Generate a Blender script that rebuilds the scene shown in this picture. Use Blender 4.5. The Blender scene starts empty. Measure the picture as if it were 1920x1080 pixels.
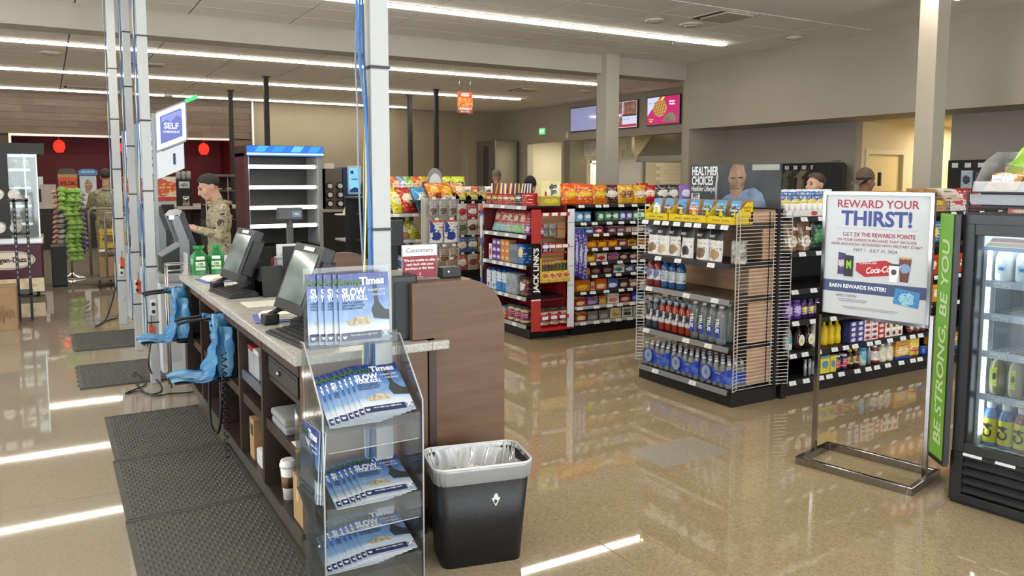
import bpy, bmesh, math, random
from math import sin, cos, pi, radians, sqrt
from mathutils import Vector, Matrix
random.seed(7)
SC = bpy.context.scene
COL = SC.collection

# ------------------------------------------------------------------ camera
YAW, PIT, ROL = radians(30.40858), radians(-5.24809), radians(0.0615)
FPX, PPY, EYE = 1484.36, 471.06, 1.65
_f = Vector((sin(YAW)*cos(PIT), cos(YAW)*cos(PIT), sin(PIT)))
_r = Vector((cos(YAW), -sin(YAW), 0)); _u = _r.cross(_f)
_r, _u = cos(ROL)*_r + sin(ROL)*_u, -sin(ROL)*_r + cos(ROL)*_u
CAMP = Vector((0, 0, EYE))
cd = bpy.data.cameras.new('camera'); cam = bpy.data.objects.new('camera', cd); COL.objects.link(cam)
cd.sensor_fit = 'HORIZONTAL'; cd.sensor_width = 36; cd.lens = 36*FPX/1920; cd.shift_y = (PPY-540)/1920
cd.clip_start = .05; cd.clip_end = 200
cam.matrix_world = Matrix(((_r.x, _u.x, -_f.x, 0), (_r.y, _u.y, -_f.y, 0), (_r.z, _u.z, -_f.z, EYE), (0, 0, 0, 1)))
SC.camera = cam

# measuring helpers: a pixel of the photograph and one known coordinate give a point in the room (metres)
def _ray(x, y): return _f + (x-960)/FPX*_r - (y-PPY)/FPX*_u
def at(x, y, Y): d = _ray(x, y); return CAMP + d*(Y/d.y)
def atx(x, y, X): d = _ray(x, y); return CAMP + d*(X/d.x)
def atz(x, y, z=0): d = _ray(x, y); return CAMP + d*((z-EYE)/d.z)

# ------------------------------------------------------------------ world and exposure
SC.view_settings.view_transform = 'Standard'; SC.view_settings.look = 'None'
SC.view_settings.gamma = 1; SC.view_settings.use_curve_mapping = False
SC.view_settings.exposure = 0.52
SC.cycles.adaptive_threshold = .02; SC.cycles.max_bounces = 6; SC.cycles.diffuse_bounces = 3; SC.cycles.glossy_bounces = 3; SC.cycles.transmission_bounces = 4; SC.cycles.transparent_max_bounces = 12
W = bpy.data.worlds.new('world'); SC.world = W; W.use_nodes = True
bg = W.node_tree.nodes['Background']; bg.inputs[0].default_value = (.75, .86, 1, 1); bg.inputs[1].default_value = 1.0

def area(name, loc, rot, sx, sy, power, col):
    l = bpy.data.lights.new(name, 'AREA'); l.shape = 'RECTANGLE'; l.size = sx; l.size_y = sy; l.energy = power; l.color = col
    o = bpy.data.objects.new(name, l); COL.objects.link(o); o.location = loc; o.rotation_euler = rot
    return o
# daylight through the shop windows: the glass front behind the photographer and the side windows
area('daylight_front_window', (3.0, -3.85, 1.6), (radians(90), 0, 0), 9.0, 2.6, 300, (.93, .97, 1))
area('daylight_side_window', (-5.85, 5.5, 1.6), (radians(90), 0, radians(-90)), 7.0, 2.4, 220, (.92, .96, 1))

# ------------------------------------------------------------------ materials
def lin(c):
    if isinstance(c, str): c = tuple(int(c[i:i+2], 16) for i in (0, 2, 4))
    o = []
    for v in c[:3]:
        v /= 255
        o.append(v/12.92 if v <= .04045 else ((v+.055)/1.055)**2.4)
    return (o[0], o[1], o[2], 1)
_M = {}
def _new(key):
    m = bpy.data.materials.new(key); m.use_nodes = True; _M[key] = m
    nt = m.node_tree
    return m, nt, nt.nodes['Principled BSDF']
def M(c, rough=.5, metal=0, coat=0, alpha=None):
    key = 'm_%s_%d_%d_%d' % (c, rough*100, metal*100, coat*100)
    if key in _M: return _M[key]
    m, nt, b = _new(key)
    b.inputs['Base Color'].default_value = lin(c); b.inputs['Roughness'].default_value = rough
    b.inputs['Metallic'].default_value = metal; b.inputs['Coat Weight'].default_value = coat
    # faint wear so that no surface is perfectly even
    n = nt.nodes.new('ShaderNodeTexNoise'); n.inputs['Scale'].default_value = 9
    tc = nt.nodes.new('ShaderNodeTexCoord'); nt.links.new(tc.outputs['Object'], n.inputs['Vector'])
    mr = nt.nodes.new('ShaderNodeMapRange'); nt.links.new(n.outputs['Fac'], mr.inputs[0])
    mr.inputs[3].default_value = max(0, rough-.05); mr.inputs[4].default_value = min(1, rough+.05)
    nt.links.new(mr.outputs[0], b.inputs['Roughness'])
    return m
def EM(c, s):
    key = 'e_%s_%s' % (c, s)
    if key in _M: return _M[key]
    m, nt, b = _new(key)
    b.inputs['Base Color'].default_value = tuple(v*.35 for v in lin(c)[:3]) + (1,); b.inputs['Emission Color'].default_value = lin(c); b.inputs['Emission Strength'].default_value = s
    return m
def CLEAR(tint='ffffff', refl=.10, key='clear', haze=.06):
    """thin clear plastic or glass: mostly see-through, a Fresnel sheen and a little white haze"""
    key = 'c_%s_%s_%s' % (tint, refl, haze)
    if key in _M: return _M[key]
    m, nt, b = _new(key); nt.nodes.remove(b)
    out = nt.nodes['Material Output']
    tr = nt.nodes.new('ShaderNodeBsdfTransparent'); tr.inputs[0].default_value = lin(tint)
    gl = nt.nodes.new('ShaderNodeBsdfGlossy'); gl.inputs['Roughness'].default_value = .06
    df = nt.nodes.new('ShaderNodeBsdfDiffuse'); df.inputs[0].default_value = (.9, .92, .93, 1)
    fr = nt.nodes.new('ShaderNodeFresnel'); fr.inputs[0].default_value = 1.45
    mm = nt.nodes.new('ShaderNodeMath'); mm.operation = 'MULTIPLY_ADD'; mm.inputs[1].default_value = .8; mm.inputs[2].default_value = refl*.05
    nt.links.new(fr.outputs[0], mm.inputs[0])
    x = nt.nodes.new('ShaderNodeMixShader'); y = nt.nodes.new('ShaderNodeMixShader'); x.inputs[0].default_value = haze
    nt.links.new(tr.outputs[0], x.inputs[1]); nt.links.new(df.outputs[0], x.inputs[2])
    nt.links.new(mm.outputs[0], y.inputs[0]); nt.links.new(x.outputs[0], y.inputs[1]); nt.links.new(gl.outputs[0], y.inputs[2])
    nt.links.new(y.outputs[0], out.inputs[0])
    return m
def _ramp(nt, stops, const=False):
    r = nt.nodes.new('ShaderNodeValToRGB'); e = r.color_ramp.elements
    if const: r.color_ramp.interpolation = 'CONSTANT'
    e[0].position, e[0].color = stops[0][0], lin(stops[0][1]); e[1].position, e[1].color = stops[-1][0], lin(stops[-1][1])
    for p, c in stops[1:-1]:
        k = e.new(p); k.color = lin(c)
    return r
def _coord(nt, kind, scale=(1, 1, 1), rot=(0, 0, 0)):
    tc = nt.nodes.new('ShaderNodeTexCoord'); mp = nt.nodes.new('ShaderNodeMapping')
    mp.inputs['Scale'].default_value = scale; mp.inputs['Rotation'].default_value = rot
    nt.links.new(tc.outputs[kind], mp.inputs[0]); return mp.outputs[0]
def NOISE(key, stops, scale=(1, 1, 1), ns=5, detail=4, rough=.5, bump=0, coat=0, kind='Object', dist=0, metal=0, spec=.5):
    if key in _M: return _M[key]
    m, nt, b = _new(key)
    n = nt.nodes.new('ShaderNodeTexNoise'); n.inputs['Scale'].default_value = ns; n.inputs['Detail'].default_value = detail
    n.inputs['Distortion'].default_value = dist
    nt.links.new(_coord(nt, kind, scale), n.inputs['Vector'])
    r = _ramp(nt, stops); nt.links.new(n.outputs['Fac'], r.inputs[0]); nt.links.new(r.outputs[0], b.inputs['Base Color'])
    b.inputs['Roughness'].default_value = rough; b.inputs['Coat Weight'].default_value = coat; b.inputs['Metallic'].default_value = metal
    b.inputs['Specular IOR Level'].default_value = spec
    if bump:
        bp = nt.nodes.new('ShaderNodeBump'); bp.inputs['Strength'].default_value = bump; bp.inputs['Distance'].default_value = .01
        nt.links.new(n.outputs['Fac'], bp.inputs['Height']); nt.links.new(bp.outputs[0], b.inputs['Normal'])
    return m
def _math(nt, op, a, b=None, c=None):
    n = nt.nodes.new('ShaderNodeMath'); n.operation = op
    for i, v in enumerate((a, b, c)):
        if v is None: continue
        if isinstance(v, (int, float)): n.inputs[i].default_value = v
        else: nt.links.new(v, n.inputs[i])
    return n.outputs[0]
def _mix(nt, f, a, b):
    n = nt.nodes.new('ShaderNodeMix'); n.data_type = 'RGBA'
    if isinstance(f, (int, float)): n.inputs[0].default_value = f
    else: nt.links.new(f, n.inputs[0])
    for i, v in ((6, a), (7, b)):
        if isinstance(v, (str, tuple)): n.inputs[i].default_value = lin(v)
        else: nt.links.new(v, n.inputs[i])
    return n.outputs[2]
def PR(base, blob=None, line=None, top=None, bot=None, zc=.5, rx=.35, rz=.22, tz=.8, bz=.2, rough=.35, seed=0, lz=(.1, .9), ls=7):
    """printed packaging: a ground colour, colour bands, an uneven emblem and rows of small print (generated coordinates)"""
    key = 'p_%s' % abs(hash((base, blob, line, top, bot, zc, rx, rz, tz, bz, rough, seed, ls, lz)))
    if key in _M: return _M[key]
    m, nt, b = _new(key)
    tc = nt.nodes.new('ShaderNodeTexCoord'); sp = nt.nodes.new('ShaderNodeSeparateXYZ'); nt.links.new(tc.outputs['Generated'], sp.inputs[0])
    X, Z = sp.outputs[0], sp.outputs[2]
    nz = nt.nodes.new('ShaderNodeTexNoise'); nz.noise_dimensions = '4D'; nz.inputs['W'].default_value = seed*3.7; nz.inputs['Scale'].default_value = 4.5; nz.inputs['Detail'].default_value = 3
    nt.links.new(tc.outputs['Generated'], nz.inputs['Vector']); N = nz.outputs['Fac']
    col = base
    if bot: col = _mix(nt, _math(nt, 'LESS_THAN', _math(nt, 'ADD', Z, _math(nt, 'MULTIPLY', N, .12)), bz+.06), col, bot)
    if top: col = _mix(nt, _math(nt, 'GREATER_THAN', _math(nt, 'ADD', Z, _math(nt, 'MULTIPLY', N, .12)), tz+.06), col, top)
    if blob:
        ex = _math(nt, 'POWER', _math(nt, 'ABSOLUTE', _math(nt, 'DIVIDE', _math(nt, 'SUBTRACT', X, .5), rx)), 2)
        ez = _math(nt, 'POWER', _math(nt, 'ABSOLUTE', _math(nt, 'DIVIDE', _math(nt, 'SUBTRACT', Z, zc), rz)), 2)
        d = _math(nt, 'ADD', _math(nt, 'ADD', ex, ez), _math(nt, 'MULTIPLY', _math(nt, 'SUBTRACT', N, .5), 2.6))
        col = _mix(nt, _math(nt, 'LESS_THAN', d, 1), col, blob)
    if line:
        mp = nt.nodes.new('ShaderNodeMapping'); mp.inputs['Scale'].default_value = (ls*1.6, 1, ls); mp.inputs['Location'].default_value = (seed*1.3, seed, 0)
        nt.links.new(tc.outputs['Generated'], mp.inputs[0])
        n2 = nt.nodes.new('ShaderNodeTexNoise'); n2.inputs['Scale'].default_value = 1.6; n2.inputs['Detail'].default_value = 1; nt.links.new(mp.outputs[0], n2.inputs['Vector'])
        rows = _math(nt, 'GREATER_THAN', _math(nt, 'FRACT', _math(nt, 'MULTIPLY', Z, ls)), .45)
        f = _math(nt, 'MULTIPLY', rows, _math(nt, 'GREATER_THAN', n2.outputs['Fac'], .56))
        f = _math(nt, 'MULTIPLY', f, _math(nt, 'MULTIPLY', _math(nt, 'GREATER_THAN', Z, lz[0]), _math(nt, 'LESS_THAN', Z, lz[1])))
        col = _mix(nt, f, col, line)
    if isinstance(col, (str, tuple)): b.inputs['Base Color'].default_value = lin(col)
    else: nt.links.new(col, b.inputs['Base Color'])
    b.inputs['Roughness'].default_value = rough
    return m
def hash(t):
    h = 5381
    for ch in repr(t): h = (h*33 + ord(ch)) & 0x7fffffff
    return h

# ------------------------------------------------------------------ mesh helpers
class MB:
    """collects shapes; build() links them as one mesh object"""
    def __init__(s): s.v = []; s.f = []; s.mi = []; s.cur = 0; s.smooth = []; s.sm = False
    def m(s, i): s.cur = i; return s
    def face(s, ids): s.f.append(tuple(ids)); s.mi.append(s.cur); s.smooth.append(s.sm)
    def box(s, x0, y0, z0, x1, y1, z1):
        n = len(s.v)
        s.v += [(x, y, z) for z in (z0, z1) for x, y in ((x0, y0), (x1, y0), (x1, y1), (x0, y1))]
        for q in ((3, 2, 1, 0), (4, 5, 6, 7), (0, 1, 5, 4), (1, 2, 6, 5), (2, 3, 7, 6), (3, 0, 4, 7)): s.face([n+i for i in q])
        return s
    def cbox(s, cx, cy, cz, w, d, h): return s.box(cx-w/2, cy-d/2, cz-h/2, cx+w/2, cy+d/2, cz+h/2)
    def bar(s, p, q, w, h=None):
        """a square bar from p to q"""
        h = h or w; p, q = Vector(p), Vector(q); d = (q-p).normalized()
        a = d.cross(Vector((0, 0, 1)))
        a = Vector((1, 0, 0)) if a.length < 1e-4 else a.normalized()
        b = a.cross(d); n = len(s.v)
        for c in (p, q):
            for i, j in ((-1, -1), (1, -1), (1, 1), (-1, 1)): s.v.append(tuple(c + a*i*w/2 + b*j*h/2))
        for k in ((3, 2, 1, 0), (4, 5, 6, 7), (0, 1, 5, 4), (1, 2, 6, 5), (2, 3, 7, 6), (3, 0, 4, 7)): s.face([n+i for i in k])
        return s
    def tube(s, pts, r, seg=8, closed=False, caps=True):
        pts = [Vector(p) for p in pts]; n0 = len(s.v); sm = s.sm; s.sm = True
        up = None
        for i, p in enumerate(pts):
            a = pts[i-1] if i or closed else p
            b = pts[(i+1) % len(pts)] if i < len(pts)-1 or closed else p
            t = (b-a)
            t = t.normalized() if t.length > 1e-9 else Vector((0, 0, 1))
            if up is None:
                up = Vector((0, 0, 1)) if abs(t.z) < .9 else Vector((1, 0, 0))
            up = (up - t*up.dot(t)).normalized(); sd = t.cross(up)
            rr = r[i] if isinstance(r, (list, tuple)) else r
            for k in range(seg):
                an = 2*pi*k/seg; s.v.append(tuple(p + up*cos(an)*rr + sd*sin(an)*rr))
        L = len(pts)
        for i in range(L if closed else L-1):
            for k in range(seg):
                a, b = n0+i*seg, n0+((i+1) % L)*seg; k2 = (k+1) % seg
                s.face((a+k, a+k2, b+k2, b+k))
        s.sm = sm
        if caps and not closed:
            s.face([n0+k for k in range(seg)][::-1]); s.face([n0+(L-1)*seg+k for k in range(seg)])
        return s
    def lathe(s, prof, seg=14, c=(0, 0, 0), mis=None, sq=0, smooth=True, caps=True):
        """profile (r, z); mis gives a material per band; sq > 0 squares the plan"""
        n0 = len(s.v); sm = s.sm; s.sm = smooth
        for r, z in prof:
            for k in range(seg):
                a = 2*pi*(k+.5)/seg; x, y = cos(a), sin(a)
                if sq:
                    q = (abs(x)**(2+sq)+abs(y)**(2+sq))**(-1/(2+sq)); x, y = x*q, y*q
                s.v.append((c[0]+r*x, c[1]+r*y, c[2]+z))
        for i in range(len(prof)-1):
            if mis: s.cur = mis[i]
            for k in range(seg):
                k2 = (k+1) % seg; s.face((n0+i*seg+k, n0+i*seg+k2, n0+(i+1)*seg+k2, n0+(i+1)*seg+k))
        s.sm = False
        if caps:
            s.face([n0+k for k in range(seg)][::-1]); s.face([n0+(len(prof)-1)*seg+k for k in range(seg)])
        s.sm = sm
        return s
    def prism(s, poly, axis, a, b):
        """polygon (2D) pushed along an axis from a to b; axis x: (y,z), y: (x,z), z: (x,y)"""
        n = len(s.v); k = len(poly)
        def P(p, t): return {'x': (t, p[0], p[1]), 'y': (p[0], t, p[1]), 'z': (p[0], p[1], t)}[axis]
        s.v += [P(p, a) for p in poly] + [P(p, b) for p in poly]
        s.face(range(n, n+k)); s.face([n+k+i for i in range(k)][::-1])
        for i in range(k): s.face((n+i, n+k+i, n+k+(i+1) % k, n+(i+1) % k))
        return s
    def quad(s, a, b, c, d):
        n = len(s.v); s.v += [tuple(a), tuple(b), tuple(c), tuple(d)]; s.face((n, n+1, n+2, n+3)); return s
    def grid(s, fn, nu, nv):
        n = len(s.v); sm = s.sm; s.sm = True
        for j in range(nv+1):
            for i in range(nu+1): s.v.append(tuple(fn(i/nu, j/nv)))
        for j in range(nv):
            for i in range(nu):
                a = n+j*(nu+1)+i; s.face((a, a+1, a+nu+2, a+nu+1))
        s.sm = sm; return s
    def mesh(s, name, mats, bevel=0, fix=True):
        me = bpy.data.meshes.new(name); me.from_pydata(s.v, [], s.f)
        for x in (mats if isinstance(mats, (list, tuple)) else [mats]): me.materials.append(x)
        me.polygons.foreach_set('material_index', s.mi); me.polygons.foreach_set('use_smooth', s.smooth)
        if fix or bevel:
            bm = bmesh.new(); bm.from_mesh(me)
            if fix: bmesh.ops.recalc_face_normals(bm, faces=bm.faces)
            if bevel:
                es = [e for e in bm.edges if len(e.link_faces) == 2 and e.calc_face_angle(0) > .6]
                bmesh.ops.bevel(bm, geom=es, offset=bevel, segments=2, profile=.6, affect='EDGES', clamp_overlap=True)
            bm.to_mesh(me); bm.free()
        me.update(); return me
    def build(s, name, mats, parent=None, loc=(0, 0, 0), rz=0, bevel=0, fix=True):
        return link(name, s.mesh(name, mats, bevel, fix), parent, loc, rz)
def link(name, me, parent=None, loc=(0, 0, 0), rz=0, rot=None):
    o = bpy.data.objects.new(name, me); COL.objects.link(o); o.location = loc
    o.rotation_euler = rot or (0, 0, rz)
    if parent: o.parent = parent
    return o
def tag(o, label, cat, group=None, kind=None):
    if label: o['label'] = label
    if cat: o['category'] = cat
    if group: o['group'] = group
    if kind: o['kind'] = kind
    return o
def thing(name, label, cat, loc=(0, 0, 0), rz=0, group=None):
    o = bpy.data.objects.new(name, None); COL.objects.link(o); o.location = loc; o.rotation_euler = (0, 0, rz); o.empty_display_size = .05
    return tag(o, label, cat, group)
def struct(o): o['kind'] = 'structure'; return o
def dup(root, loc, rz, label=None, group=None):
    r = root.copy(); COL.objects.link(r); r.location = loc; r.rotation_euler = (0, 0, rz)
    if label: r['label'] = label
    if group: r['group'] = group
    for ch in list(root.children):
        c = ch.copy(); COL.objects.link(c); c.parent = r
        for g in list(ch.children):
            d = g.copy(); COL.objects.link(d); d.parent = c
    return r
_T = {}
def txt(name, body, size, mat, parent, loc, rot=(radians(90), 0, 0), ax='CENTER', bold=0, sx=1, shear=0, ls=1, cs=1, ay='CENTER', ext=.0004):
    """flat lettering as a thin mesh; default stands up facing -Y"""
    key = (body, size, ax, bold, sx, shear, ls, cs, ay, mat.name)
    if key not in _T:
        c = bpy.data.curves.new('lettering', 'FONT'); c.body = body; c.size = size; c.align_x = ax; c.align_y = ay
        c.offset = bold*size; c.shear = shear; c.space_line = ls; c.space_character = cs; c.extrude = ext; c.resolution_u = 3
        o = bpy.data.objects.new('lettering', c); me = bpy.data.meshes.new_from_object(o)
        bpy.data.objects.remove(o); bpy.data.curves.remove(c)
        if sx != 1: me.transform(Matrix.Diagonal((sx, 1, 1, 1)))
        me.materials.clear(); me.materials.append(mat); _T[key] = me
    return link(name, _T[key], parent, loc, rot=rot)
ORD = 'first second third fourth fifth sixth seventh eighth ninth tenth eleventh twelfth thirteenth fourteenth fifteenth sixteenth seventeenth eighteenth nineteenth twentieth'.split()
# ================================================================== the shell of the shop
H = 3.66
WALL = NOISE('wall_paint', [(.3, '9d9586'), (.7, 'a29a8b')], ns=1.2, rough=.75)
WALL2 = NOISE('wall_paint_grey', [(.3, '908a81'), (.7, '958f86')], ns=1.2, rough=.75)
WALL3 = NOISE('wall_paint_cream', [(.3, 'cdbd97'), (.7, 'd2c4a0')], ns=1.2, rough=.75)
TILE = NOISE('ceiling_board', [(.35, 'dfdcd5'), (.65, 'e5e2dc')], ns=60, detail=6, rough=.95, bump=.15)
GRID = M('8a847a', .8)
WHITE = M('e8e8e4', .5); OFFW = M('d8d8d2', .5); BLACK = M('141416', .45); DGREY = M('2b2c2e', .5); CHROME = M('a4a4a6', .1, 1); STEEL = M('a9a9a6', .3, 1)
def floor_mat():
    m, nt, b = _new('polished_concrete')
    co = _coord(nt, 'Object')
    big = nt.nodes.new('ShaderNodeTexNoise'); big.inputs['Scale'].default_value = .55; big.inputs['Detail'].default_value = 5; nt.links.new(co, big.inputs['Vector'])
    r1 = _ramp(nt, [(.3, '8d7c60'), (.5, '98866a'), (.72, 'a29174')]); nt.links.new(big.outputs['Fac'], r1.inputs[0])
    agg = nt.nodes.new('ShaderNodeTexVoronoi'); agg.inputs['Scale'].default_value = 95; nt.links.new(co, agg.inputs['Vector'])
    r2 = _ramp(nt, [(0, '6d5d44'), (.3, '97866a'), (.62, 'ac9b7c'), (1, 'c2b394')]); nt.links.new(agg.outputs['Color'], r2.inputs[0])
    c = _mix(nt, .34, r1.outputs[0], r2.outputs[0])
    fine = nt.nodes.new('ShaderNodeTexNoise'); fine.inputs['Scale'].default_value = 160; fine.inputs['Detail'].default_value = 2; nt.links.new(co, fine.inputs['Vector'])
    c = _mix(nt, _math(nt, 'MULTIPLY', _math(nt, 'GREATER_THAN', fine.outputs['Fac'], .62), .35), c, '5c4c36')
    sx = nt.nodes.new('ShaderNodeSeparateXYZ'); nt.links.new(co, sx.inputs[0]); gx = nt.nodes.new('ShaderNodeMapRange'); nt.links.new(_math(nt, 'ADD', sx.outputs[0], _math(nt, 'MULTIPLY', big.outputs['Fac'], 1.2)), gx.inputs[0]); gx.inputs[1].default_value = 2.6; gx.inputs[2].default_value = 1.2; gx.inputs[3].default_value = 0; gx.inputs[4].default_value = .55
    c = _mix(nt, gx.outputs[0], c, '9a9388')   # greyer behind the counter: daylight reflection mixed into the slab colour
    nt.links.new(c, b.inputs['Base Color'])
    rr = nt.nodes.new('ShaderNodeMapRange'); nt.links.new(big.outputs['Fac'], rr.inputs[0]); rr.inputs[3].default_value = .012; rr.inputs[4].default_value = .05
    nt.links.new(rr.outputs[0], b.inputs['Roughness']); b.inputs['Specular IOR Level'].default_value = .6
    bp = nt.nodes.new('ShaderNodeBump'); bp.inputs['Strength'].default_value = .02; bp.inputs['Distance'].default_value = .02; nt.links.new(big.outputs['Fac'], bp.inputs['Height'])
    nt.links.new(bp.outputs[0], b.inputs['Normal'])
    return m
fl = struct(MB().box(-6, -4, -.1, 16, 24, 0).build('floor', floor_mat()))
jm = M('7d6c52', .5)
# sawn joints of the concrete slab
for nm, a, b in (('saw_joint', (2.10, -4), (2.10, 24)), ('saw_joint', (-6, 4.55), (16, 4.55)), ('saw_joint', (-6, 9.2), (16, 9.2)), ('saw_joint', (7.2, -4), (7.2, 24)), ('saw_joint', (-6, 13.8), (16, 13.8))):
    MB().box(a[0]-.003, a[1]-.003, 0, b[0]+.003, b[1]+.003, .0006).build(nm, jm, fl)
p = atz(1272, 846); MB().box(p.x-.27, p.y-.17, 0, p.x+.27, p.y+.17, .0008).build('patch', NOISE('patch_grey', [(.3, '8f8878'), (.7, '9c9484')], ns=40, rough=.25), fl)

# ceiling: a slab with boards laid in a grid
ce = struct(MB().box(-6, -4, H+.012, 16, 24, H+.15).build('ceiling', GRID))
tm = MB().box(-.599, -.294, -.016, .599, .294, .012).mesh('ceiling_tile', TILE)
nt_ = 0
for j in range(-3, 21):
    yc = 9.085 + .61*j
    for i in range(-4, 7):
        xc = 4.04 + .61 + 1.22*i
        if yc > 21.7 or xc > 12.4 or yc < 7 or 10.5 < yc < 11 or (yc < 8.3 and xc < 3): continue
        link('ceiling_tile', tm, ce, (xc, yc, H+.003)); nt_ += 1
MB().box(-6, -4, H-.008, 16, 6.95, H+.011).build('ceiling_board', TILE, ce)
MB().box(-6, 6.95, H-.008, -.9, 21.7, H+.011).build('ceiling_board', TILE, ce)
be = struct(MB().box(-6, 10.55, 3.355, 9.75, 10.95, H+.01).build('beam', WALL))
# walls
Wl = []
def wall(name, mat, *boxes):
    b = MB()
    for q in boxes: b.box(*q)
    o = struct(b.build(name, mat)); Wl.append(o); return o
WALLT = NOISE('wall_paint_tan', [(.3, '9a8e77'), (.7, 'a0947d')], ns=1.2, rough=.75); BEAMP = NOISE('beam_paint', [(.3, 'a7a196'), (.7, 'ada79c')], ns=1.2, rough=.75)
be.data.materials[0] = BEAMP
wall('wall_back', WALLT, (4.78, 21.75, 0, 12.3, 21.95, H), (10.95, 21.25, 0, 12.05, 21.75, H))
wall('wall_screens', WALL, (12.05, 19.66, 0, 12.25, 21.75, H), (12.05, 17.9, 2.655, 12.25, 19.66, H), (12.05, 17.78, 0, 12.25, 17.9, H), (12.05, 10.62, 2.655, 12.25, 17.78, H), (12.05, 10.62, 0, 12.25, 13.2, 2.655))
wall('wall_end', WALL, (9.71, 10.45, 0, 12.25, 10.62, H))
wall('wall_right', WALL, (9.71, -4, 2.51, 10.6, 10.45, H))
wall('wall_recess', WALL2, (10.55, 7.75, 0, 10.7, 10.45, 2.51), (10.55, -4, 0, 10.7, 6.29, 2.51))
wall('wall_corridor', WALL3, (10.7, 7.75, 0, 10.81, 7.9, 2.51), (10.81, 7.75, 2.08, 11.77, 7.9, 2.51), (11.77, 7.75, 0, 14, 7.9, 2.51), (10.7, 6.15, 0, 14, 6.29, 2.51), (14, 6.1, 0, 14.2, 8, 2.51), (10.6, 6.1, 2.51, 14.2, 8, 2.6))
d = at(1636, 275, 7.78)
dm = NOISE('door_leaf', [(.3, 'd8c38a'), (.7, 'dcc994')], ns=2, rough=.55)
dr = struct(MB().box(10.86, 7.79, 0, 11.72, 7.835, 2.03).build('door_1', dm))
fm = M('cfc4a8', .5)
for q in ((10.79, 7.735, 0, 10.86, 7.80, 2.10), (11.72, 7.735, 0, 11.79, 7.80, 2.10), (10.86, 7.735, 2.03, 11.72, 7.80, 2.10)): MB().box(*q).build('door_frame', fm, dr)
MB().tube([(11.64, 7.79, 1.0), (11.64, 7.74, 1.0), (11.53, 7.74, 1.0)], .012).build('door_handle', STEEL, dr)
# walls the camera does not see: the glass front behind it and the windows on the side
wall('wall_front', WALL, (-6, -4.2, 0, -2, -4, H), (8, -4.2, 0, 16, -4, H), (-2, -4.2, 0, 8, -4, .3), (-2, -4.2, 2.9, 8, -4, H))
wall('wall_left', WALL, (-6.2, -4.2, 0, -6, 2, H), (-6.2, 9, 0, -6, 24, H), (-6.2, 2, 0, -6, 9, .4), (-6.2, 2, 2.8, -6, 9, H))
for i, (a, b) in enumerate((((-2, -4.1, .3), (8, -4.1, 2.9)), ((-6.1, 2, .4), (-6.1, 9, 2.8)))):
    w = struct(MB().quad(a, (b[0], b[1], a[2]), b, (a[0], a[1], b[2])).build('window_%d' % (i+1), CLEAR(refl=.05, haze=0.0)))
# baseboards
struct(MB().box(10.53, 7.75, 0, 10.55, 10.45, .1).build('baseboard_recess', M('4c463e', .6)))
# wood-clad wall at the back with a red niche
YW = 21.62
ww = struct(MB().box(-6, YW+.04, 2.67, 4.74, 21.95, H).box(-6, YW+.04, 0, -.66, 21.95, 2.67).box(4.23, YW+.04, 0, 4.74, 21.95, 2.67).build('wall_wood', M('4a3a2c', .7)))
woods = [NOISE('wood_plank_%d' % k, [(.25, a), (.5, b), (.75, c)], scale=(.9, 5, 16), ns=2.2, detail=6, rough=.55, dist=.6) for k, (a, b, c) in enumerate((('4f3f32', '5d4b3d', '6b5849'), ('493a2e', '564538', '635144'), ('554538', '635143', '706050')))]
for r in range(6):
    x = -1.3 - .37*(r % 3); z = 2.67 + r*.165
    while x < 4.74:
        L = random.choice((.9, 1.2, 1.5)); a, b = max(x, -1.3), min(x+L, 4.74)
        if b-a > .05: MB().box(a+.002, YW, z+.002, b-.002, YW+.05, min(z+.163, H)).build('plank', woods[random.randrange(3)], ww)
        x += L
for r in range(16):
    z = r*.165
    MB().box(4.235, YW, z+.002, 4.738, YW+.05, min(z+.163, 2.668)).build('plank', woods[r % 3], ww)
tw = M('f0efe8', .5)
struct(MB().box(-.69, YW-.03, 2.62, 4.25, YW+.06, 2.675).box(-.69, YW-.03, 0, -.64, YW+.06, 2.62).build('trim_1', tw))
struct(MB().box(4.74, YW-.06, 0, 4.785, 21.75, H-.01).build('trim_2', tw))
RED = NOISE('red_paint', [(.3, '6a0f1d'), (.7, '741523')], ns=1.5, rough=.55)
wall('wall_niche', RED, (-.9, 23.2, 0, 4.6, 23.3, 2.8), (-.8, 21.9, 0, -.66, 23.2, 2.8), (4.23, 21.9, 0, 4.4, 23.2, 2.8), (-.8, 21.66, 2.67, 4.4, 23.3, 2.8))
# columns
struct(MB().box(7.88, 10.42, 0, 8.14, 10.68, H).build('column', BEAMP, bevel=.004))
c2 = at(1763, 200, 5.15)
struct(MB().box(c2.x-.12, 5.15, 0, c2.x+.1, 5.36, H).build('column', NOISE('column_paint', [(.3, 'aba393'), (.7, 'b2aa9a')], ns=1.2, rough=.7), bevel=.006))
# kitchen behind the opening under the screens
KW = M('e9e4d2', .6)
wall('wall_kitchen', M('c9c1a8', .7), (15.4, 12.5, 0, 15.5, 20.5, H), (12.25, 20.4, 0, 15.5, 20.5, H), (12.25, 12.5, 0, 15.5, 12.6, H), (12.25, 12.5, 2.9, 15.5, 20.5, 3.0), (12.25, 17.78, 0, 12.8, 17.9, 2.9))
kw = Wl[-1]
bt = MB().box(0, -.19, .0, .012, .19, .093).mesh('wall_tile', M('efe8d0', .25))
for r in range(9):
    for c in range(13):
        link('wall_tile', bt, kw, (15.386, 12.9+.386*c+(.19 if r % 2 else 0), 1.5+r*.1))
bt2 = MB().box(0, -.19, .0, .012, .19, .195).mesh('wall_tile', M('e6dfc8', .25))
for r in range(5):
    for c in range(2): link('wall_tile', bt2, kw, (13.4, 17.0+.386*c+(.19 if r % 2 else 0), 1.6+r*.2))
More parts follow.
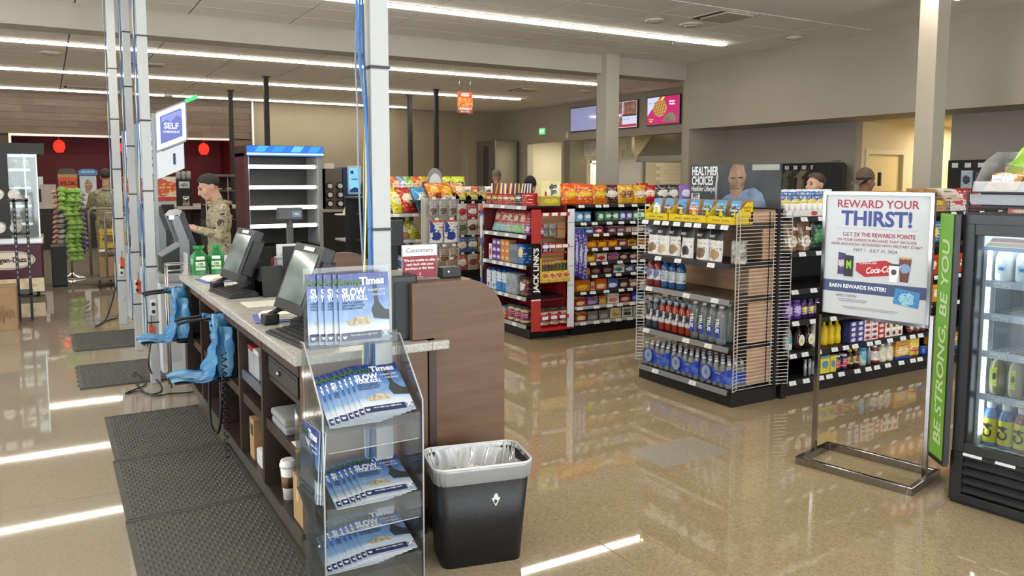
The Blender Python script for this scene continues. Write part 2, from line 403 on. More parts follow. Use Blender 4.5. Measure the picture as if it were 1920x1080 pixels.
MB().box(13.41, 16.6, 0, 13.5, 17.78, 2.9).build('tiled_return', M('d2cab2', .6), kw)
dw = struct(MB().box(13.3, 16.05, 0, 13.36, 17.0, 2.15).build('door_2', M('efeee6', .5)))
MB().box(13.28, 15.98, 0, 13.38, 16.05, 2.22).box(13.28, 17.0, 0, 13.38, 17.07, 2.22).box(13.28, 15.98, 2.15, 13.38, 17.07, 2.22).build('door_frame', M('dcd8c9', .5), dw)
dw = struct(MB().box(13.9, 18.1, 0, 13.95, 19.0, 2.1).build('door_3', M('e4e0d2', .5)))
MB().box(13.87, 18.03, 0, 13.96, 18.1, 2.17).box(13.87, 19.0, 0, 13.96, 19.07, 2.17).box(13.87, 18.03, 2.1, 13.96, 19.07, 2.17).build('door_frame', M('d4cfbe', .5), dw)
MB().box(13.885, 18.25, .2, 13.905, 18.85, .95).box(13.885, 18.25, 1.1, 13.905, 18.85, 1.95).build('door_panel', M('d8d4c6', .5), dw)
for n, (x, y, s) in enumerate(((14, 15, 60), (13.2, 18.9, 40), (12.6, 7.0, 22))):
    lt = thing('downlight', ('square ceiling downlight over the kitchen counter', 'square ceiling downlight in the doorway beside the kitchen', 'square ceiling downlight in the corridor with the wooden door')[n], 'light', (x, y, (2.88, 2.88, 2.49)[n]))
    MB().cbox(0, 0, 0, .62, .62, .02).build('frame', WHITE, lt); MB().cbox(0, 0, -.012, .56, .56, .006).build('diffuser', EM('fff1d2', 9 if n < 2 else 14), lt)
    area('downlight_lamp', (x, y, (2.85, 2.85, 2.46)[n]), (0, 0, 0), .55, .55, s, (1, .93, .78))

# ------------------------------------------------------------------ ceiling fittings
STRIP = EM('fff8ea', 21)
def strip(y, x0, x1, label):
    t = thing('strip_light', label, 'light', ((x0+x1)/2, y, H), 0, 'linear ceiling lights')
    L = (x1-x0)/2
    MB().box(-L-.02, -.075, -.02, L+.02, .075, .004).build('housing', M('d9d4c8', .6), t)
    MB().box(-L, -.046, -.044, L, .046, -.021).build('diffuser', STRIP, t)
strip(8.745, -5.5, 8.78, 'long strip light nearest the camera, in front of the ceiling beam')
strip(13.74, -5.5, 10.27, 'long strip light just behind the ceiling beam')
strip(17.28, -5.5, 10.36, 'long strip light third from the camera, over the black ceiling poles')
strip(20.9, -5.5, 1.52, 'strip light in front of the wood-clad wall')
strip(20.9, 1.95, 2.55, 'short strip light segment near the wood-clad wall')
strip(20.9, 2.75, 7.9, 'strip light in front of the beige back wall')
strip(20.9, 8.1, 8.8, 'short strip light segment near the back wall corner')
strip(5.2, -5.5, 8.78, 'unseen strip light added above the checkout counter'); strip(1.65, -5.5, 8.78, 'unseen strip light added over the front of the shop')  # both out of view, added to light the front of the shop
def disc(x, y, r, label, name='smoke_detector', cat='detector'):
    t = thing(name, label, cat, (x, y, H-.009), 0, 'round ceiling fittings')
    MB().lathe([(r, -.03), (r*1.08, -.012), (r*1.08, 0)], 20).build('base', M('c9c2b4', .6), t)
    MB().lathe([(r*.5, -.045), (r*.7, -.03)], 16).build('cover', M('b7b0a2', .6), t)
disc(7.31, 7.87, .14, 'round ceiling fitting beside the square air vent'); disc(6.72, 7.9, .11, 'small round ceiling fitting above the longest strip light')
disc(.16, 14.85, .15, 'round white ceiling fitting above the frozen dessert cabinet'); disc(10.74, 14.94, .16, 'round ceiling fitting in front of the dark screen')
disc(11.43, 14.79, .14, 'round ceiling fitting beside the square column'); disc(9.24, 7.84, .1, 'round ceiling fitting above the grey soffit wall')
def vent(x, y, w, d, label):
    t = thing('air_vent', label, 'air vent', (x, y, H-.009), 0, 'ceiling air vents')
    MB().box(-w/2, -d/2, -.012, w/2, d/2, .002).build('frame', M('c9c2b4', .6), t)
    MB().box(-w/2+.03, d/2-.07, -.016, w/2-.03, d/2-.02, -.0125).box(-w/2+.03, -d/2+.06, -.016, -w/2+.08, d/2-.09, -.0125).build('slot', M('3c3832', .8), t)
    MB().box(-w/2+.1, -d/2+.03, -.03, w/2-.03, d/2-.09, -.0125).build('plate', M('b9b2a5', .7), t)
vent(7.3, 7.3, .58, .58, 'square ceiling air vent at the top of the view'); vent(9.4, 15.5, .58, .58, 'square ceiling air vent in front of the hungry sign and screens')
vent(.86, 20.1, .9, .5, 'long ceiling air vent by the wood-clad wall'); vent(1.6, 15.5, .6, .5, 'ceiling air vent behind the white power poles')
for x, y, l in ((7.95, 8.95, 'by the end of the front strip light'), (3.4, 12.2, 'behind the beam over the checkout'), (1.2, 16.0, 'in front of the wood wall')):
    t = thing('sprinkler', 'small ceiling sprinkler head ' + l, 'sprinkler', (x, y, H-.008), 0, 'ceiling sprinklers')
    MB().lathe([(.035, 0), (.03, -.012), (.008, -.014), (.008, -.05), (.022, -.052), (.022, -.056)], 10).build('head', STEEL, t)
for i, (x, y, zb, l) in enumerate(((3.83, 16.12, 2.16, 'black power pole above the lit merchandiser'), (3.72, 19.03, .02, 'thin black ceiling pole beside the red niche'), (7.65, 16.42, .02, 'thick black ceiling pole behind the arched sign'), (7.64, 17.88, .02, 'black ceiling pole left of the arched sign'))):
    t = thing('ceiling_pole', l, 'pole', (x, y, 0), 0, 'black ceiling poles')
    MB().box(-.045, -.045, zb, .045, .045, H-.03).build('post', M('1d1c1a', .6), t); MB().box(-.07, -.07, H-.03, .07, .07, H-.009).build('collar', M('1d1c1a', .6), t)
# ================================================================== checkout counter
def woodmat(key, a, b, c, sc=(14, 14, 1.2), rough=.42):
    return NOISE(key, [(.25, a), (.5, b), (.75, c)], scale=sc, ns=1.6, detail=7, rough=rough, dist=.8)
LAM = woodmat('laminate_walnut', '593e2a', '634731', '6d5039', (1.2, 14, 14))
LAMV = woodmat('laminate_dark', '30241f', '3a2c26', '44342c', (3, 3, 3))
def granite():
    m, nt, b = _new('granite_worktop'); co = _coord(nt, 'Object')
    v = nt.nodes.new('ShaderNodeTexVoronoi'); v.inputs['Scale'].default_value = 130; nt.links.new(co, v.inputs['Vector'])
    r = _ramp(nt, [(0, '6f6c68'), (.25, 'a19e97'), (.6, 'b9b6af'), (1, 'd0cec8')]); nt.links.new(v.outputs['Color'], r.inputs[0])
    n = nt.nodes.new('ShaderNodeTexNoise'); n.inputs['Scale'].default_value = 14; nt.links.new(co, n.inputs['Vector'])
    r2 = _ramp(nt, [(.35, 'a6a39c'), (.65, 'bebbb4')]); nt.links.new(n.outputs['Fac'], r2.inputs[0])
    nt.links.new(_mix(nt, .55, r2.outputs[0], r.outputs[0]), b.inputs['Base Color']); b.inputs['Roughness'].default_value = .22
    return m
GRAN = granite()
cu = thing('checkout_counter', 'dark wood checkout counter with speckled grey stone top and open shelves', 'counter', (0, 0, 0))
MB().box(.85, 3.22, .874, 1.475, 6.5, .914).box(1.475, 3.22, .874, 1.56, 3.262, .914).build('worktop', GRAN, cu, bevel=.006)
MB().box(.885, 3.245, .14, 1.46, 3.275, .874).build('end_panel', LAM, cu)
MB().box(1.464, 3.235, .1, 1.5, 3.268, .874).build('edge_strip', M('38261f', .45), cu)
MB().box(1.42, 3.275, .1, 1.46, 6.45, .874).build('back_panel', LAMV, cu)
MB().box(.95, 3.27, 0, 1.46, 6.4, .1).build('toe_kick', BLACK, cu)
for z, x0 in ((.12, .885), (.46, .9)):
    s = MB().box(x0, 3.275, z-.02, 1.42, 6.45, z+.005).build('shelf', LAMV, cu)
    MB().box(x0-.008, 3.275, z-.045, x0, 6.45, z+.008).build('shelf_edge', M('6d6862', .35, .6) if z < .2 else LAMV, s)
for y in (3.95, 4.49, 5.1, 5.75, 6.43):
    MB().box(.878, y-.018, .1, 1.42, y+.018, .874).build('divider', LAMV, cu)
for a, b in ((3.275, 3.93), (3.97, 4.47), (4.51, 5.08), (5.12, 5.73), (5.77, 6.41)):
    MB().box(.88, a, .815, .9, b, .874).build('apron', LAM if a > 4.9 else LAMV, cu)
# cash drawer under the top in the near bay
cdw = thing('cash_drawer', 'flat black steel cash drawer under the near end of the counter', 'cash drawer', (1.1, 3.61, .69))
MB().box(-.19, -.27, 0, .2, .27, .115).build('housing', M('1c1e22', .4), cdw, bevel=.004)
MB().box(-.205, -.26, .012, -.19, .26, .105).build('front', M('23262b', .35), cdw, bevel=.003)
k = MB().lathe([(.012, 0), (.012, .012), (.008, .016)], 14).build('lock', CHROME, cdw, (-.205, .04, .058)); k.rotation_euler = (0, radians(-90), 0)
MB().box(-.2065, -.24, .085, -.205, .24, .09).build('groove', BLACK, cdw)
MB().box(-.19, -.3, -.03, .3, .31, -.005).build('drawer_bracket', LAMV, cdw)
# things on the open shelves
cup = thing('coffee_cup', 'tall white paper coffee cup with brown sleeve on the bottom shelf', 'cup', (.94, 3.7, .125))
MB().lathe([(.029, 0), (.042, .165)], 24).build('cup', WHITE, cup)
MB().lathe([(.0352, .06), (.0392, .115)], 24).build('sleeve', PR('7a5c3c', '3a2a1a', None, rx=.2, rz=.5, rough=.7), cup)
MB().lathe([(.045, .16), (.045, .172), (.041, .178), (.039, .19), (.034, .192)], 24).build('lid', M('f3f3f1', .4), cup)
bx = thing('cardboard_box', 'small brown cardboard carton beside the coffee cup', 'box', (1.02, 3.4, .125)); MB().box(-.12, -.08, 0, .12, .08, .21).build('carton', M('a98a5f', .8), bx); MB().box(-.122, -.02, .1, -.12, .03, .21).build('tape', M('c9b084', .5), bx)
bx = thing('cardboard_box', 'narrow brown carton standing on the bottom shelf under the second bay', 'box', (1.0, 4.36, .125)); MB().box(-.09, -.05, 0, .09, .05, .22).build('carton', M('a3835a', .8), bx); MB().box(-.092, -.03, .13, -.09, .02, .19).build('label', M('3a2f22', .7), bx)
bx = thing('paper_pack', 'white wrapped pack beside the narrow brown carton', 'pack', (1.0, 4.2, .125)); MB().box(-.09, -.06, 0, .09, .06, .09).build('wrap', M('d4d6d6', .35), bx, bevel=.012); MB().box(-.05, -.04, .09, .05, .04, .13).build('tissue', WHITE, bx, bevel=.01)
for i, (y, z, l) in enumerate(((3.72, .466, 'upper'), (3.74, .5, 'lower'))):
    q = thing('plastic_tray', 'clear plastic clamshell tray on the middle shelf, %s of two' % ('lower' if i == 0 else 'upper'), 'tray', (1.0, y, z))
    MB().box(-.1, -.13, 0, .1, .13, .034).build('tray', CLEAR('f2f4f4', .2, haze=.35), q, bevel=.01); MB().box(-.07, -.1, .008, .07, .06, .026).build('contents', M(('6e6a55', '3f4a3a')[i], .6), q)
q = thing('receipt_box', 'white and brown roll carton on a sheet of paper on the middle shelf', 'box', (1.0, 3.4, .466)); MB().box(-.1, -.09, 0, .1, .09, .006).build('paper', M('efece2', .6), q); MB().box(-.07, -.07, .008, .09, .07, .075).build('carton', PR('b5ae9c', '7a6a4c', '5b5142', seed=3, rough=.6), q); MB().lathe([(.018, 0), (.018, .012)], 12).build('tape_ring', M('e2b23a', .4), q, (-.1, -.05, .001))
for i, y in enumerate((4.33, 4.2)):
    q = thing('battery_pack_box', 'clear and red tub of small packs on the upper shelf, %s the cash drawer' % ('further from' if i == 0 else 'closer to'), 'box', (.98, y, .6))
    MB().box(-.07, -.06, 0, .07, .06, .15).build('tub', CLEAR('eef2f2', .2, haze=.4), q); MB().box(-.06, -.05, .004, .06, .05, .1).build('contents', PR('9c9c98', '7d1f22', '2b2b2b', seed=i), q); MB().box(-.072, -.062, .13, .072, .062, .152).build('lid', M(('8c1d20', 'c4c4c0')[i], .4), q)
sh = MB().box(.9, 3.97, .575, 1.42, 4.47, .597).build('shelf', LAMV, cu); MB().box(.89, 3.97, .55, .9, 4.47, .6).build('label_rail', M('4d5568', .3), sh)
# floor-side cables and coil
def cable(name, pts, r, mat, label, cat='cable', group=None, parent=None, n=8):
    P = [Vector(p) for p in pts]; out = []
    for i in range(len(P)-1):
        a, b, c, d = P[max(i-1, 0)], P[i], P[i+1], P[min(i+2, len(P)-1)]
        for k in range(n):
            t = k/n; out.append(.5*((2*b)+(c-a)*t+(2*a-5*b+4*c-d)*t*t+(3*b-a-3*c+d)*t**3))
    out.append(P[-1])
    o = MB().tube(out, r, 6).build(name, mat, parent)
    if label: tag(o, label, cat, group)
    return o
coil = []
for k in range(120):
    a = k/120*2*pi*15; coil.append((.83+.014*cos(a), 4.66+.014*sin(a), .66-.62*k/120))
tag(MB().tube(coil, .004, 5).build('coiled_cable', BLACK, None), 'black coiled cord hanging down the front of the counter', 'cable')
cable('hanging_cable', [(.86, 4.95, .6), (.80, 4.95, .45), (.79, 4.93, .2), (.81, 4.88, .13), (.83, 4.84, .2), (.85, 4.82, .5)], .008, BLACK, 'black looped cable hanging under the blue bag stand')

# wing panel at the near end with a ledge
wp = thing('counter_wing', 'brown wood wing panel with one rounded corner behind the bin', 'panel', (0, 0, 0))
def rounded(x0, x1, z0, z1, r, n=10):
    p = [(x0, z0), (x1, z0)]
    for i in range(n+1):
        a = i/n*pi/2; p.append((x1-r+r*cos(a), z1-r*1.05+r*1.05*sin(a)))
    return p + [(x0, z1)]
MB().prism(rounded(1.505, 1.878, .02, .9, .001, 1)[:0] or rounded(1.507, 1.878, .015, 1.178, .2), 'y', 3.272, 3.31).build('panel', LAM, wp)
MB().prism(rounded(1.40, 1.64, .92, 1.177, .002, 1), 'y', 3.2725, 3.3095).build('upper_panel', LAM, wp)
MB().box(1.40, 3.31, 1.14, 1.72, 3.46, 1.177).build('ledge', LAM, wp); MB().box(1.5, 3.31, .0, 1.64, 3.45, 1.14).build('support', LAMV, wp)
MB().box(1.503, 3.268, .02, 1.507, 3.274, .9).build('edge_trim', M('b8b0a4', .4), wp)
w2 = thing('counter_wing', 'brown wood wing panel with rounded top at the far register', 'panel', (0, 0, 0))
p1 = at(708, 490, 6.2); MB().prism(rounded(p1.x-.4, p1.x, .015, at(640, 474, 6.2).z, .25), 'y', 6.2, 6.24).build('panel', LAM, w2)
# small things on the ledge
sg = thing('notice_stand', 'red and white customers notice in a clear stand on the ledge', 'sign', (1.493, 3.40, 1.178), radians(-4))
MB().box(-.088, -.004, .005, .088, .002, .165).build('holder', CLEAR('f4f6f6', .15), sg); MB().box(-.085, .003, .006, .085, .006, .162).build('backing', WHITE, sg)
MB().box(-.084, -.0065, .112, .084, -.0045, .162).build('white_field', M('e9ebec', .5), sg); MB().box(-.084, -.0065, .008, .084, -.0045, .112).build('red_field', M('8a2430', .5), sg)
MB().box(-.09, -.03, 0, .09, .03, .005).build('foot', CLEAR('f4f6f6', .15), sg)
txt('lettering', 'Customers:', .03, M('5a5a60', .6), sg, (0, -.007, .138), shear=.2)
txt('lettering', 'We are unable to offer\ncash back with your\npurchase at this time.', .0165, M('f2e9ea', .6), sg, (0, -.007, .073), bold=.02, ls=1.15)
txt('lettering', 'X', .02, M('e0c6c8', .6), sg, (0, -.007, .026)); txt('lettering', 'EXCHANGE', .0055, M('e0c6c8', .6), sg, (0, -.007, .013))
bx = thing('card_reader_box', 'small black box at the end of the ledge beside the customers notice', 'box', (1.655, 3.42, 1.178)); MB().box(-.05, -.035, 0, .05, .035, .05).build('case', BLACK, bx, bevel=.004); MB().lathe([(.005, 0), (.005, .003)], 8).build('button', WHITE, bx, (-.02, -.0365, .03)).rotation_euler = (radians(90), 0, 0)
pb = thing('monitor_back', 'tall black display housing standing behind the white post', 'monitor', (1.38, 3.44, .914)); MB().box(-.06, -.13, 0, .062, .1, .30).build('housing', M('0f1013', .35), pb, bevel=.008); MB().box(-.05, -.135, .03, .05, -.13, .27).build('panel', M('15171b', .5), pb)
# registers: tilted touch screens facing the cashier
def register(y, yc, lab):
    t = thing('register_monitor', lab, 'monitor', (1.12, y, .914), radians(-90+yc))
    s = MB().prism([(-.09, 0), (.12, 0), (.12, .03), (.07, .06), (.06, .2), (.0, .22), (-.02, .06), (-.09, .03)], 'x', -.09, .09).build('stand', M('17181b', .45), t, bevel=.004)
    def ob(name, w, h, d0, d1, mat, z0=0, bev=.006, tilt=radians(-22)):
        o = MB().box(-w/2, d0, -h/2, w/2, d1, h/2).build(name, mat, t, (0, -.06, .245+z0), bevel=bev); o.rotation_euler = (tilt, 0, 0); return o
    b = ob('housing', .40, .345, -.015, .045, M('2a2c2f', .4)); ob('screen', .33, .25, -.0175, -.0145, NOISE('pos_screen', [(.35, '5c6866'), (.6, '7f8b88')], scale=(1, 1, 3), ns=3, detail=1, rough=.08), .005, 0)
    ob('back_shell', .3, .25, .045, .085, M('1b1c1f', .5)); st = ob('sticker', .14, .02, -.0185, -.0175, M('d9dbd8', .5), .148*cos(.38), 0)
    st.location = (0.02, -.06+.056, .245+.14)
    sd = ob('card_slot', .02, .22, -.005, .06, M('101113', .35), 0, .003); sd.location = (.212, -.06, .24)
    MB().tube([(-.19, -.16, .0), (-.19, -.16, .05), (-.19, -.10, .075), (-.17, 0, .07)], .014, 8).build('scanner_arm', BLACK, t)
    MB().box(-.22, -.2, .001, -.15, -.12, .055).build('scanner_head', M('1a1b1d', .4), t, bevel=.012)
    return t
register(5.3, 4, 'grey touch screen register monitor at the far till'); register(3.86, 4, 'grey touch screen register monitor behind the top magazines')
def keyboard(x, y, rz, lab):
    t = thing('keyboard', lab, 'keyboard', (x, y, .914), rz, 'register keyboards')
    MB().prism([(-.09, 0), (.09, 0), (.09, .03), (-.09, .012)], 'x', -.22, .22).build('case', M('1d1d1f', .5), t, bevel=.003)
    km = MB().box(-.0105, -.0105, 0, .0105, .0105, .007).mesh('key', M('2d2d30', .45))
    for r in range(5):
        for c in range(16):
            o = link('key', km, t, (-.19+c*.0253, -.066+r*.033, .014+r*.0035)); o.scale = (1, 1.25, 1)
keyboard(1.0, 5.22, radians(-84), 'black keyboard in front of the far register screen'); keyboard(.985, 3.6, radians(-84), 'black keyboard beside the top magazine holder')
# far counter clutter
def bagthing(x, y, rz, lab, col='1e7a3c'):
    t = thing('ice_cream_pouch', lab, 'bag', (x, y, .916), rz)
    def fn(u, v):
        a = u*2*pi; s = (.062 if v < .7 else .062*(1-(v-.7)/.3*.75)); d = (.045 if v < .55 else .045*(1-(v-.55)/.45*.95))
        return (s*cos(a)*(1+.06*sin(9*v+3*a)), d*sin(a), v*.2)
    MB().grid(fn, 18, 10).build('pouch', NOISE('green_pouch_'+col, [(.3, '14532a'), (.5, col), (.75, '7fc495')], ns=7, rough=.2), t)
    MB().box(-.035, -.047, .035, .035, -.044, .10).build('label', M('d9efd6', .5), t); txt('lettering', '15%\nEXTRA', .022, M('1f6a38', .5), t, (0, -.0475, .07), bold=.03)
    MB().box(-.03, -.05, .115, .03, -.046, .14).build('white_print', M('e8f4ea', .5), t)
    MB().grid(lambda u, v: ((u-.5)*.07*(1+v*.4), .01*sin(u*9), .195+v*.025), 6, 2).build('tied_top', M('2e9a54', .3), t)
bagthing(.985, 6.42, radians(5), 'green crinkled bag at the far counter end beside a white clip'); bagthing(1.115, 6.44, radians(-10), 'green crinkled bag at the far counter end, closer to the register'); bagthing(1.36, 4.86, radians(-14), 'green crinkled bag leaning on the black organiser', '1c7038')
t = thing('acrylic_divider', 'white upright card holder at the far end of the counter', 'divider', (.9, 6.47, .915)); MB().box(-.01, -.05, 0, .0, .05, .17).build('sheet', CLEAR('f2f6f8', .3, haze=.5), t); MB().box(.0, -.05, 0, .004, .05, .16).build('card', WHITE, t)
t = thing('paper_card', 'white card leaning behind the green bags', 'card', (1.2, 6.48, .915)); MB().prism([(-.02, 0), (.0, .0), (.03, .13), (.02, .13)], 'x', -.07, .09).build('sheet', M('e6e8ec', .6), t)
for i, (x, y, rz, l) in enumerate(((1.0, 5.98, .1, 'blue folder with a stack of forms beside the far register'), (.985, 4.2, -.15, 'blue folder with a stack of forms beside the near keyboard'))):
    t = thing('paper_stack', l, 'papers', (x, y, .915), rz)
    MB().box(-.08, -.14, 0, .12, .13, .004).build('folder', M('4f5aa8', .5), t)
    for k in range(4): MB().box(-.05+.012*k, -.10+.01*k, .005+.006*k, .13, .12-.008*k, .010+.006*k).build('form', M('e4e2da', .6), t).rotation_euler = (0, 0, .06*k)
t = thing('paper_sheet', 'handwritten sheet of paper lying on the counter between the registers', 'paper', (1.1, 4.72, .915)); MB().box(-.14, -.12, 0, .2, .11, .0015).build('sheet', PR('e9e6db', None, '77736c', ls=11, lz=(.0, 1)), t)
t = thing('pen', 'black marker lying on the handwritten sheet', 'pen', (1.25, 4.62, .918), .5); MB().tube([(-.05, 0, .006), (.05, 0, .006)], .006).build('barrel', BLACK, t); MB().tube([(.03, 0, .006), (.055, 0, .006)], .007).build('cap', M('2a2a2c', .4), t)
t = thing('pen_cup', 'black wire pen cup with pens beside the organiser', 'pen cup', (1.2, 5.06, .915)); MB().lathe([(.034, 0), (.04, .1)], 14, caps=False).build('cup', M('1b1c1e', .5), t); MB().lathe([(.036, .0), (.037, .028)], 14).build('band', M('b5a98a', .6), t)
for a, b in ((-.015, .01), (.01, .012), (.0, -.016)): MB().tube([(a*.4, b*.4, .01), (a*1.6, b*1.6, .15)], .004, 6).build('pen', M('303a52', .4), t)
og = thing('black_organiser', 'tall black organiser panel with rounded top beside the far register', 'organiser', (1.33, 4.98, .915)); MB().prism(rounded(-.07, .075, 0, .31, .04, 5), 'y', -.01, .01).build('panel', BLACK, og); MB().prism([(-.02, 0), (.2, 0), (.2, .15), (.02, .19)], 'x', -.2, -.07).build('side_bin', M('1d1e21', .5), og); MB().box(-.2, .01, 0, .075, .2, .09).build('base', BLACK, og)
dp = thing('customer_display', 'grey customer price display on a pole at the far register', 'display', (1.47, 5.6, .915))
MB().tube([(0, 0, 0), (0, 0, .47)], [.028, .024]).build('pole', M('3a3c40', .4), dp); MB().box(-.09, -.025, .44, .09, .02, .53).build('head', M('3d3f43', .4), dp, bevel=.012); MB().box(.01, -.0265, .465, .075, -.0255, .505).build('screen', M('25384e', .15), dp); txt('lettering', '40¢', .022, EM('9fd0ff', .8), dp, (.043, -.0275, .485)); MB().lathe([(.06, 0), (.06, .01), (.03, .02)], 16).build('foot', M('303236', .4), dp)
t = thing('leaflet_holder', 'white printed notice in a holder beside the customer display', 'notice', (1.4, 5.4, .915)); MB().box(-.075, 0, 0, .075, .012, .29).build('card', M('eceef2', .5), t); txt('lettering', 'NOTICE\nplease insert\nor tap your card\nto complete\nthis purchase', .018, M('5a6a9c', .6), t, (0, -.001, .2), ls=1.2); MB().box(-.07, -.003, .08, .07, -.0005, .1).build('blue_band', M('2c3a78', .5), t); MB().box(-.06, -.03, 0, .1, -.01, .07).build('forms', M('e6e4dc', .6), t); MB().box(-.11, .0, .02, -.08, .01, .2).build('red_tag', PR('b0283a', 'f0e4e4', None), t)
t = thing('card_terminal', 'black card terminal on a bracket behind the near monitor', 'terminal', (1.5, 5.2, .915)); MB().box(-.05, -.12, 0, .13, .12, .10).build('case', BLACK, t, bevel=.01); MB().prism([(-.05, .09), (.12, .1), (.12, .16), (.0, .15)], 'y', -.1, .1).build('keypad', M('232427', .4), t); txt('lettering', 'o', .01, WHITE, t, (.1, -.121, .07))
t = thing('wet_wipe_tub', 'small white tub beside the black organiser', 'tub', (1.34, 5.3, .915)); MB().box(-.05, -.04, 0, .05, .04, .2).build('tub', PR('d8dade', '9aa0ac', '70757f', seed=4), t, bevel=.01); MB().box(-.05, -.04, .2, .05, .04, .215).build('lid', M('b9bcc2', .4), t)

# bag stands with blue plastic bags on the cashier side
BLUE = NOISE('blue_film', [(.3, '2f6c9c'), (.5, '4484b2'), (.75, '76aacb')], ns=6, detail=3, rough=.22, bump=.3)
def bagstand(x, y, lab):
    t = thing('bag_stand', lab, 'bag stand', (x, y, 0))
    for dy in (-.05, .07):
        MB().tube([(.15, dy, .83), (-.12, dy, .815), (-.17, dy, .805)], .009, 8).build('rod', BLACK, t)
    MB().box(-.2, -.11, .46, .13, .14, .468).build('plate', M('2a2b2d', .5), t)
    MB().tube([(.1, .0, .43), (.1, 0, .62)], .055, 12).build('hub', BLACK, t)
    MB().box(.12, -.09, .42, .15, .11, .88).build('bracket', M('1d1e21', .5), t)
    rnd = random.Random(int(y*100))
    def wr(u, v, a): return .012*sin(9*u+6*v+a) + .008*sin(17*v-4*u+a)
    MB().grid(lambda u, v: (-.22+.34*u, -.13+.29*v, .478+wr(u, v, 0)+.05*max(0, u-.75)), 14, 8).build('bag_base', BLUE, t)
    MB().grid(lambda u, v: (.035+.05*v*(1-v)+wr(u, v, 1)-.05*(1-v)**3, -.13+.29*u, .48+.29*v), 10, 12).build('bag_back', BLUE, t)
    MB().grid(lambda u, v: (.035+.085*u+wr(u, v, 2)*.6, -.13+.03*sin(u*5)*v, .48+.30*v), 8, 10).build('bag_side', BLUE, t)
    def fold(u, v):
        a = u*2*pi; r = (.05+.02*sin(3*a+v*4))*(1-.35*abs(v-.4))
        return (.07+r*cos(a), -.04+r*.8*sin(a), .70+.15*v)
    MB().grid(fold, 14, 6).build('gathered_top', BLUE, t)
    MB().grid(lambda u, v: (-.02+.11*u, .02+.05*v+.015*sin(8*u), .815+.03*sin(6*u+3*v)), 8, 4).build('loose_handle', BLUE, t)
    # printed green tree
    g = MB()
    for k in range(9):
        a, b, s = rnd.uniform(-.02, .06), rnd.uniform(.58, .70), rnd.uniform(.012, .02)
        g.cbox(.058, a-.02, b, .004, s*1.8, s)
    g.box(.058, -.01, .53, .061, .002, .6); g.box(.055, -.04, .52, .062, .03, .53)
    g.build('tree_print', M('1d4f46', .5), t)
    return t
bagstand(.79, 4.95, 'bag stand with blue plastic bags on the counter front, nearest the mats'); bagstand(.74, 6.28, 'bag stand with blue plastic bags by the far counter corner')

# ================================================================== white power poles with cables
POLE = M('b2b6b7', .4)
def pole(x, y, w, lab, blue, zs, stickers=True):
    t = thing('power_pole', lab, 'power pole', (x, y, 0), 0, 'white power poles')
    MB().box(-w/2, -w*.45, .0, w/2, w*.45, H-.01).build('post', POLE, t, bevel=.004)
    for z in zs: MB().box(-w/2-.004, -w*.45-.004, z-.006, w/2+.004, w*.45+.004, z+.006).build('cable_tie', M('2b2d30', .5), t)
    cols = (('2f5f9e', .0045), ('e3dc9a', .0035), ('3b76b8', .0045), ('6f7f9a', .003))
    for i, (c, r) in enumerate(cols[:blue]):
        pts = []
        for k in range(14):
            z = H-.05 - k*(H-.35)/13
            pts.append((-w/2-.008-.004*i-.012*abs(sin(k*1.3+i+x*9)), -w*.3+i*.016+.01*sin(k*.8+i), z))
        cable('cable', pts, r, M(c, .45), None, parent=t, n=3)
    if stickers:
        MB().cbox(0, -w*.45-.002, .3, w*.5, .004, .07).build('label_plate', M('b5b7b6', .5), t)
        so = MB().cbox(0, -w*.45-.003, .62, w*.62, .006, .13).build('socket', M('dcdcd8', .4), t)
        for dz in (-.03, .03): MB().tube([(0, -w*.45-.004, .62+dz), (0, -w*.45-.03, .62+dz)], .014, 8).build('plug', BLACK, t)
    return t
pole(.695, 6.88, .072, 'white power pole nearest the counter, third of the left group', 3, (.5, .95, 1.55, 2.1, 2.75))
pole(.705, 8.3, .064, 'white power pole in the middle of the left group', 3, (.45, .95, 1.5, 1.95, 2.5, 3.0))
pole(.69, 9.9, .085, 'cream white power pole farthest back in the left group', 2, (.5, 1.2, 1.75, 2.3, 2.85))
pole(1.193, 3.13, .078, 'thick white power pole with blue and yellow cables at the counter end', 0, (1.0, 1.44, 2.1), False)
t = [o for o in COL.objects if o.name.startswith('power_pole')][-1]
for i, (c, r, ox) in enumerate((('2f5f9e', .006, 0), ('3b76b8', .006, .011), ('e3dc9a', .004, .018), ('2a5590', .005, .006), ('d9d79a', .0035, -.004), ('8d9bb5', .004, .014))):
    pts = []
    for k in range(16):
        z = H-.02 - k*(H-.42)/15
        pts.append((-.05-ox+.012*sin(k*.7+i)-(.012 if z > 2 else 0), -.02+.008*i-.01*cos(k*.5+i), z))
    cable('cable', pts, r, M(c, .4), None, parent=t, n=4)
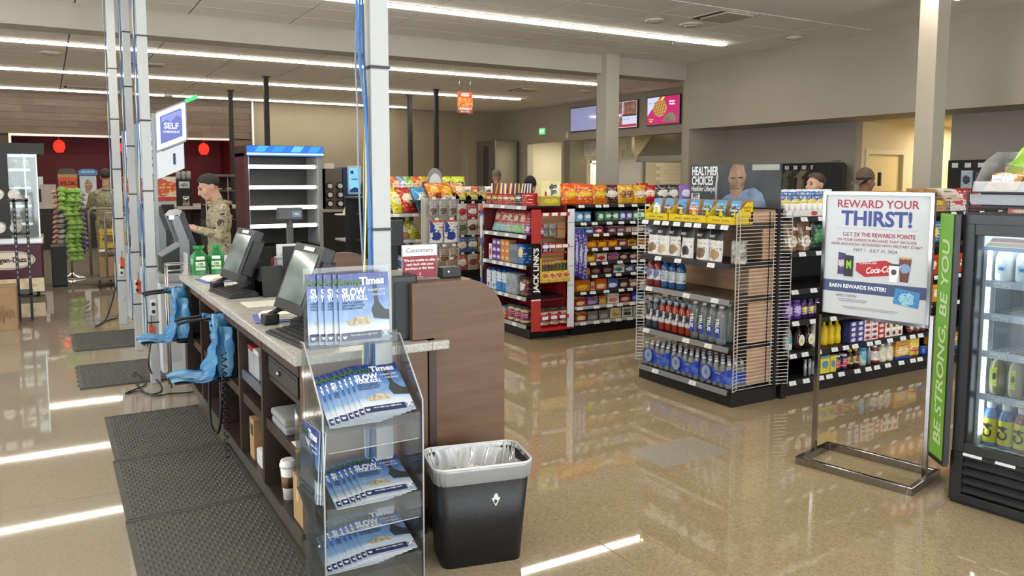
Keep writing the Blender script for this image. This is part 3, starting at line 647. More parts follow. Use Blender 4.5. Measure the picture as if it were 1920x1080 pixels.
# loose cords and orange tags on the floor by the poles
cable('floor_cable', [atz(x, y, .01+zz) for x, y, zz in ((283, 640, .35), (279, 680, .2), (287, 705, .05), (302, 722, 0), (300, 735, 0), (275, 738, 0), (252, 712, 0), (254, 698, .02), (270, 712, .01), (272, 722, 0), (245, 733, 0), (236, 738, 0), (262, 733, 0), (290, 742, 0), (320, 738, 0), (360, 735, .0), (400, 725, .0))], .006, BLACK, 'black power cord looped on the floor beside the poles', n=6)
cable('floor_cable', [(.62, 9.7, .45), (.5, 9.6, .12), (.4, 9.75, .02), (.5, 10.1, .01), (.65, 10.3, .01)], .008, BLACK, 'black cord curling from the farthest white pole to the floor')
for i, (x, y, z, l) in enumerate(((.675, 6.84, .42, 'orange warning tag on the cord below the blue bag'), (.72, 8.264, .62, 'orange warning tag on the middle white pole'), (.7, 9.855, .7, 'orange warning tag on the farthest white pole'))):
    q = thing('warning_tag', l, 'tag', (x, y, z)); MB().prism([(-.02, -.06), (.02, -.07), (.025, .05), (-.015, .07)], 'y', -.004, 0).build('tag', M('c8502a', .6), q); MB().tube([(0, -.002, .05), (0, -.002, .14)], .003, 5).build('string', BLACK, q)

# ================================================================== mats
MATM = NOISE('mat_rubber', [(.3, '45443f'), (.7, '504f4a')], ns=30, rough=.65)
def mat_(x0, y0, x1, y1, lab, grp, wavy=0, studs=True):
    t = thing('floor_mat', lab, 'floor mat', ((x0+x1)/2, (y0+y1)/2, 0), 0, grp)
    w, d = (x1-x0)/2, (y1-y0)/2
    b = MB(); n = 40
    poly = [(-w + (.012*sin(i/n*2*pi*5) if wavy else 0), -d+2*d*i/n) for i in range(n+1)][::-1] + [(w, -d), (w, d)]
    b.prism(poly, 'z', .001, .011); b.build('pad', MATM, t, bevel=0)
    for y in (-d, d-.02): MB().box(-w, y, .011, w, y+.02, .015).build('border', MATM, t)
    if studs:
        s = MB(); ny = int(2*d/.034); nx = int(2*w/.034)
        for j in range(ny):
            for i in range(nx):
                x, y = -w+.03+i*.034+(.017 if j % 2 else 0), -d+.03+j*.034
                if x > w-.02 or y > d-.02: continue
                k = len(s.v); r = .0115
                s.v += [(x-r, y, .0105), (x, y-r, .0105), (x+r, y, .0105), (x, y+r, .0105), (x, y, .0205)]
                for a, c in ((0, 1), (1, 2), (2, 3), (3, 0)): s.face((k+a, k+c, k+4))
        o = s.build('studs', MATM, t, fix=False); o['kind'] = 'stuff'
mat_(.275, 5.03, .88, 6.0, 'ribbed dark rubber mat along the counter, farthest of three', 'rubber mats along the counter'); mat_(.262, 4.1, .9, 5.02, 'ribbed dark rubber mat along the counter, middle of three', 'rubber mats along the counter'); mat_(.255, 3.0, .9, 4.09, 'ribbed dark rubber mat along the counter, nearest the camera', 'rubber mats along the counter')
mat_(.157, 6.93, .85, 7.8, 'dark mat with wavy edge beside the nearest white pole', 'mats behind the self checkouts', 1); mat_(.163, 8.5, .85, 9.44, 'dark mat with wavy edge beside the middle white pole', 'mats behind the self checkouts', 1)
# ================================================================== magazine rack
ACR = CLEAR('f6f9f9', .06, haze=.022)
def cover_mat():
    m, nt, b = _new('magazine_cover')
    tc = nt.nodes.new('ShaderNodeTexCoord'); sp = nt.nodes.new('ShaderNodeSeparateXYZ'); nt.links.new(tc.outputs['Generated'], sp.inputs[0])
    r = _ramp(nt, [(0, '9aa4b4'), (.14, '8c96a8'), (.16, 'd2d8de'), (.27, 'b9c6d4'), (.34, '86a6cc'), (.6, '5480bc'), (.85, '34529c'), (1, '283a84')])
    nt.links.new(sp.outputs[2], r.inputs[0])
    n = nt.nodes.new('ShaderNodeTexNoise'); n.inputs['Scale'].default_value = 5; n.inputs['Detail'].default_value = 3; nt.links.new(tc.outputs['Generated'], n.inputs['Vector'])
    f = _math(nt, 'MULTIPLY', _math(nt, 'SUBTRACT', n.outputs['Fac'], .45), .5)
    nt.links.new(_mix(nt, _math(nt, 'MAXIMUM', f, 0), r.outputs[0], 'f4f8fc'), b.inputs['Base Color'])
    b.inputs['Roughness'].default_value = .25; return m
COVER = cover_mat(); PAGE = M('e9e7e0', .6); NAVY = M('2a3358', .35); WTX = M('f4f6fa', .4); TAN = NOISE('tan_vehicle', [(.35, '8c8168'), (.6, 'c9bea0')], ns=60, rough=.5)
DKM = M('3b4148', .4)
mg_cov = MB().box(-.105, -.001, .0, .105, .0, .28).mesh('cover', COVER)
mg_pages = MB().box(-.104, .0002, .001, .104, .004, .279).mesh('pages', PAGE)
tail = MB().prism([(.035, .285-.03), (.05, .285-.03), (.062, .16), (.085, .13), (.105, .125), (.105, .085), (.04, .095), (.03, .13), (.044, .16)], 'y', -.0024, -.0012).mesh('aircraft_print', DKM)
veh = MB().prism([(-.075, .078), (-.06, .072), (.02, .075), (.03, .09), (.01, .1), (-.01, .108), (-.045, .104), (-.055, .092), (-.075, .09)], 'y', -.0026, -.0014).mesh('vehicle_print', TAN)
ads = MB().box(-.098, -.0022, .012, .07, -.0012, .044).mesh('ad_strip', NAVY)
bar_ = MB().box(-.105, -.002, .236, .0, -.0012, .246).mesh('dark_bar', M('1c2438', .4))
def magazine(loc, rx, rz, lab, grp):
    t = thing('magazine', lab, 'magazine', loc, 0, grp); t.rotation_euler = (rx, 0, rz)
    link('cover', mg_cov, t); link('pages', mg_pages, t); link('aircraft_print', tail, t); link('vehicle_print', veh, t); link('ad_strip', ads, t); link('dark_bar', bar_, t)
    txt('title', 'Army', .042, M('4a6e42', .4), t, (-.06, -.0028, .247), bold=.035); txt('title', 'Times', .042, WTX, t, (.035, -.003, .247), bold=.035)
    txt('headline', 'SLOW', .044, WTX, t, (-.092, -.003, .205), ax='LEFT', bold=.035, sx=.78); txt('headline', 'YOUR ROLL', .025, WTX, t, (-.092, -.003, .181), ax='LEFT', bold=.03, sx=.78)
    txt('byline', 'ARMY TO CHANGE\nDEPLOYMENT CYCLE\nFOR ARMOR UNITS', .0115, M('4a607e', .5), t, (-.092, -.003, .152), ax='LEFT', bold=.02, sx=.85)
    txt('byline', 'AUGUST ARMY\nPCS GUIDE', .011, WTX, t, (.09, -.003, .2), ax='RIGHT', ls=1.8)
    txt('ad_lettering', 'More than you might think', .0115, WTX, t, (-.06, -.003, .033), ax='LEFT', sx=.9); txt('ad_lettering', 'w', .022, WTX, t, (-.085, -.003, .028), bold=.04); txt('emblem', 'X', .03, WTX, t, (.086, -.003, .03), bold=.02)
    return t
rk = thing('magazine_rack', 'clear acrylic three-tier magazine rack on the floor at the counter end', 'rack', (0, 0, 0))
prof = [(3.11, .01), (3.11, 1.0), (3.07, 1.0), (2.84, .775), (2.84, .01)]
for x in (.85, 1.255): MB().prism(prof, 'x', x-.003, x+.003).build('side_panel', ACR, rk)
MB().box(.853, 3.108, .01, 1.252, 3.114, 1.0).build('back_panel', CLEAR('f6f8f8', .05, haze=.03), rk)
edge = CLEAR('dfe6e6', .5, haze=.45)
for x in (.85, 1.255): MB().tube([(x, 3.11, 1.0), (x, 3.07, 1.0), (x, 2.84, .775), (x, 2.84, .01)], .0035, 6).build('edge', edge, rk)
for n, (z0, z1) in enumerate(((.69, .835), (.365, .42), (.115, .165))):
    s = MB().prism([(2.85, z0), (3.11, z1), (3.11, z1-.005), (2.85, z0-.005)], 'x', .854, 1.251).build('tier', ACR, rk)
    lip = MB().box(.86, 2.842, z0-.075, 1.245, 2.847, z0+.035).build('lip', ACR, s); MB().tube([(.87, 2.843, z0-.072), (1.235, 2.843, z0-.072)], .0025, 5).build('lip_edge', edge, s)
for z in (.95, .62, .3): MB().lathe([(.005, 0), (.005, .004)], 8).build('rivet', M('e6e6e6', .3), rk, (.846, 2.9, z*.8)).rotation_euler = (0, radians(-90), 0)
# pocket on the side of the rack
pk = MB().prism([(2.83, .33), (3.08, .42), (3.08, .425), (2.83, .335)], 'x', .812, .848).build('side_pocket', ACR, rk)
MB().prism([(2.83, .33), (3.08, .42), (3.08, .74), (2.83, .60)], 'x', .809, .812).build('pocket_front', ACR, pk)
for i in range(3):
    lf = magazine((.842-.008*i, 2.95+.01*i, .42), 0, radians(-88), 'magazine in the side pocket of the clear rack, %s' % ('closest to the rack', 'middle copy', 'outermost copy')[i], 'magazines in the side pocket')
    lf.rotation_euler = (radians(-3), 0, radians(-88))
# top holder
th = thing('magazine_holder', 'clear upright magazine holder on the near end of the counter', 'holder', (1.025, 3.05, .985))
MB().box(-.17, .03, 0, .19, .034, .31).build('back', CLEAR('f6f8f8', .05, haze=.05), th); MB().box(-.17, -.05, 0, .19, .034, .005).build('base', ACR, th); MB().box(-.17, -.05, 0, .19, -.046, .05).build('front_lip', ACR, th)
offs = (-.115, -.075, -.052, -.018, 0)
for i, ox in enumerate(offs): magazine((1.085+ox, 3.068-.011*(i+1)*.9, .991), radians(-3), 0, 'magazine in the top holder on the counter, %s copy from the post side' % ORD[len(offs)-1-i], 'magazines in the top holder')
for n, (n_, z, rx, nm) in enumerate(((7, .708, -60, 'upper'), (6, .387, -76, 'middle'), (8, .137, -76, 'bottom'))):
    for i in range(n_):
        k = n_-1-i
        magazine((1.13-.0215*k-(.012 if k > 3 else 0), 2.862, z+.0045*i*(1 if n == 0 else .8)), radians(rx), radians(-2), 'magazine on the %s tier of the clear rack, %s from the top of the fan' % (nm, ORD[k]), 'magazines on the %s tier' % nm)

# ================================================================== waste bin
tc_ = thing('waste_bin', 'black plastic waste bin with a clear liner in front of the counter', 'bin', (1.57, 2.98, 0), radians(-13))
def rr(w, d, r, n=5):
    out = []
    for cx, cy, a0 in ((w/2-r, d/2-r, 0), (-w/2+r, d/2-r, 90), (-w/2+r, -d/2+r, 180), (w/2-r, -d/2+r, 270)):
        for i in range(n+1):
            a = radians(a0+90*i/n); out.append((cx+r*cos(a), cy+r*sin(a)))
    return out
def loft(b, rings):
    n0 = len(b.v); n = len(rings[0][0]); b.sm = True
    for poly, z in rings: b.v += [(x, y, z+(dz if False else 0)) for x, y in poly for dz in (0,)]
    for i in range(len(rings)-1):
        for k in range(n):
            k2 = (k+1) % n; b.face((n0+i*n+k, n0+i*n+k2, n0+(i+1)*n+k2, n0+(i+1)*n+k))
    b.sm = False; return n0, n
b = MB(); n0, n = loft(b, [(rr(.35, .22, .04), .0), (rr(.42, .28, .05), .43), (rr(.41, .27, .05), .43), (rr(.34, .21, .04), .02)]); b.face([n0+k for k in range(n)][::-1]); b.face([n0+3*n+k for k in range(n)])
b.build('bin', NOISE('bin_plastic', [(.3, '121315'), (.7, '1b1c1f')], ns=50, rough=.5, bump=.1), tc_)
LIN = CLEAR('f6f7f7', .25, haze=.3)
def pleat(w, d, r, amp, k=0):
    p = rr(w, d, r, 14); n = len(p); return [(x*(1+amp*sin(i*1.9+k)+amp*.6*sin(i*.83+2*k)), y*(1+amp*sin(i*1.9+k)+amp*.6*cos(i*.71+k))) for i, (x, y) in enumerate(p)]
b = MB(); loft(b, [(pleat(.412, .274, .05, .012, 1), .372), (pleat(.43, .29, .05, .012, 2), .39), (pleat(.44, .30, .055, .008), .43), (pleat(.438, .298, .055, 0), .448), (pleat(.42, .28, .05, 0), .446)]); b.build('liner', LIN, tc_)
b = MB(); loft(b, [(pleat(.42, .28, .05, 0), .446), (pleat(.395, .255, .05, .03, 1), .40), (pleat(.36, .22, .05, .06, 2), .34), (pleat(.3, .17, .05, .1, 3), .27), (pleat(.2, .1, .04, .2, 1), .2)]); b.build('liner_inside', CLEAR('f6f7f7', .25, haze=.62), tc_)
for i in range(3): MB().grid(lambda u, v: (-.12+.1*i+(u-.5)*.09+.02*sin(5*v+i), .115-.11*v*v+.012*sin(9*u+i), .445-.16*v), 8, 6).build('liner_fold', CLEAR('f8f8f8', .25, haze=.45), tc_)
MB().tube([(x, y, .446) for x, y in rr(.435, .295, .055)], .005, 6, closed=True).build('liner_rim', CLEAR('ffffff', .3, haze=.7), tc_)
rnd = random.Random(5)
for i, (x, y, w) in enumerate(((.09, .02, .09), (-.12, -.03, .07), (-.03, .05, .08), (.0, -.05, .06))):
    o = tag(MB().grid(lambda u, v: ((u-.5)*w*1.6, (v-.5)*w, .01*sin(6*u+i)+.012*cos(5*v)), 5, 4).build('paper_scrap', M('e9e9e6', .7), None), 'crumpled white receipt in the waste bin, %s' % ('largest piece', 'piece at the counter side', 'piece at the back', 'small piece in the middle')[i], 'paper', 'paper scraps in the bin')
    c, s_ = cos(radians(-13)), sin(radians(-13)); o.location = (1.57+c*x-s_*y, 2.98+s_*x+c*y, .33+.02*i); o.rotation_euler = (.5-.2*i, .3, .7*i)
rec = MB().grid(lambda u, v: ((u-.5)*.13, (v-.5)*.1, 0), 2, 2)
st = MB().prism([(0, -.03), (.019, .008), (.009, .012), (.009, .02), (.004, .028), (-.004, .028), (-.009, .02), (-.009, .012), (-.019, .008)], 'y', -.1335, -.1315).build('recycle_sticker', M('d9dcdc', .4), tc_, (.05, 0, .30))
st.rotation_euler = (radians(4), 0, 0)
MB().prism([(-.007, -.012), (.0, -.018), (.007, -.004), (-.006, .004)], 'y', -.1338, -.1334).build('sticker_print', M('2b2d30', .5), tc_, (.05, 0, .30)).rotation_euler = (radians(4), 0, 0)

# ================================================================== poster on a chrome floor stand
PA = Vector((3.88, 3.05, 0)); PB = Vector((4.012, 2.443, 0)); ang = math.atan2((PB-PA).y, (PB-PA).x)
ps = thing('poster_stand', 'chrome floor stand holding a white rewards poster', 'poster stand', ((PA+PB)/2), ang)
# local: x along the sign to the viewer's right, -y towards the viewer
L = .311
for x in (-L, L): MB().box(x-.0125, -.0125, .04, x+.0125, .0125, .93).build('post', CHROME, ps, bevel=.003)
bb = .20
MB().box(-L-.014, -bb, .0, -L+.014, bb, .045).build('base_rail', CHROME, ps, bevel=.003); MB().box(L-.014, -bb, 0, L+.014, bb, .045).build('base_rail', CHROME, ps, bevel=.003)
MB().box(-L+.014, -bb, .0, L-.014, -bb+.026, .045).build('base_rail', CHROME, ps, bevel=.003); MB().box(-L+.014, bb-.026, 0, L-.014, bb, .045).build('base_rail', CHROME, ps, bevel=.003)
z0, z1 = .862, 1.578
f = MB(); f.box(-.30, -.02, z0, -.283, .012, z1).box(.283, -.02, z0, .30, .012, z1).box(-.30, -.02, z1-.017, .30, .012, z1).box(-.30, -.02, z0, .30, .012, z0+.017)
f.build('frame', CHROME, ps)
sheet = MB().box(-.284, -.008, z0+.016, .284, .004, z1-.016).build('sheet', M('cdd2d8', .35), ps)
PRED = M('a8384a', .5); PBLU = M('3b4f96', .5); PGRY = M('6d7078', .5)
def pt(s, size, mat, x, zf, **kw): return txt('lettering', s, size, mat, sheet, (x, -.0092, z0+(z1-z0)*zf), **kw)
pt('REWARD YOUR', .062, PRED, 0, .903, bold=.012); pt('THIRST!', .114, PBLU, 0, .787, bold=.03, sx=.97)
MB().box(-.22, -.0092, z0+.5105, .22, -.0082, z0+.5125).build('rule', M('b5b9c2', .5), sheet)
pt('GET', .032, PGRY, -.155, .665); pt('2X THE REWARDS POINTS', .032, PRED, .045, .665, bold=.015, sx=.86); pt('ON YOUR EXPRESS PURCHASES THAT INCLUDE', .0215, M('a05062', .5), 0, .622, sx=.94); pt('NON-ALCOHOLIC BEVERAGES WITH MILITARY STAR.*', .0215, M('96506a', .5), 0, .588, sx=.94); pt('MAY 1 - JULY 31, 2024', .025, PGRY, 0, .545)
MB().box(-.284, -.0095, z0+.146, .284, -.008, z0+.212).build('navy_band', M('46547e', .5), sheet); pt('EARN REWARDS FASTER!', .03, M('f4f6fa', .5), -.09, .25, bold=.03, sx=.95)
cdm = MB().box(0, 0, 0, .13, .002, .085).build('card_picture', PR('3f8ecb', '9fd3e6', '2a5f94', zc=.45, rx=.3, rz=.4, seed=2), sheet, (.11, -.0115, z0+.112)); cdm.rotation_euler = (0, radians(7), 0)
pt('APPLY NOW', .021, M('787b84', .5), -.15, .175); pt('AT MYECP.COM OR AT YOUR LOCAL\nEXPRESS OR MAIN STORE TODAY', .010, M('9a9ca4', .5), -.115, .14); pt('*Terms and conditions apply. See store for details. Offer valid on qualifying purchases only,\nwhile supplies last. Exclusions may apply to fuel and other selected items in store.', .0085, M('a9abb2', .5), -.02, .085)
# pictures of drinks on the poster
zz = z0+.232
MB().prism([(-.205, 0), (-.165, 0), (-.163, .12), (-.203, .125)], 'y', -.0105, -.0085).build('can_picture', PR('2e3b7c', 'c8ccd4', 'b52a34', zc=.5, rx=.5, rz=.18, seed=5), sheet, (0, 0, zz+.015))
MB().prism([(-.168, 0), (-.118, 0), (-.115, .118), (-.166, .122)], 'y', -.0125, -.0105).build('can_picture', M('23282a', .4), sheet, (0, 0, zz+.005)); txt('lettering', 'M', .06, M('8fd32c', .4), sheet, (-.141, -.013, zz+.07), bold=.05, sx=.6)
MB().prism([(-.1, .03), (-.05, 0), (.10, .02), (.10, .085), (.06, .10), (-.1, .075)], 'y', -.0105, -.0085).build('carton_picture', M('b3212c', .4), sheet, (0, 0, zz+.01)); txt('lettering', 'Coca-Cola', .048, M('f6eeee', .4), sheet, (.03, -.0112, zz+.055), shear=.4, bold=.02, sx=.75).rotation_euler = (radians(90), radians(-9), 0); txt('lettering', 'Coca-Cola', .022, M('f6eeee', .4), sheet, (-.035, -.0112, zz+.09), shear=.3).rotation_euler = (radians(90), radians(-5), 0)
MB().prism([(.085, .0), (.128, .0), (.138, .1), (.08, .1)], 'y', -.0128, -.0106).build('cup_picture', PR('eef0f2', '3d3f46', None, zc=.55, rx=.25, rz=.15, top='3a3c42', tz=.9), sheet, (0, 0, zz-.005))
MB().prism([(.14, .0), (.182, .0), (.198, .135), (.132, .135)], 'y', -.0115, -.0095).build('cup_picture', PR('5b3226', '7aa8d8', 'a4432c', zc=.55, rx=.4, rz=.2, top='c9a06a', tz=.92, seed=3), sheet, (0, 0, zz))

# ================================================================== upright drinks cooler
FA = Vector((3.925, 2.259, 0)); FT = Vector((.10794, -.99416, 0)); fang = math.atan2(FT.y, FT.x)
fr = thing('drinks_cooler', 'black glass-door drinks cooler with lit white shelves beside the poster', 'cooler', FA, fang)
# local x runs along the front to the viewer's right, +y into the cabinet
CB = M('17181a', .4); CB2 = M('26282a', .35)
FW, FD, FH = .66, .62, 1.48
MB().box(0, .02, .02, .07, FD, FH-.0).build('side_wall', CB, fr); MB().box(FW-.07, .02, .02, FW, FD, FH).build('side_wall', CB, fr); MB().box(.07, FD-.06, .28, FW-.07, FD, FH).build('back_wall', CB, fr); MB().box(.07, .02, FH-.06, FW-.07, FD-.06, FH).build('top_wall', CB, fr)
MB().box(.07, .09, .26, FW-.07, FD-.06, .3).build('floor_tray', M('dfe4e8', .4), fr)
LINR = M('d9e2e6', .5); MB().box(.07, .09, .3, .085, FD-.06, FH-.06).build('liner', LINR, fr); MB().box(.085, FD-.075, .3, FW-.085, FD-.06, FH-.06).build('liner', LINR, fr); MB().box(FW-.085, .09, .3, FW-.07, FD-.06, FH-.06).build('liner', LINR, fr)
lw = MB()
for x in (.17, .36, .52): lw.box(x, FD-.079, .32, x+.012, FD-.074, FH-.1)
for y in (.2, .4): lw.box(.085, y, .32, .089, y+.012, FH-.1)
lw.build('shelf_rails', M('b9c3c8', .4, .3), fr)
gb = MB(); gb.box(0, 0, .02, FW, .02, .06).box(0, 0, .25, FW, .02, .272).box(0, 0, .06, .06, .02, .25).box(FW-.05, 0, .06, FW, .02, .25); gb.build('kick_panel', CB, fr, bevel=.002)
for i in range(4): MB().prism([(.004, .072+i*.046), (.03, .095+i*.046), (.03, .1+i*.046), (.002, .08+i*.046)], 'x', .06, FW-.05).build('louvre', M('2c2e30', .4), fr)
MB().box(.06, .05, .06, FW-.05, .055, .25).build('grille_backing', M('08090a', .7), fr); MB().box(.0, .02, 0, FW, FD, .02).build('foot', BLACK, fr)
dd = thing('x', None, None); dd.name = 'door'; dd.parent = fr
for q in ((.005, .0, .275, .06, .03, 1.43), (FW-.06, 0, .275, FW-.005, .03, 1.43), (.06, 0, .275, FW-.06, .03, .325), (.06, 0, 1.375, FW-.06, .03, 1.43)): MB().box(*q).build('door_rail', CB2, dd, bevel=.003)
MB().box(.06, .012, .325, FW-.06, .016, 1.375).build('pane', CLEAR('eef4f6', .05, haze=.012), dd)
MB().box(.005, -.0, 1.43, FW-.005, .02, 1.475).build('header', CB2, fr); 
hd = MB().box(.085, .05, 1.30, FW-.085, .06, 1.385).build('lit_header', EM('dfeaf0', .75), fr)
for i, c in enumerate(('b2382f', 'c9b14a', '2f7fb8')): MB().prism([(.125-.018*i, 1.364-.022*i), (FW-.085, 1.364-.022*i), (FW-.085, 1.344-.022*i), (.109-.018*i, 1.344-.022*i)], 'y', .046, .049).build('colour_stripe', M(c, .4), hd)
MB().box(.1, .07, 1.395, FW-.1, .1, 1.41).build('lamp_tube', EM('f2faff', 9), fr); MB().box(.088, .1, .36, .098, .115, 1.3).build('lamp_tube', EM('f2faff', 5), fr)
shz = (1.145, .98, .79, .57)
rail = M('c9d2e6', .35); tagm = PR('f2f4f6', None, '6d7480', ls=4, lz=(.0, 1))
for i, z in enumerate(shz):
    s = MB()
    for k in range(22): s.bar((.09+k*.0226, .11, z-.005), (.09+k*.0226, FD-.1, z-.005), .004)
    s.bar((.085, .11, z-.008), (FW-.085, .11, z-.008), .006); s.bar((.085, .5, z-.008), (FW-.085, .5, z-.008), .006)
    so = s.build('shelf', M('dfe6ea', .35, .2), fr); MB().box(.085, .098, z-.032, FW-.085, .103, z+.004).build('label_rail', rail, so)
    for x in (.12, .25, .36, .47): MB().box(x, .0955, z-.03, x+.075, .0975, z-.002).build('price_tag', tagm, so)
for i in range(4): MB().prism([(-.004, .262), (.002, .275), (.003, .275), (-.003, .262)], 'x', .06+i*.15, .15+i*.15).build('price_card', M('d8dade', .5), fr)
WS = M('eef2f4', .3)
def bottle(prof, mats, mis, seg=16, sq=0):
    return MB().lathe(prof, seg, mis=mis, sq=sq).mesh('bottle', mats)
def fpos(x, y, z): return FA + FT*x + Vector((.99416, .10794, 0))*y + Vector((0, 0, z))
LIQ = {}
def bottle_thing(name, cat, lab, grp, loc, rz, body, cap, label=None, text=None):
    o = link(name, body, None, loc, rz); tag(o, lab, cat, grp)
    o.scale = (1, 1, 1.12) if 'cooler' in (grp or '') else (1, 1, 1)
    if cap: link('cap', cap, o)
    if label: link('label', label, o)
    if text:
        for (s, size, mat, pos, rot, kw) in text: txt('lettering', s, size, mat, o, pos, rot, **kw)
    return o
# bottom shelf: sport bottles with yellow sleeves
cap4 = MB().lathe([(.02, .172), (.021, .178), (.021, .196), (.019, .2)], 16).mesh('cap', M('e4e8ec', .35)); lab4 = MB().lathe([(.0352, .018), (.0352, .128)], 18, caps=False).mesh('label', M('e9e02c', .35))
dk = M('1b1b18', .4)
for i in range(12):
    r, c = divmod(i, 6); colr = ('5b86b8', '4a78b0', '9a5560', '9c3f4a', 'a04550', '7a4f8c')[c]
    bd = MB().lathe([(.03, .0), (.034, .006), (.0345, .018), (.0345, .128), (.034, .14), (.026, .162), (.018, .17), (.018, .175)], 16).mesh('bottle', M(colr, .2, 0, .4))
    bottle_thing('sports_drink_bottle', 'bottle', '%s bottle with yellow sleeve on the cooler floor, %s in the %s row' % (('blue', 'dark blue', 'pink', 'red', 'ruby', 'purple')[c], ORD[c], ('front', 'back')[r]), 'yellow sleeve bottles in the cooler', fpos(.118+c*.072+.01*r, .155+.075*r, .302), fang, bd, cap4, lab4, [('C4', .06, dk, (0, -.0362, .073), (radians(90), radians(-90), 0), dict(bold=.03, sx=.9))] if c not in (5,) else None)
# clear round bottles
gcap = MB().lathe([(.014, .168), (.015, .17), (.015, .188)], 12).mesh('cap', M('d5d8d6', .3, .4)); glab = MB().prism([(-.013, .04), (.013, .04), (.013, .125), (-.013, .125)], 'y', -.0385, -.036).mesh('label', PR('cfe24a', '3a4a1a', '22301a', seed=1))
for i in range(9):
    r, c = divmod(i, 3)
    bd = MB().lathe([(.028, 0), (.033, .008), (.037, .05), (.037, .10), (.03, .14), (.014, .16), (.013, .17)], 16).mesh('bottle', (M('8f8456', .12, 0, .6), M('a9a07a', .12, 0, .6), M('6d5f30', .15, 0, .6))[min(2, (r+c) % 3)])
    bottle_thing('tea_bottle', 'bottle', 'round amber drink bottle on the second cooler shelf, %s in the %s row' % (ORD[c], ('front', 'middle', 'back')[r]), 'amber bottles in the cooler', fpos(.135+c*.085+.012*r, .16+.085*r, shz[3]+.001), fang, bd, gcap, glab if r == 0 else None)
# white milk-type bottles on the top shelf
wcap = MB().lathe([(.02, .135), (.02, .155)], 14).mesh('cap', M('e9edf0', .4)); wlab = MB().box(-.018, -.041, .035, .02, -.0385, .075).mesh('label', PR('d9e8f4', '3d86c4', '3d86c4', seed=7))
wb = MB().lathe([(.036, 0), (.04, .01), (.04, .1), (.03, .125), (.018, .136)], 18).mesh('bottle', M('eff3f5', .3))
for i in range(8):
    r, c = divmod(i, 4)
    bottle_thing('milk_bottle', 'bottle', 'white plastic bottle on the top cooler shelf, %s in the %s row' % (ORD[c], ('front', 'back')[r]), 'white bottles in the cooler', fpos(.137+c*.092, .165+.1*r, shz[0]+.001), fang, wb, wcap, wlab)
o = tag(MB().box(-.03, -.03, 0, .03, .03, .13).build('juice_carton', PR('b5303c', 'f0e2d8', '7a1c26'), None, fpos(.42, .16, shz[2]+.001), fang), 'red drink carton on the third cooler shelf at the frame edge', 'carton')
# green side banner
G1 = Vector((3.985, 2.40, 0)); G2 = Vector((3.885, 2.262, 0)); ga = math.atan2((G2-G1).y, (G2-G1).x); gl = (G2-G1).length
gbn = thing('side_banner', 'tall green banner reading be strong be you on the cooler side', 'banner', (G1+G2)/2, ga)
MB().box(-gl/2, -.008, .21, gl/2, .008, 1.475).build('panel', NOISE('banner_green', [(.3, '6fae3a'), (.7, '7cbb44')], ns=2, rough=.4), gbn)
MB().box(-gl/2-.002, -.012, .19, gl/2+.002, .012, .212).build('bottom_rail', BLACK, gbn); MB().box(gl/2-.008, -.013, .21, gl/2+.012, .013, 1.475).build('edge_rail', BLACK, gbn)
txt('lettering', 'BE STRONG, BE YOU', .112, M('c9e2ae', .5), gbn, (.003, -.0095, .81), (radians(90), radians(-90), 0), bold=.02, sx=1.02, shear=.1)
# salad rack on top of the cooler
sr = thing('wire_rack', 'black wire rack with grey tray standing on the cooler', 'rack', fpos(0, 0, FH), fang)
for x in (.01, .33, .65):
    MB().box(x-.005, .02, .0, x+.005, .03, .105).build('upright', BLACK, sr); MB().box(x-.005, .45, 0, x+.005, .46, .14).build('upright', BLACK, sr)
MB().box(.005, .015, .1, .655, .46, .108).build('deck', BLACK, sr); MB().box(.02, .03, .045, .645, .036, .095).build('grey_panel', M('9aa0a6', .35), sr); MB().box(.005, .01, .03, .655, .02, .04).build('front_bar', BLACK, sr); MB().box(.005, .01, .0, .655, .02, .006).build('front_bar', BLACK, sr)
tr_ = thing('clear_bin', 'clear plastic bin of bagged bread on top of the wire rack', 'bin', fpos(.02, .04, FH+.109), fang)
BN = CLEAR('f2f4f2', .3, haze=.22)
for x in (0.0, .60): MB().prism([(.0, .0), (.38, .0), (.38, .2), (.26, .2), (.12, .15), (.0, .02)], 'x', x, x+.005).build('side', BN, tr_)
MB().box(.005, .375, 0, .6, .38, .2).build('back', BN, tr_); MB().box(.005, -.003, 0, .6, .0, .05).build('front', BN, tr_); MB().box(0, 0, -.004, .605, .38, 0).build('base', BN, tr_)
for x in (.09, .26): MB().box(x, -.006, .045, x+.095, -.0035, .08).build('price_tag', tagm, tr_)
o = tag(MB().box(-.06, -.04, 0, .06, .04, .035).build('snack_box', PR('b5543c', 'd9c8b0', '7d2a1e', seed=3), None, fpos(.25, .07, FH+.001), fang), 'small red snack box under the wire rack on the cooler', 'box')

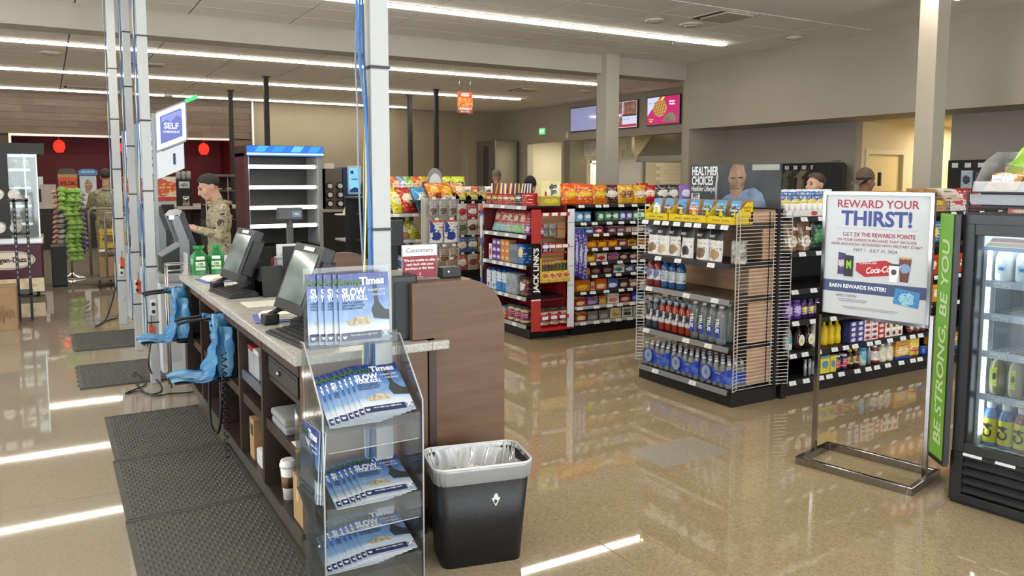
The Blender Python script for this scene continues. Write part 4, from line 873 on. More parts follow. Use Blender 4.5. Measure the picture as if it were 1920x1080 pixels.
# ------------------------------------------------------------------ soft packs used on all shelves
def bag_mesh(w, h, d, mat, seed=0, nu=7, nv=8, gusset=False, lean=0):
    r = random.Random(seed); ph = [r.uniform(0, 6.3) for _ in range(6)]
    b = MB()
    def side(sg):
        def fn(u, v):
            e = max(0, sin(pi*u))**.55
            if gusset: k = (1-v)**.55*1.0 if v > .12 else .9
            else: k = max(0, sin(pi*min(1, max(0, (v-.05)/.9))))**.6
            y = sg*d/2*e*k + .035*d*sin(9*u+ph[0])*sin(7*v+ph[1])
            x = (u-.5)*w*(1-.06*max(0, sin(pi*v))*(0 if gusset else 1)) + .012*w*sin(8*v+ph[2])
            return (x, y + lean*v*h, v*h + .008*h*sin(11*u+ph[3])*(1 if v > .9 else 0))
        return fn
    b.grid(side(-1), nu, nv); b.grid(side(1), nu, nv)
    return b.mesh('bag', mat)
for i in range(9):
    r, c = divmod(i, 3); col = (('c79a63', 'e8d9b4', '8a6238'), ('c9b08a', '7d9a48', 'b58a5a'), ('d0b48a', 'a4763f', 'e2d3ae'))[r]
    me = bag_mesh(.15, .14, .08, PR(col[0], col[1], col[2], seed=i, rough=.15, ls=5), i)
    o = link('bread_bag', me, None, fpos(.12+c*.17+.02*r, .1+.09*r, FH+.112+.03*r), 0, rot=(radians(-50), 0, fang)); tag(o, 'clear bag of rolls in the bin on the cooler, %s in the %s row' % (ORD[c], ('front', 'middle', 'back')[r]), 'bag', 'bagged rolls on the cooler')
for i, (x, y, z) in enumerate(((.16, .27, .22), (.3, .3, .2))):
    o = link('lettuce_bag', bag_mesh(.15, .13, .07, NOISE('lettuce', [(.3, '6da02e'), (.6, 'a9d84f')], ns=14, rough=.3), 20+i), None, fpos(x, y, FH+z), 0, rot=(radians(-40), .3, fang)); tag(o, 'bright green bag on top of the bread bin, %s' % ('beside the arched end', 'behind the second price tag')[i], 'bag')
# ================================================================== shelving and goods
SHB = M('1a1a1c', .45); SHG = M('8d8f90', .4, .3); PEG = M('141517', .6); OAK = NOISE('oak_backing', [(.25, 'b48d6d'), (.5, 'c49d7c'), (.75, 'd0ab8b')], scale=(4, 1.2, 14), ns=2, detail=5, rough=.5)
TAGM = PR('e4e6e8', None, 'b4b7ba', ls=3, lz=(.15, .8)); tag_mesh = MB().prism([(-.003, -.033), (.0, -.033), (.012, .0), (.009, .0)], 'x', -.037, .037).mesh('price_tag', TAGM)
def shelf(par, ax, a0, a1, f, dep, z, lip, ntags, rnd, deck=None, lh=.03):
    """a shelf running along y (ax='x', front faces -x) or along x (ax='y', front faces -y)"""
    b = MB(); n = MB()
    if ax == 'x': b.box(f, a0, z-.018, f+dep, a1, z); n.prism([(f-.014, z-lh-.006), (f-.008, z-lh-.006), (f+.002, z+.002), (f-.006, z+.004)], 'y', a0, a1)
    else: b.box(a0, f, z-.018, a1, f+dep, z); n.prism([(f-.014, z-lh-.006), (f-.008, z-lh-.006), (f+.002, z+.002), (f-.006, z+.004)], 'x', a0, a1)
    s = b.build('shelf', deck or SHB, par); n.build('price_rail', lip, s)
    L = a1-a0
    for k in range(ntags):
        p = a0 + L*(k+.5+rnd.uniform(-.22, .22))/ntags
        if ax == 'x': link('price_tag', tag_mesh, s, (f-.0155, p, z), radians(-90))
        else: link('price_tag', tag_mesh, s, (p, f-.0155, z), 0)
    return s
def wires(par, name, pts_fn, z0, z1, step, mat, r=.0022):
    b = MB(); z = z0
    while z < z1:
        p = pts_fn(z)
        for i in range(len(p)-1): b.bar(p[i], p[i+1], r*2)
        z += step
    for q in pts_fn(0): b.bar((q[0], q[1], z0), (q[0], q[1], z1), r*2.4)
    return b.build(name, mat, par)
# pack shapes (front faces -y)
def boxm(w, d, h, mat): return MB().box(-w/2, -d/2, 0, w/2, d/2, h).mesh('box', mat)
_caddy = {}
def caddy(w, d, h, mat, inner, lo=.45):
    b = MB(); b.m(0).prism([(-d/2, 0), (d/2, 0), (d/2, h), (0, h*.95), (-d/2+.012, h*lo), (-d/2, h*lo)], 'x', -w/2, -w/2+.004); b.prism([(-d/2, 0), (d/2, 0), (d/2, h), (0, h*.95), (-d/2+.012, h*lo), (-d/2, h*lo)], 'x', w/2-.004, w/2)
    b.box(-w/2, -d/2, 0, w/2, -d/2+.004, h*lo); b.box(-w/2, d/2-.004, 0, w/2, d/2, h); b.m(1).box(-w/2+.004, -d/2+.004, .002, w/2-.004, d/2-.004, h*lo*.8)
    n = max(2, int(w/.035))
    for i in range(n): b.cbox(-w/2+w*(i+.5)/n, .0, h*lo*.8+.012, w/n*.8, d*.7, .02)
    return b.mesh('caddy', [mat, inner])
def jar(r, h, body, cap, label=None, ch=.16, neck=.8, sq=0, seg=14):
    prof = [(r*.92, 0), (r, h*.04), (r, h*.18), (r, h*.7), (r*.95, h*.76), (r*neck, h*(1-ch)), (r*neck*1.05, h*(1-ch)), (r*neck*1.05, h*.99), (r*neck*.95, h)]
    return MB().lathe(prof, seg, mis=[0, 0, 2 if label else 0, 0, 0, 1, 1, 1], sq=sq).mesh('jar', [body, cap, label or body])
def bottle3(prof, zc, zl0, zl1, body, cap, label, seg=14, sq=0):
    mis = []
    for i in range(len(prof)-1):
        zm = (prof[i][1]+prof[i+1][1])/2
        mis.append(1 if zm > zc else 2 if zl0 < zm < zl1 else 0)
    return MB().lathe(prof, seg, mis=mis, sq=sq).mesh('bottle', [body, cap, label])
NPUT = [0]
def put(name, cat, lab, grp, me, loc, rz, rx=0, text=None):
    o = link(name, me, None, loc, 0, rot=(rx, 0, rz)); tag(o, lab, cat, grp); NPUT[0] += 1
    for (s, size, col, pos, kw) in text or (): txt('lettering', s, size, M(col, .5), o, pos, **kw)
    return o
def ROW(ax, start, f, z, items, where, frm, inset=.02):
    """items: (count, name, category, description, mesh or function of index, width, depth, extra); ax 'x': runs towards -y and faces -x; ax 'y': runs towards +x and faces -y"""
    p = start; rz = radians(-90) if ax == 'x' else 0
    for it in items:
        n, name, cat, desc, me, w, d = it[:7]; ex = it[7] if len(it) > 7 else {}
        if n == 0: p += w; continue
        rows = ex.get('rows', 1); lay = ex.get('layers', 1); hh = ex.get('h', 0); tot = n
        for i in range(n):
            c = p + w/2
            for ly in range(lay):
                mm = me(i+ly*7) if callable(me) else me
                q = f+inset+d/2
                loc = (q, start-(c-start), z+.001+ly*hh) if ax == 'x' else (c, q, z+.001+ly*hh)
                lab = desc
                if tot > 1: lab += ', %s from the %s' % (ORD[i % 20], frm)
                if lay > 1: lab += ', ' + ('lower' if ly == 0 else 'upper' if lay == 2 else ('lower', 'middle', 'third', 'top')[ly]) + ' layer'
                put(name, cat, lab + ' on ' + where, desc + ' on ' + where if tot*lay > 1 else None, mm, loc, rz + ex.get('yaw', 0), ex.get('rx', 0), ex.get('text'))
            p += w
    return p
rs = random.Random(11)
YEL = M('e3c51c', .4)
# ------------------------------------------------------------------ endcap with wire sides
ec = thing('endcap_shelf', 'black endcap shelf unit with white wire sides and oak backing', 'shelf unit', (0, 0, 0))
MB().box(4.2, 4.02, 0, 4.66, 5.06, .105).build('base', SHB, ec, bevel=.004); MB().box(4.635, 4.03, .105, 4.655, 5.05, 1.42).build('back_panel', OAK, ec)
for y in (4.03, 5.05): MB().box(4.62, y-.015, .1, 4.67, y+.015, 1.425).build('upright', SHB, ec)
for i, (z, d, nt, lip, dk_) in enumerate(((1.32, .44, 8, SHB, None), (1.037, .44, 3, SHB, None), (.78, .44, 3, SHG, woodmat('shelf_oak_reflection', '4a3a30', '5c4838', '6d5644', (2, 8, 2))), (.434, .44, 3, SHG, None), (.121, .44, 2, SHG, SHB))):  # third deck is brown: reflection of the oak backing put into its colour
    shelf(ec, 'x', 4.05, 5.04, 4.185, d, z, lip, nt, rs, dk_)
for za, zb, xa_ in ((.14, .405, 4.37), (.45, .745, 4.37), (.8, 1.0, 4.37), (1.06, 1.285, 4.5), (1.335, 1.41, 4.37)): MB().box(xa_, 4.045, za, 4.625, 4.055, zb).build('side_board', OAK, ec)
WIRE = M('d4d1cb', .35, .3)
wires(ec, 'wire_panel', lambda z: [(4.185, 4.0, z), (4.25, 4.03, z), (4.55, 4.03, z)], .12, 1.41, .0265, WIRE); wires(ec, 'wire_panel', lambda z: [(4.55, 4.03, z), (4.6, 4.03, z), (4.745, 3.99, z)], .12, 1.41, .0265, WIRE); wires(ec, 'wire_panel', lambda z: [(4.19, 5.09, z), (4.24, 5.055, z), (4.55, 5.055, z)], .15, 1.41, .0265, WIRE)
W1 = '%s wire endcap shelf'
# tuna pouches in yellow trays
for i, (ya, n) in enumerate(((5.03, 2), (4.745, 3), (4.325, 2))):
    w = .14*n; t = thing('display_tray', 'yellow display tray of blue pouches on the wire endcap, %s' % ('far end', 'middle one', 'end beside the wire panel')[i], 'tray', (4.3, ya-w/2, 1.322), radians(-90), 'yellow display trays')
    for s in (-1, 1): MB().prism([(-.09, 0), (.09, 0), (.09, .16), (.03, .16), (-.06, .08), (-.09, .07)], 'x', s*w/2-.002 if s > 0 else -w/2, w/2 if s > 0 else -w/2+.002).build('side', YEL, t)
    MB().box(-w/2, -.09, 0, w/2, -.087, .055).build('front', YEL, t); MB().box(-w/2, .087, 0, w/2, .09, .17).build('back', M('a98a5c', .7), t)
    for k in range(n+1): MB().prism([(-w/2+k*.14-.018 if k else -w/2, .05), (-w/2+k*.14+.018 if k < n else w/2, .05), (-w/2+k*.14+(.008 if k < n else 0), .1), (-w/2+k*.14-(.008 if k else 0), .1)], 'y', -.09, -.087).build('tab', YEL, t)
    txt('lettering', '   '.join(['StarKist']*n), .017, M('2c3a6e', .5), t, (0, -.0905, .026), bold=.02, cs=1.3)
    if i == 2:
        txt('lettering', 'StarKist\nTUNA', .025, M('2c3a3e', .5), t, (w/2+.0005, .03, .11), (radians(90), 0, radians(90))); MB().box(w/2, .05, .01, w/2+.001, .065, .05).build('barcode', BLACK, t)
    for k in range(n):
        c = (('4f93c8', 'e9eef2', 'd2a23a'), ('4f93c8', '2b2b30', 'c26a2a'), ('4f93c8', '5a2d4a', '2b2b30'), ('4f93c8', 'c8402e', 'e6ddd0'), ('4f93c8', '2d3a3a', 'd8c84a'), ('4f93c8', '26333a', 'd8cf5a'), ('4f93c8', '26333a', 'e8e6d8'))[(0, 2, 5)[i]+k]
        put('tuna_pouch', 'pouch', 'blue printed pouch in the yellow trays, %s from the far end' % ORD[(0, 2, 5)[i]+k], 'blue pouches in yellow trays', bag_mesh(.1, .165, .03, PR(c[0], c[1], c[2], zc=.45, rx=.42, rz=.28, seed=i*3+k, bot=c[2], bz=.25), k+i), (4.27, ya-.07-.14*k, 1.328), radians(-90), radians(-8), [('Creations', .024, 'f2f4f6', (0, -.019, .095), dict(shear=.3, bold=.02, sx=.8))])
# black and white snack pouches
pch = lambda i: bag_mesh(.132, .235, .07, PR('e9e8e4', ('8a6a48', 'c9ab7a', '9b7a52', '3a2b22', '7a5a3c', 'b08a58', '8c7a6a')[i % 7], '9a958c', top='222226', tz=.66, zc=.22, rx=.34, rz=.16, seed=i, lz=(.3, .55)), i, gusset=True)
for i, y in enumerate((4.985, 4.865, 4.755, 4.59, 4.42, 4.285)):
    put('snack_pouch', 'pouch', 'black and white stand-up pouch on the wire endcap, %s from the far end' % ORD[i], 'black and white pouches', pch(i), (4.27+.02*(i == 2), y, 1.039), radians(-90), radians(-3), [('BUILT', .026, 'e6e6e4', (-.01, -.036, .185), dict(bold=.03, sx=.8))])
for i, y in enumerate((4.17, 4.09)): put('candy_bag', 'bag', 'clear bag of wrapped sweets beside the wire panel, ' + ('front one' if i else 'back one'), None, bag_mesh(.14, .16, .08, NOISE('clear_sweets', [(.35, '6d6a66'), (.55, 'b9b6b0'), (.7, 'e6e4e0')], ns=26, rough=.15), 40+i, gusset=True), (4.3+.1*(1-i), y, 1.039), radians(-90), 0)
# sports drink bottles
SP = [(.036, 0), (.04, .01), (.04, .05), (.041, .052), (.041, .135), (.04, .137), (.04, .15), (.03, .185), (.02, .195), (.02, .2), (.022, .2), (.022, .228), (.02, .23)]
bA = bottle3(SP, .198, .051, .136, M('7c2a2e', .15, 0, .5), M('2b2226', .4), PR('e6e4ea', '5a6aa8', '8a8a94', seed=3)); bB = bottle3(SP, .198, .051, .136, M('2f5a8c', .12, 0, .5), M('2c8a50', .4), PR('cfd6d8', '9fb0b8', '6f8088', top='58b87c', tz=.78, seed=4, ls=9)); bB2 = bottle3(SP, .198, .051, .136, M('24507e', .12, 0, .5), M('2b2e38', .4), PR('cfd6d8', '9fb0b8', '6f8088', top='58b87c', tz=.78, seed=5, ls=9))
ROW('x', 5.03, 4.2, .782, [(2, 'sports_bottle', 'bottle', 'red bottle with white label', bA, .084, .085), (3, 'sports_bottle', 'bottle', 'blue bottle with green banded label', lambda i: (bB, bB2, bB2)[i], .088, .085)], W1 % 'third', 'far end')
DB = [(.034, 0), (.037, .01), (.037, .06), (.038, .062), (.038, .15), (.037, .152), (.036, .17), (.028, .2), (.018, .21), (.018, .215), (.02, .215), (.02, .245), (.018, .247)]
zl = PR('d9d9dc', '1c2430', '2c3440', seed=6, zc=.62, rx=.4, rz=.2); bz = bottle3(DB, .214, .061, .151, M('3a3f4a', .1, 0, .5), M('a9bcc8', .35), zl); br = bottle3(DB, .214, .061, .151, M('8f2c1a', .1, 0, .6), M('9fb6c4', .35), zl)
for r in range(2):
    ROW('x', 5.03-.03*r, 4.2+.09*r, .436, [(2, 'sports_bottle', 'bottle', '%s dark drink bottle' % ('front', 'back')[r], bz, .076, .076), (5, 'sports_bottle', 'bottle', '%s red drink bottle' % ('front', 'back')[r], br, .078, .076)], W1 % 'fourth', 'far end')
SW = [(.034, 0), (.037, .006), (.0375, .2), (.036, .225), (.028, .25), (.018, .262), (.016, .268)]
swb = MB().lathe(SW, 16).mesh('bottle', CLEAR('dfe8ec', .5, haze=.16)); swc = MB().lathe([(.018, .266), (.018, .285)], 12).mesh('cap', M('e4e8ea', .4)); swl = MB().prism([(-.02, .05), (.024, .05), (.024, .13), (-.02, .13)], 'y', -.0395, -.036).mesh('label', M('2a48b0', .4))
for i, (x, y) in enumerate(((4.25, 4.46), (4.25, 4.365), (4.25, 4.275), (4.24, 4.18), (4.36, 4.42), (4.36, 4.32), (4.36, 4.22))):
    o = bottle_thing('water_bottle', 'bottle', 'tall clear water bottle on the wire endcap, %s row, %s from the red bottles' % (('front', 'back')[i > 3], ORD[i % 4]), 'clear water bottles', (x, y, .436), radians(-90), swb, swc, swl if i < 4 else None, [('TRUE', .045, M('f2f4f6', .4), (-.004, -.0405, .14), (radians(90), radians(90), 0), dict(bold=.03))] if i < 4 else None)
# water multipacks
wbt = MB().lathe([(.028, 0), (.031, .01), (.03, .05), (.031, .09), (.03, .12), (.02, .155), (.012, .165), (.012, .17), (.014, .17), (.014, .185)], 12, mis=[0]*7+[1]*2).mesh('bottle', [CLEAR('cfdcea', .5, haze=.22), M('eef2f6', .4)])
FILM = NOISE('blue_pack_film', [(.3, '16309a'), (.55, '2346b8'), (.72, '6f8fd8')], ns=7, rough=.15, bump=.2)
for i, y in enumerate((4.88, 4.55, 4.22)):
    t = thing('water_multipack', 'blue shrink-wrapped pack of water bottles on the wire endcap, %s from the far end' % ORD[i], 'water pack', (4.34, y, .123), radians(-90), 'water multipacks on the bottom shelf')
    for a in range(5):
        for b_ in range(4): link('bottle', wbt, t, (-.128+.064*a, -.1+.064*b_, 0))
    def film(u, v, h=.112):
        a = u*2*pi; q = (abs(cos(a))**8+abs(sin(a))**8)**(-1/8); return ((.163+.0015*sin(16*a))*q*cos(a), -.004+(.134+.0015*sin(16*a))*q*sin(a), .035+h*v-.02*v*(cos(a*5)+1))
    MB().grid(film, 48, 5).build('film', FILM, t)
    MB().prism([(-.06+.06*cos(a)*.8+.0, .09+.055*sin(a)) for a in [k/14*2*pi for k in range(14)]], 'y', -.145, -.1405).build('window', CLEAR('dce8f2', .4, haze=.4), t); MB().tube([(-.06+.05*cos(a), -.147, .09+.057*sin(a)) for a in [k/16*2*pi for k in range(16)]], .004, 5, closed=True).build('ring_print', M('2a58c8', .4), t)
    MB().prism([(-.075, .075), (-.045, .075), (-.045, .1), (-.06, .115), (-.075, .1)], 'y', -.147, -.1455).build('logo_print', M('3f86d8', .4), t)
    MB().box(.03, -.1425, .09, .11, -.1405, .115).build('pack_label', PR('2444a8', None, 'e6ecf4', ls=3), t)
# poster board on top
pbd = thing('poster_board', 'dark poster reading healthier choices with a man on top of the endcap', 'poster', (4.655, 4.505, 1.425), radians(-90))
MB().box(-.475, -.004, .005, .475, .004, .338).build('board', NOISE('poster_dark', [(.35, '3a3e44'), (.65, '555a60')], ns=2.5, rough=.35), pbd)
bd_ = pbd.children[0]
txt('lettering', 'HEALTHIER\nCHOICES', .098, M('eceff0', .5), bd_, (-.455, -.0052, .245), ax='LEFT', bold=.025, sx=.6, ls=.8); txt('lettering', 'Healthier Lifestyle.', .06, M('dfe3e4', .5), bd_, (-.46, -.0052, .142), ax='LEFT', bold=.012, sx=.62, shear=.3)
MB().box(-.455, -.0055, .055, -.36, -.0045, .105).build('badge', M('e4e6e6', .5), bd_); txt('lettering', 'FIT', .05, M('2b2e32', .5), bd_, (-.407, -.006, .08), bold=.05)
SKIN = NOISE('poster_skin', [(.35, '6d5548'), (.65, 'b08d78')], ns=9, rough=.5); SHIRT = NOISE('poster_shirt', [(.35, '5f7596'), (.65, '8fa6c4')], ns=7, rough=.5)
MB().prism([(-.145, .01), (-.13, .05), (-.07, .09), (-.01, .11), (.03, .09), (.13, .14), (.22, .16), (.30, .12), (.34, .04), (.345, .01)], 'y', -.0058, -.0042).build('shirt_print', SHIRT, bd_)
MB().prism([(-.02, .12), (.0, .09), (.05, .07), (.1, .12), (.125, .17), (.13, .21), (.14, .215), (.145, .26), (.13, .27), (.12, .325), (.09, .337), (.01, .337), (-.025, .3), (-.035, .25), (-.045, .24), (-.04, .2), (-.03, .19)], 'y', -.0066, -.0059).build('face_print', SKIN, bd_)
MB().box(-.015, -.0072, .225, .03, -.0067, .236).box(.06, -.0072, .228, .11, -.0067, .239).build('brow_print', M('2c211c', .5), bd_); MB().box(.015, -.0072, .145, .075, -.0067, .152).build('mouth_print', M('5a3a34', .5), bd_); MB().prism([(.03, .175), (.06, .175), (.05, .23), (.04, .23)], 'y', -.0072, -.0067).build('nose_print', M('8a6a5a', .5), bd_)
MB().box(.2, -.0058, .29, .46, -.0045, .333).build('window_print', M('a9aca6', .5), bd_); MB().tube([(-.17, -.006, .03), (-.17, -.006, .18), (-.16, -.006, .25)], .009, 5).build('bar_print', M('c2c6c8', .5), bd_)
MB().box(-.49, -.02, -.002, .49, .03, .006).build('holder_rail', BLACK, pbd)

# ------------------------------------------------------------------ gondola behind the poster
g1 = thing('gondola_shelf', 'long black gondola shelf behind the rewards poster', 'shelf unit', (0, 0, 0))
MB().box(4.7, 4.03, 0, 8.6, 5.05, .105).build('base', SHB, g1, bevel=.004); MB().box(4.7, 4.53, .1, 8.6, 4.55, 1.36).build('back_panel', PEG, g1); MB().box(4.69, 4.0, 0, 4.74, 4.05, .13).build('corner_foot', SHB, g1)
for x in (4.71, 6.0, 7.3, 8.59): MB().box(x-.015, 4.51, .1, x+.015, 4.57, 1.37).build('upright', SHB, g1)
hm = MB()
for j in range(5):
    for i in range(26): hm.cbox(4.78+.022*i, 4.5285, .86+.035*j, .007, .001, .007)
hm.build('peg_holes', M('7d7f80', .6), g1)
for z, nt in ((1.105, 16), (.822, 24), (.583, 18), (.335, 26), (.127, 26)): shelf(g1, 'y', 4.73, 8.55, 4.0, .5, z, SHB, nt, rs)
s = shelf(g1, 'y', 4.73, 8.55, 4.02, 1.0, 1.365, SHB, 14, rs)
W2 = '%s poster gondola shelf'
# top deck: white cups in a tray, blue crisp bags behind
t = thing('cup_tray', 'long white tray of small white cups on the top of the gondola', 'tray', (5.0, 4.12, 1.367)); MB().box(-.26, -.075, 0, .36, -.072, .045).build('front', PR('e6e4e0', 'b83a44', '9a9a9a', zc=.5, rx=.06, rz=.4), t); MB().box(-.26, -.072, 0, .36, .075, .004).build('base', WHITE, t)
cupm = MB().lathe([(.024, 0), (.03, .05), (.031, .085), (.026, .09)], 14, mis=[0, 0, 1]).mesh('cup', [M('e9e9e6', .35), M('f4f4f2', .4)])
for i in range(9): put('noodle_cup', 'cup', 'small white cup in the long tray, %s from the endcap' % ORD[i], 'white cups in the tray', cupm, (4.78+.064*i, 4.1, 1.372), 0)
for i in range(8):
    c = ('2f62a8', 'b03a2a', '2f62a8', '2c5a9c', '3568ac', '2f62a8', '2c5a9c', '3568ac')[i]
    put('crisp_bag', 'bag', 'blue bag of crisps standing behind the white cups, %s from the endcap' % ORD[i] if i != 1 else 'red and blue bag of crisps standing behind the white cups', 'crisp bags behind the cups', bag_mesh(.13, .2, .06, PR(c, 'e2c860', 'f0f0e4', zc=.42, rx=.42, rz=.2, seed=i, top='e6eaf0', tz=.9), 60+i), (4.83+.1*i, 4.3, 1.367), 0, radians(-6))
ct = lambda c, e: boxm(.26, .2, .16, PR(c, e, '6a5a3a', seed=3, rough=.6))
for i, (x, c, e, l) in enumerate(((5.75, 'dcb83a', '4a7ab0', 'yellow display carton of blue packs above the poster'), (6.05, 'c9a055', '4f7fae', 'tan display carton of blue packs above the poster'), (6.35, 'c2a468', '5a86b0', 'pale carton of blue packs above the right side of poster'.replace('right side of', 'corner of the')), (6.72, 'b08a58', 'd9b83a', 'open brown carton with yellow front beside the green banner'), (7.02, 'd8d0c8', 'c04450', 'white carton with red packs beside the bread bin'))):
    put('display_carton', 'carton', l, None, caddy(.26, .22, .18+.02*(i > 2), PR(c, e, '6a5a3a', seed=i, rough=.6), PR(('4a7ab0', '3f6a98', '4a7ab0', '6d4a2c', 'a8303c')[i], 'd8d2c0', 'c4a040', seed=i)), (x, 4.2, 1.367), 0)
for i in range(5): put('red_snack_bag', 'bag', 'red snack bag on the gondola top behind the bread bin, %s in line' % ORD[i], 'red snack bags', bag_mesh(.14, .2, .07, PR('a8222e', 'e8dcd8', 'f0e0e0', zc=.5, rx=.3, rz=.2, seed=i, rough=.2), 70+i), (7.15+.15*i, 4.32, 1.367), 0, radians(-10))
# upper shelf
brd = bag_mesh(.14, .23, .1, PR('8a6a52', 'd9d4c4', '4a3426', zc=.3, rx=.42, rz=.18, seed=2, rough=.2), 5, gusset=True)
ROW('y', 4.74, 4.0, 1.107, [(2, 'bread_pack', 'pack', 'brown speckled bread pack', brd, .15, .11, {'text': [('Bites', .04, 'f0eee6', (0, -.05, .17), dict(shear=.2, bold=.02, sx=.8)), ('Bites', .04, 'f0eee6', (0, -.052, .07), dict(shear=.2, bold=.02, sx=.8))]}), (1, 'salad_bag', 'bag', 'dark green printed bag', bag_mesh(.17, .22, .08, PR('22302a', '2f7a3c', '5aa86a', seed=4), 6), .18, .1), (0, '', '', '', None, .9, 0), (3, 'snack_box', 'box', 'red and white snack box', boxm(.12, .1, .16, PR('b53440', 'ece4e0', '7a1c28', seed=6)), .13, .1), (3, 'snack_box', 'box', 'blue and yellow snack box', boxm(.13, .1, .18, PR('2f62a0', 'e0c23a', 'f0f0e8', seed=7)), .14, .1)], W2 % 'second', 'endcap')
ROW('y', 6.5, 4.0, .824, [(4, 'snack_box', 'box', 'red snack carton', boxm(.14, .1, .17, PR('b83a2c', 'e8d8b0', '5a1c14', seed=8)), .15, .1)], W2 % 'third', 'poster')
# purple jars
pur = jar(.045, .15, M('4a2f7c', .3), M('5f3f98', .4), PR('5a3a94', 'b9a6d8', 'd8cfe8', seed=5)); pj = bottle3([(.03, 0), (.033, .01), (.033, .03), (.034, .031), (.034, .09), (.033, .092), (.028, .12), (.02, .13), (.022, .13), (.022, .145)], .129, .031, .091, M('3a1f4c', .2, 0, .4), M('4d3a78', .4), PR('7a5aa0', 'd8c83a', 'f0f0f0', seed=9))
ROW('y', 4.75, 4.0, .585, [(2, 'jelly_jar', 'jar', 'tall purple jar', pur, .094, .09, {'layers': 1}), (3, 'jelly_bottle', 'bottle', 'squeeze bottle of grape jelly', pj, .075, .08), (0, '', '', '', None, .9, 0), (5, 'snack_box', 'box', 'orange and white box', boxm(.12, .1, .15, PR('d88a2c', 'f0e4cc', '8a3a1c', seed=10)), .13, .1)], W2 % 'fourth', 'endcap')
# sauces
bbq = bottle3([(.036, 0), (.045, .01), (.047, .05), (.047, .052), (.043, .11), (.03, .15), (.017, .17), (.016, .185), (.019, .185), (.019, .215), (.017, .217)], .184, .9, 1, M('2a120c', .15, 0, .5), M('dadde0', .35), M('f2f0e4', .5)); bbql = MB().prism([(.034*cos(a), .075+.043*sin(a)) for a in [k/16*2*pi for k in range(16)]], 'y', -.0495, -.046).mesh('label', PR('eeeadf', 'd8c23a', '6a5a3a', rx=.22, rz=.14, zc=.42))
for i in range(2):
    o = put('barbecue_bottle', 'bottle', 'brown barbecue sauce bottle with oval label, %s from the endcap, below the poster' % ORD[i], 'barbecue sauce bottles', bbq, (4.965+.11*i, 4.1, .337), 0); link('label', bbql, o)
teal = bottle3([(.03, 0), (.036, .01), (.036, .11), (.025, .15), (.016, .17), (.018, .17), (.018, .2)], .169, .05, .1, CLEAR('a9d8d0', .4, haze=.35), M('2f9a8a', .4), PR('e0ece8', '3f9a8c', None))
put('dressing_bottle', 'bottle', 'teal capped bottle just inside the wire panel', None, teal, (4.86, 4.1, .337), 0)
mayo = bottle3([(.04, 0), (.045, .01), (.045, .05), (.045, .13), (.035, .16), (.03, .165), (.03, .19)], .164, .05, .13, M('e6e0c8', .3), M('dfe3e6', .35), PR('efe8d0', 'd8c034', '2a4a7c', zc=.45, rx=.3, rz=.12)); mus = bottle3([(.03, 0), (.036, .012), (.036, .06), (.032, .09), (.036, .12), (.028, .15), (.014, .16), (.012, .19), (.006, .2)], .159, 9, 9, M('d8b818', .35), M('e2c61e', .35), M('d8b818', .4))
put('mayonnaise_bottle', 'bottle', 'cream mayonnaise bottle next to the brown sauce bottles', None, mayo, (5.17, 4.1, .337), 0)
for i in range(3): put('mustard_bottle', 'bottle', 'yellow mustard bottle below the poster, %s from the endcap' % ORD[i], 'mustard bottles', mus, (5.265+.077*i, 4.09, .337), 0)
can = lambda c, b_, l: MB().lathe([(.034, 0), (.035, .003), (.035, .032), (.034, .035)], 14, mis=[1, 0, 1]).mesh('can', [PR(c, b_, l, rx=.3, rz=.4), M('b9bcc0', .3, .8)])
tb = boxm(.085, .075, .042, PR('1f4f9a', 'e9e4da', 'b02a34', zc=.5, rx=.3, rz=.35, seed=2)); tb2 = boxm(.085, .075, .042, PR('e9e4e0', 'b03440', '2b3a5a', zc=.5, rx=.35, rz=.3, seed=3)); tb3 = boxm(.085, .075, .042, PR('c9343c', 'ece8e2', '2a2a30', zc=.5, rx=.35, rz=.3, seed=4)); nut = boxm(.075, .075, .065, PR('efeae0', '7a3a28', '3a2a22', zc=.45, rx=.3, rz=.3, seed=5))
ROW('y', 5.5, 4.0, .337, [(2, 'meat_tin', 'tin', 'blue and white flat tin', tb, .09, .08, {'layers': 4, 'h': .043}), (2, 'meat_tin', 'tin', 'white and red flat tin', tb2, .09, .08, {'layers': 4, 'h': .043}), (1, 'meat_tin', 'tin', 'red flat tin', tb3, .09, .08, {'layers': 3, 'h': .043}), (3, 'spread_tub', 'tub', 'white and brown spread tub', nut, .08, .08, {'layers': 2, 'h': .066}), (0, '', '', '', None, .1, 0), (5, 'soup_tin', 'tin', 'dark red tin', MB().lathe([(.034, 0), (.035, .1)], 14).mesh('tin', PR('7a2a26', 'd8cfc0', 'e8e0d0', seed=6)), .09, .08)], W2 % 'fifth', 'mustard')
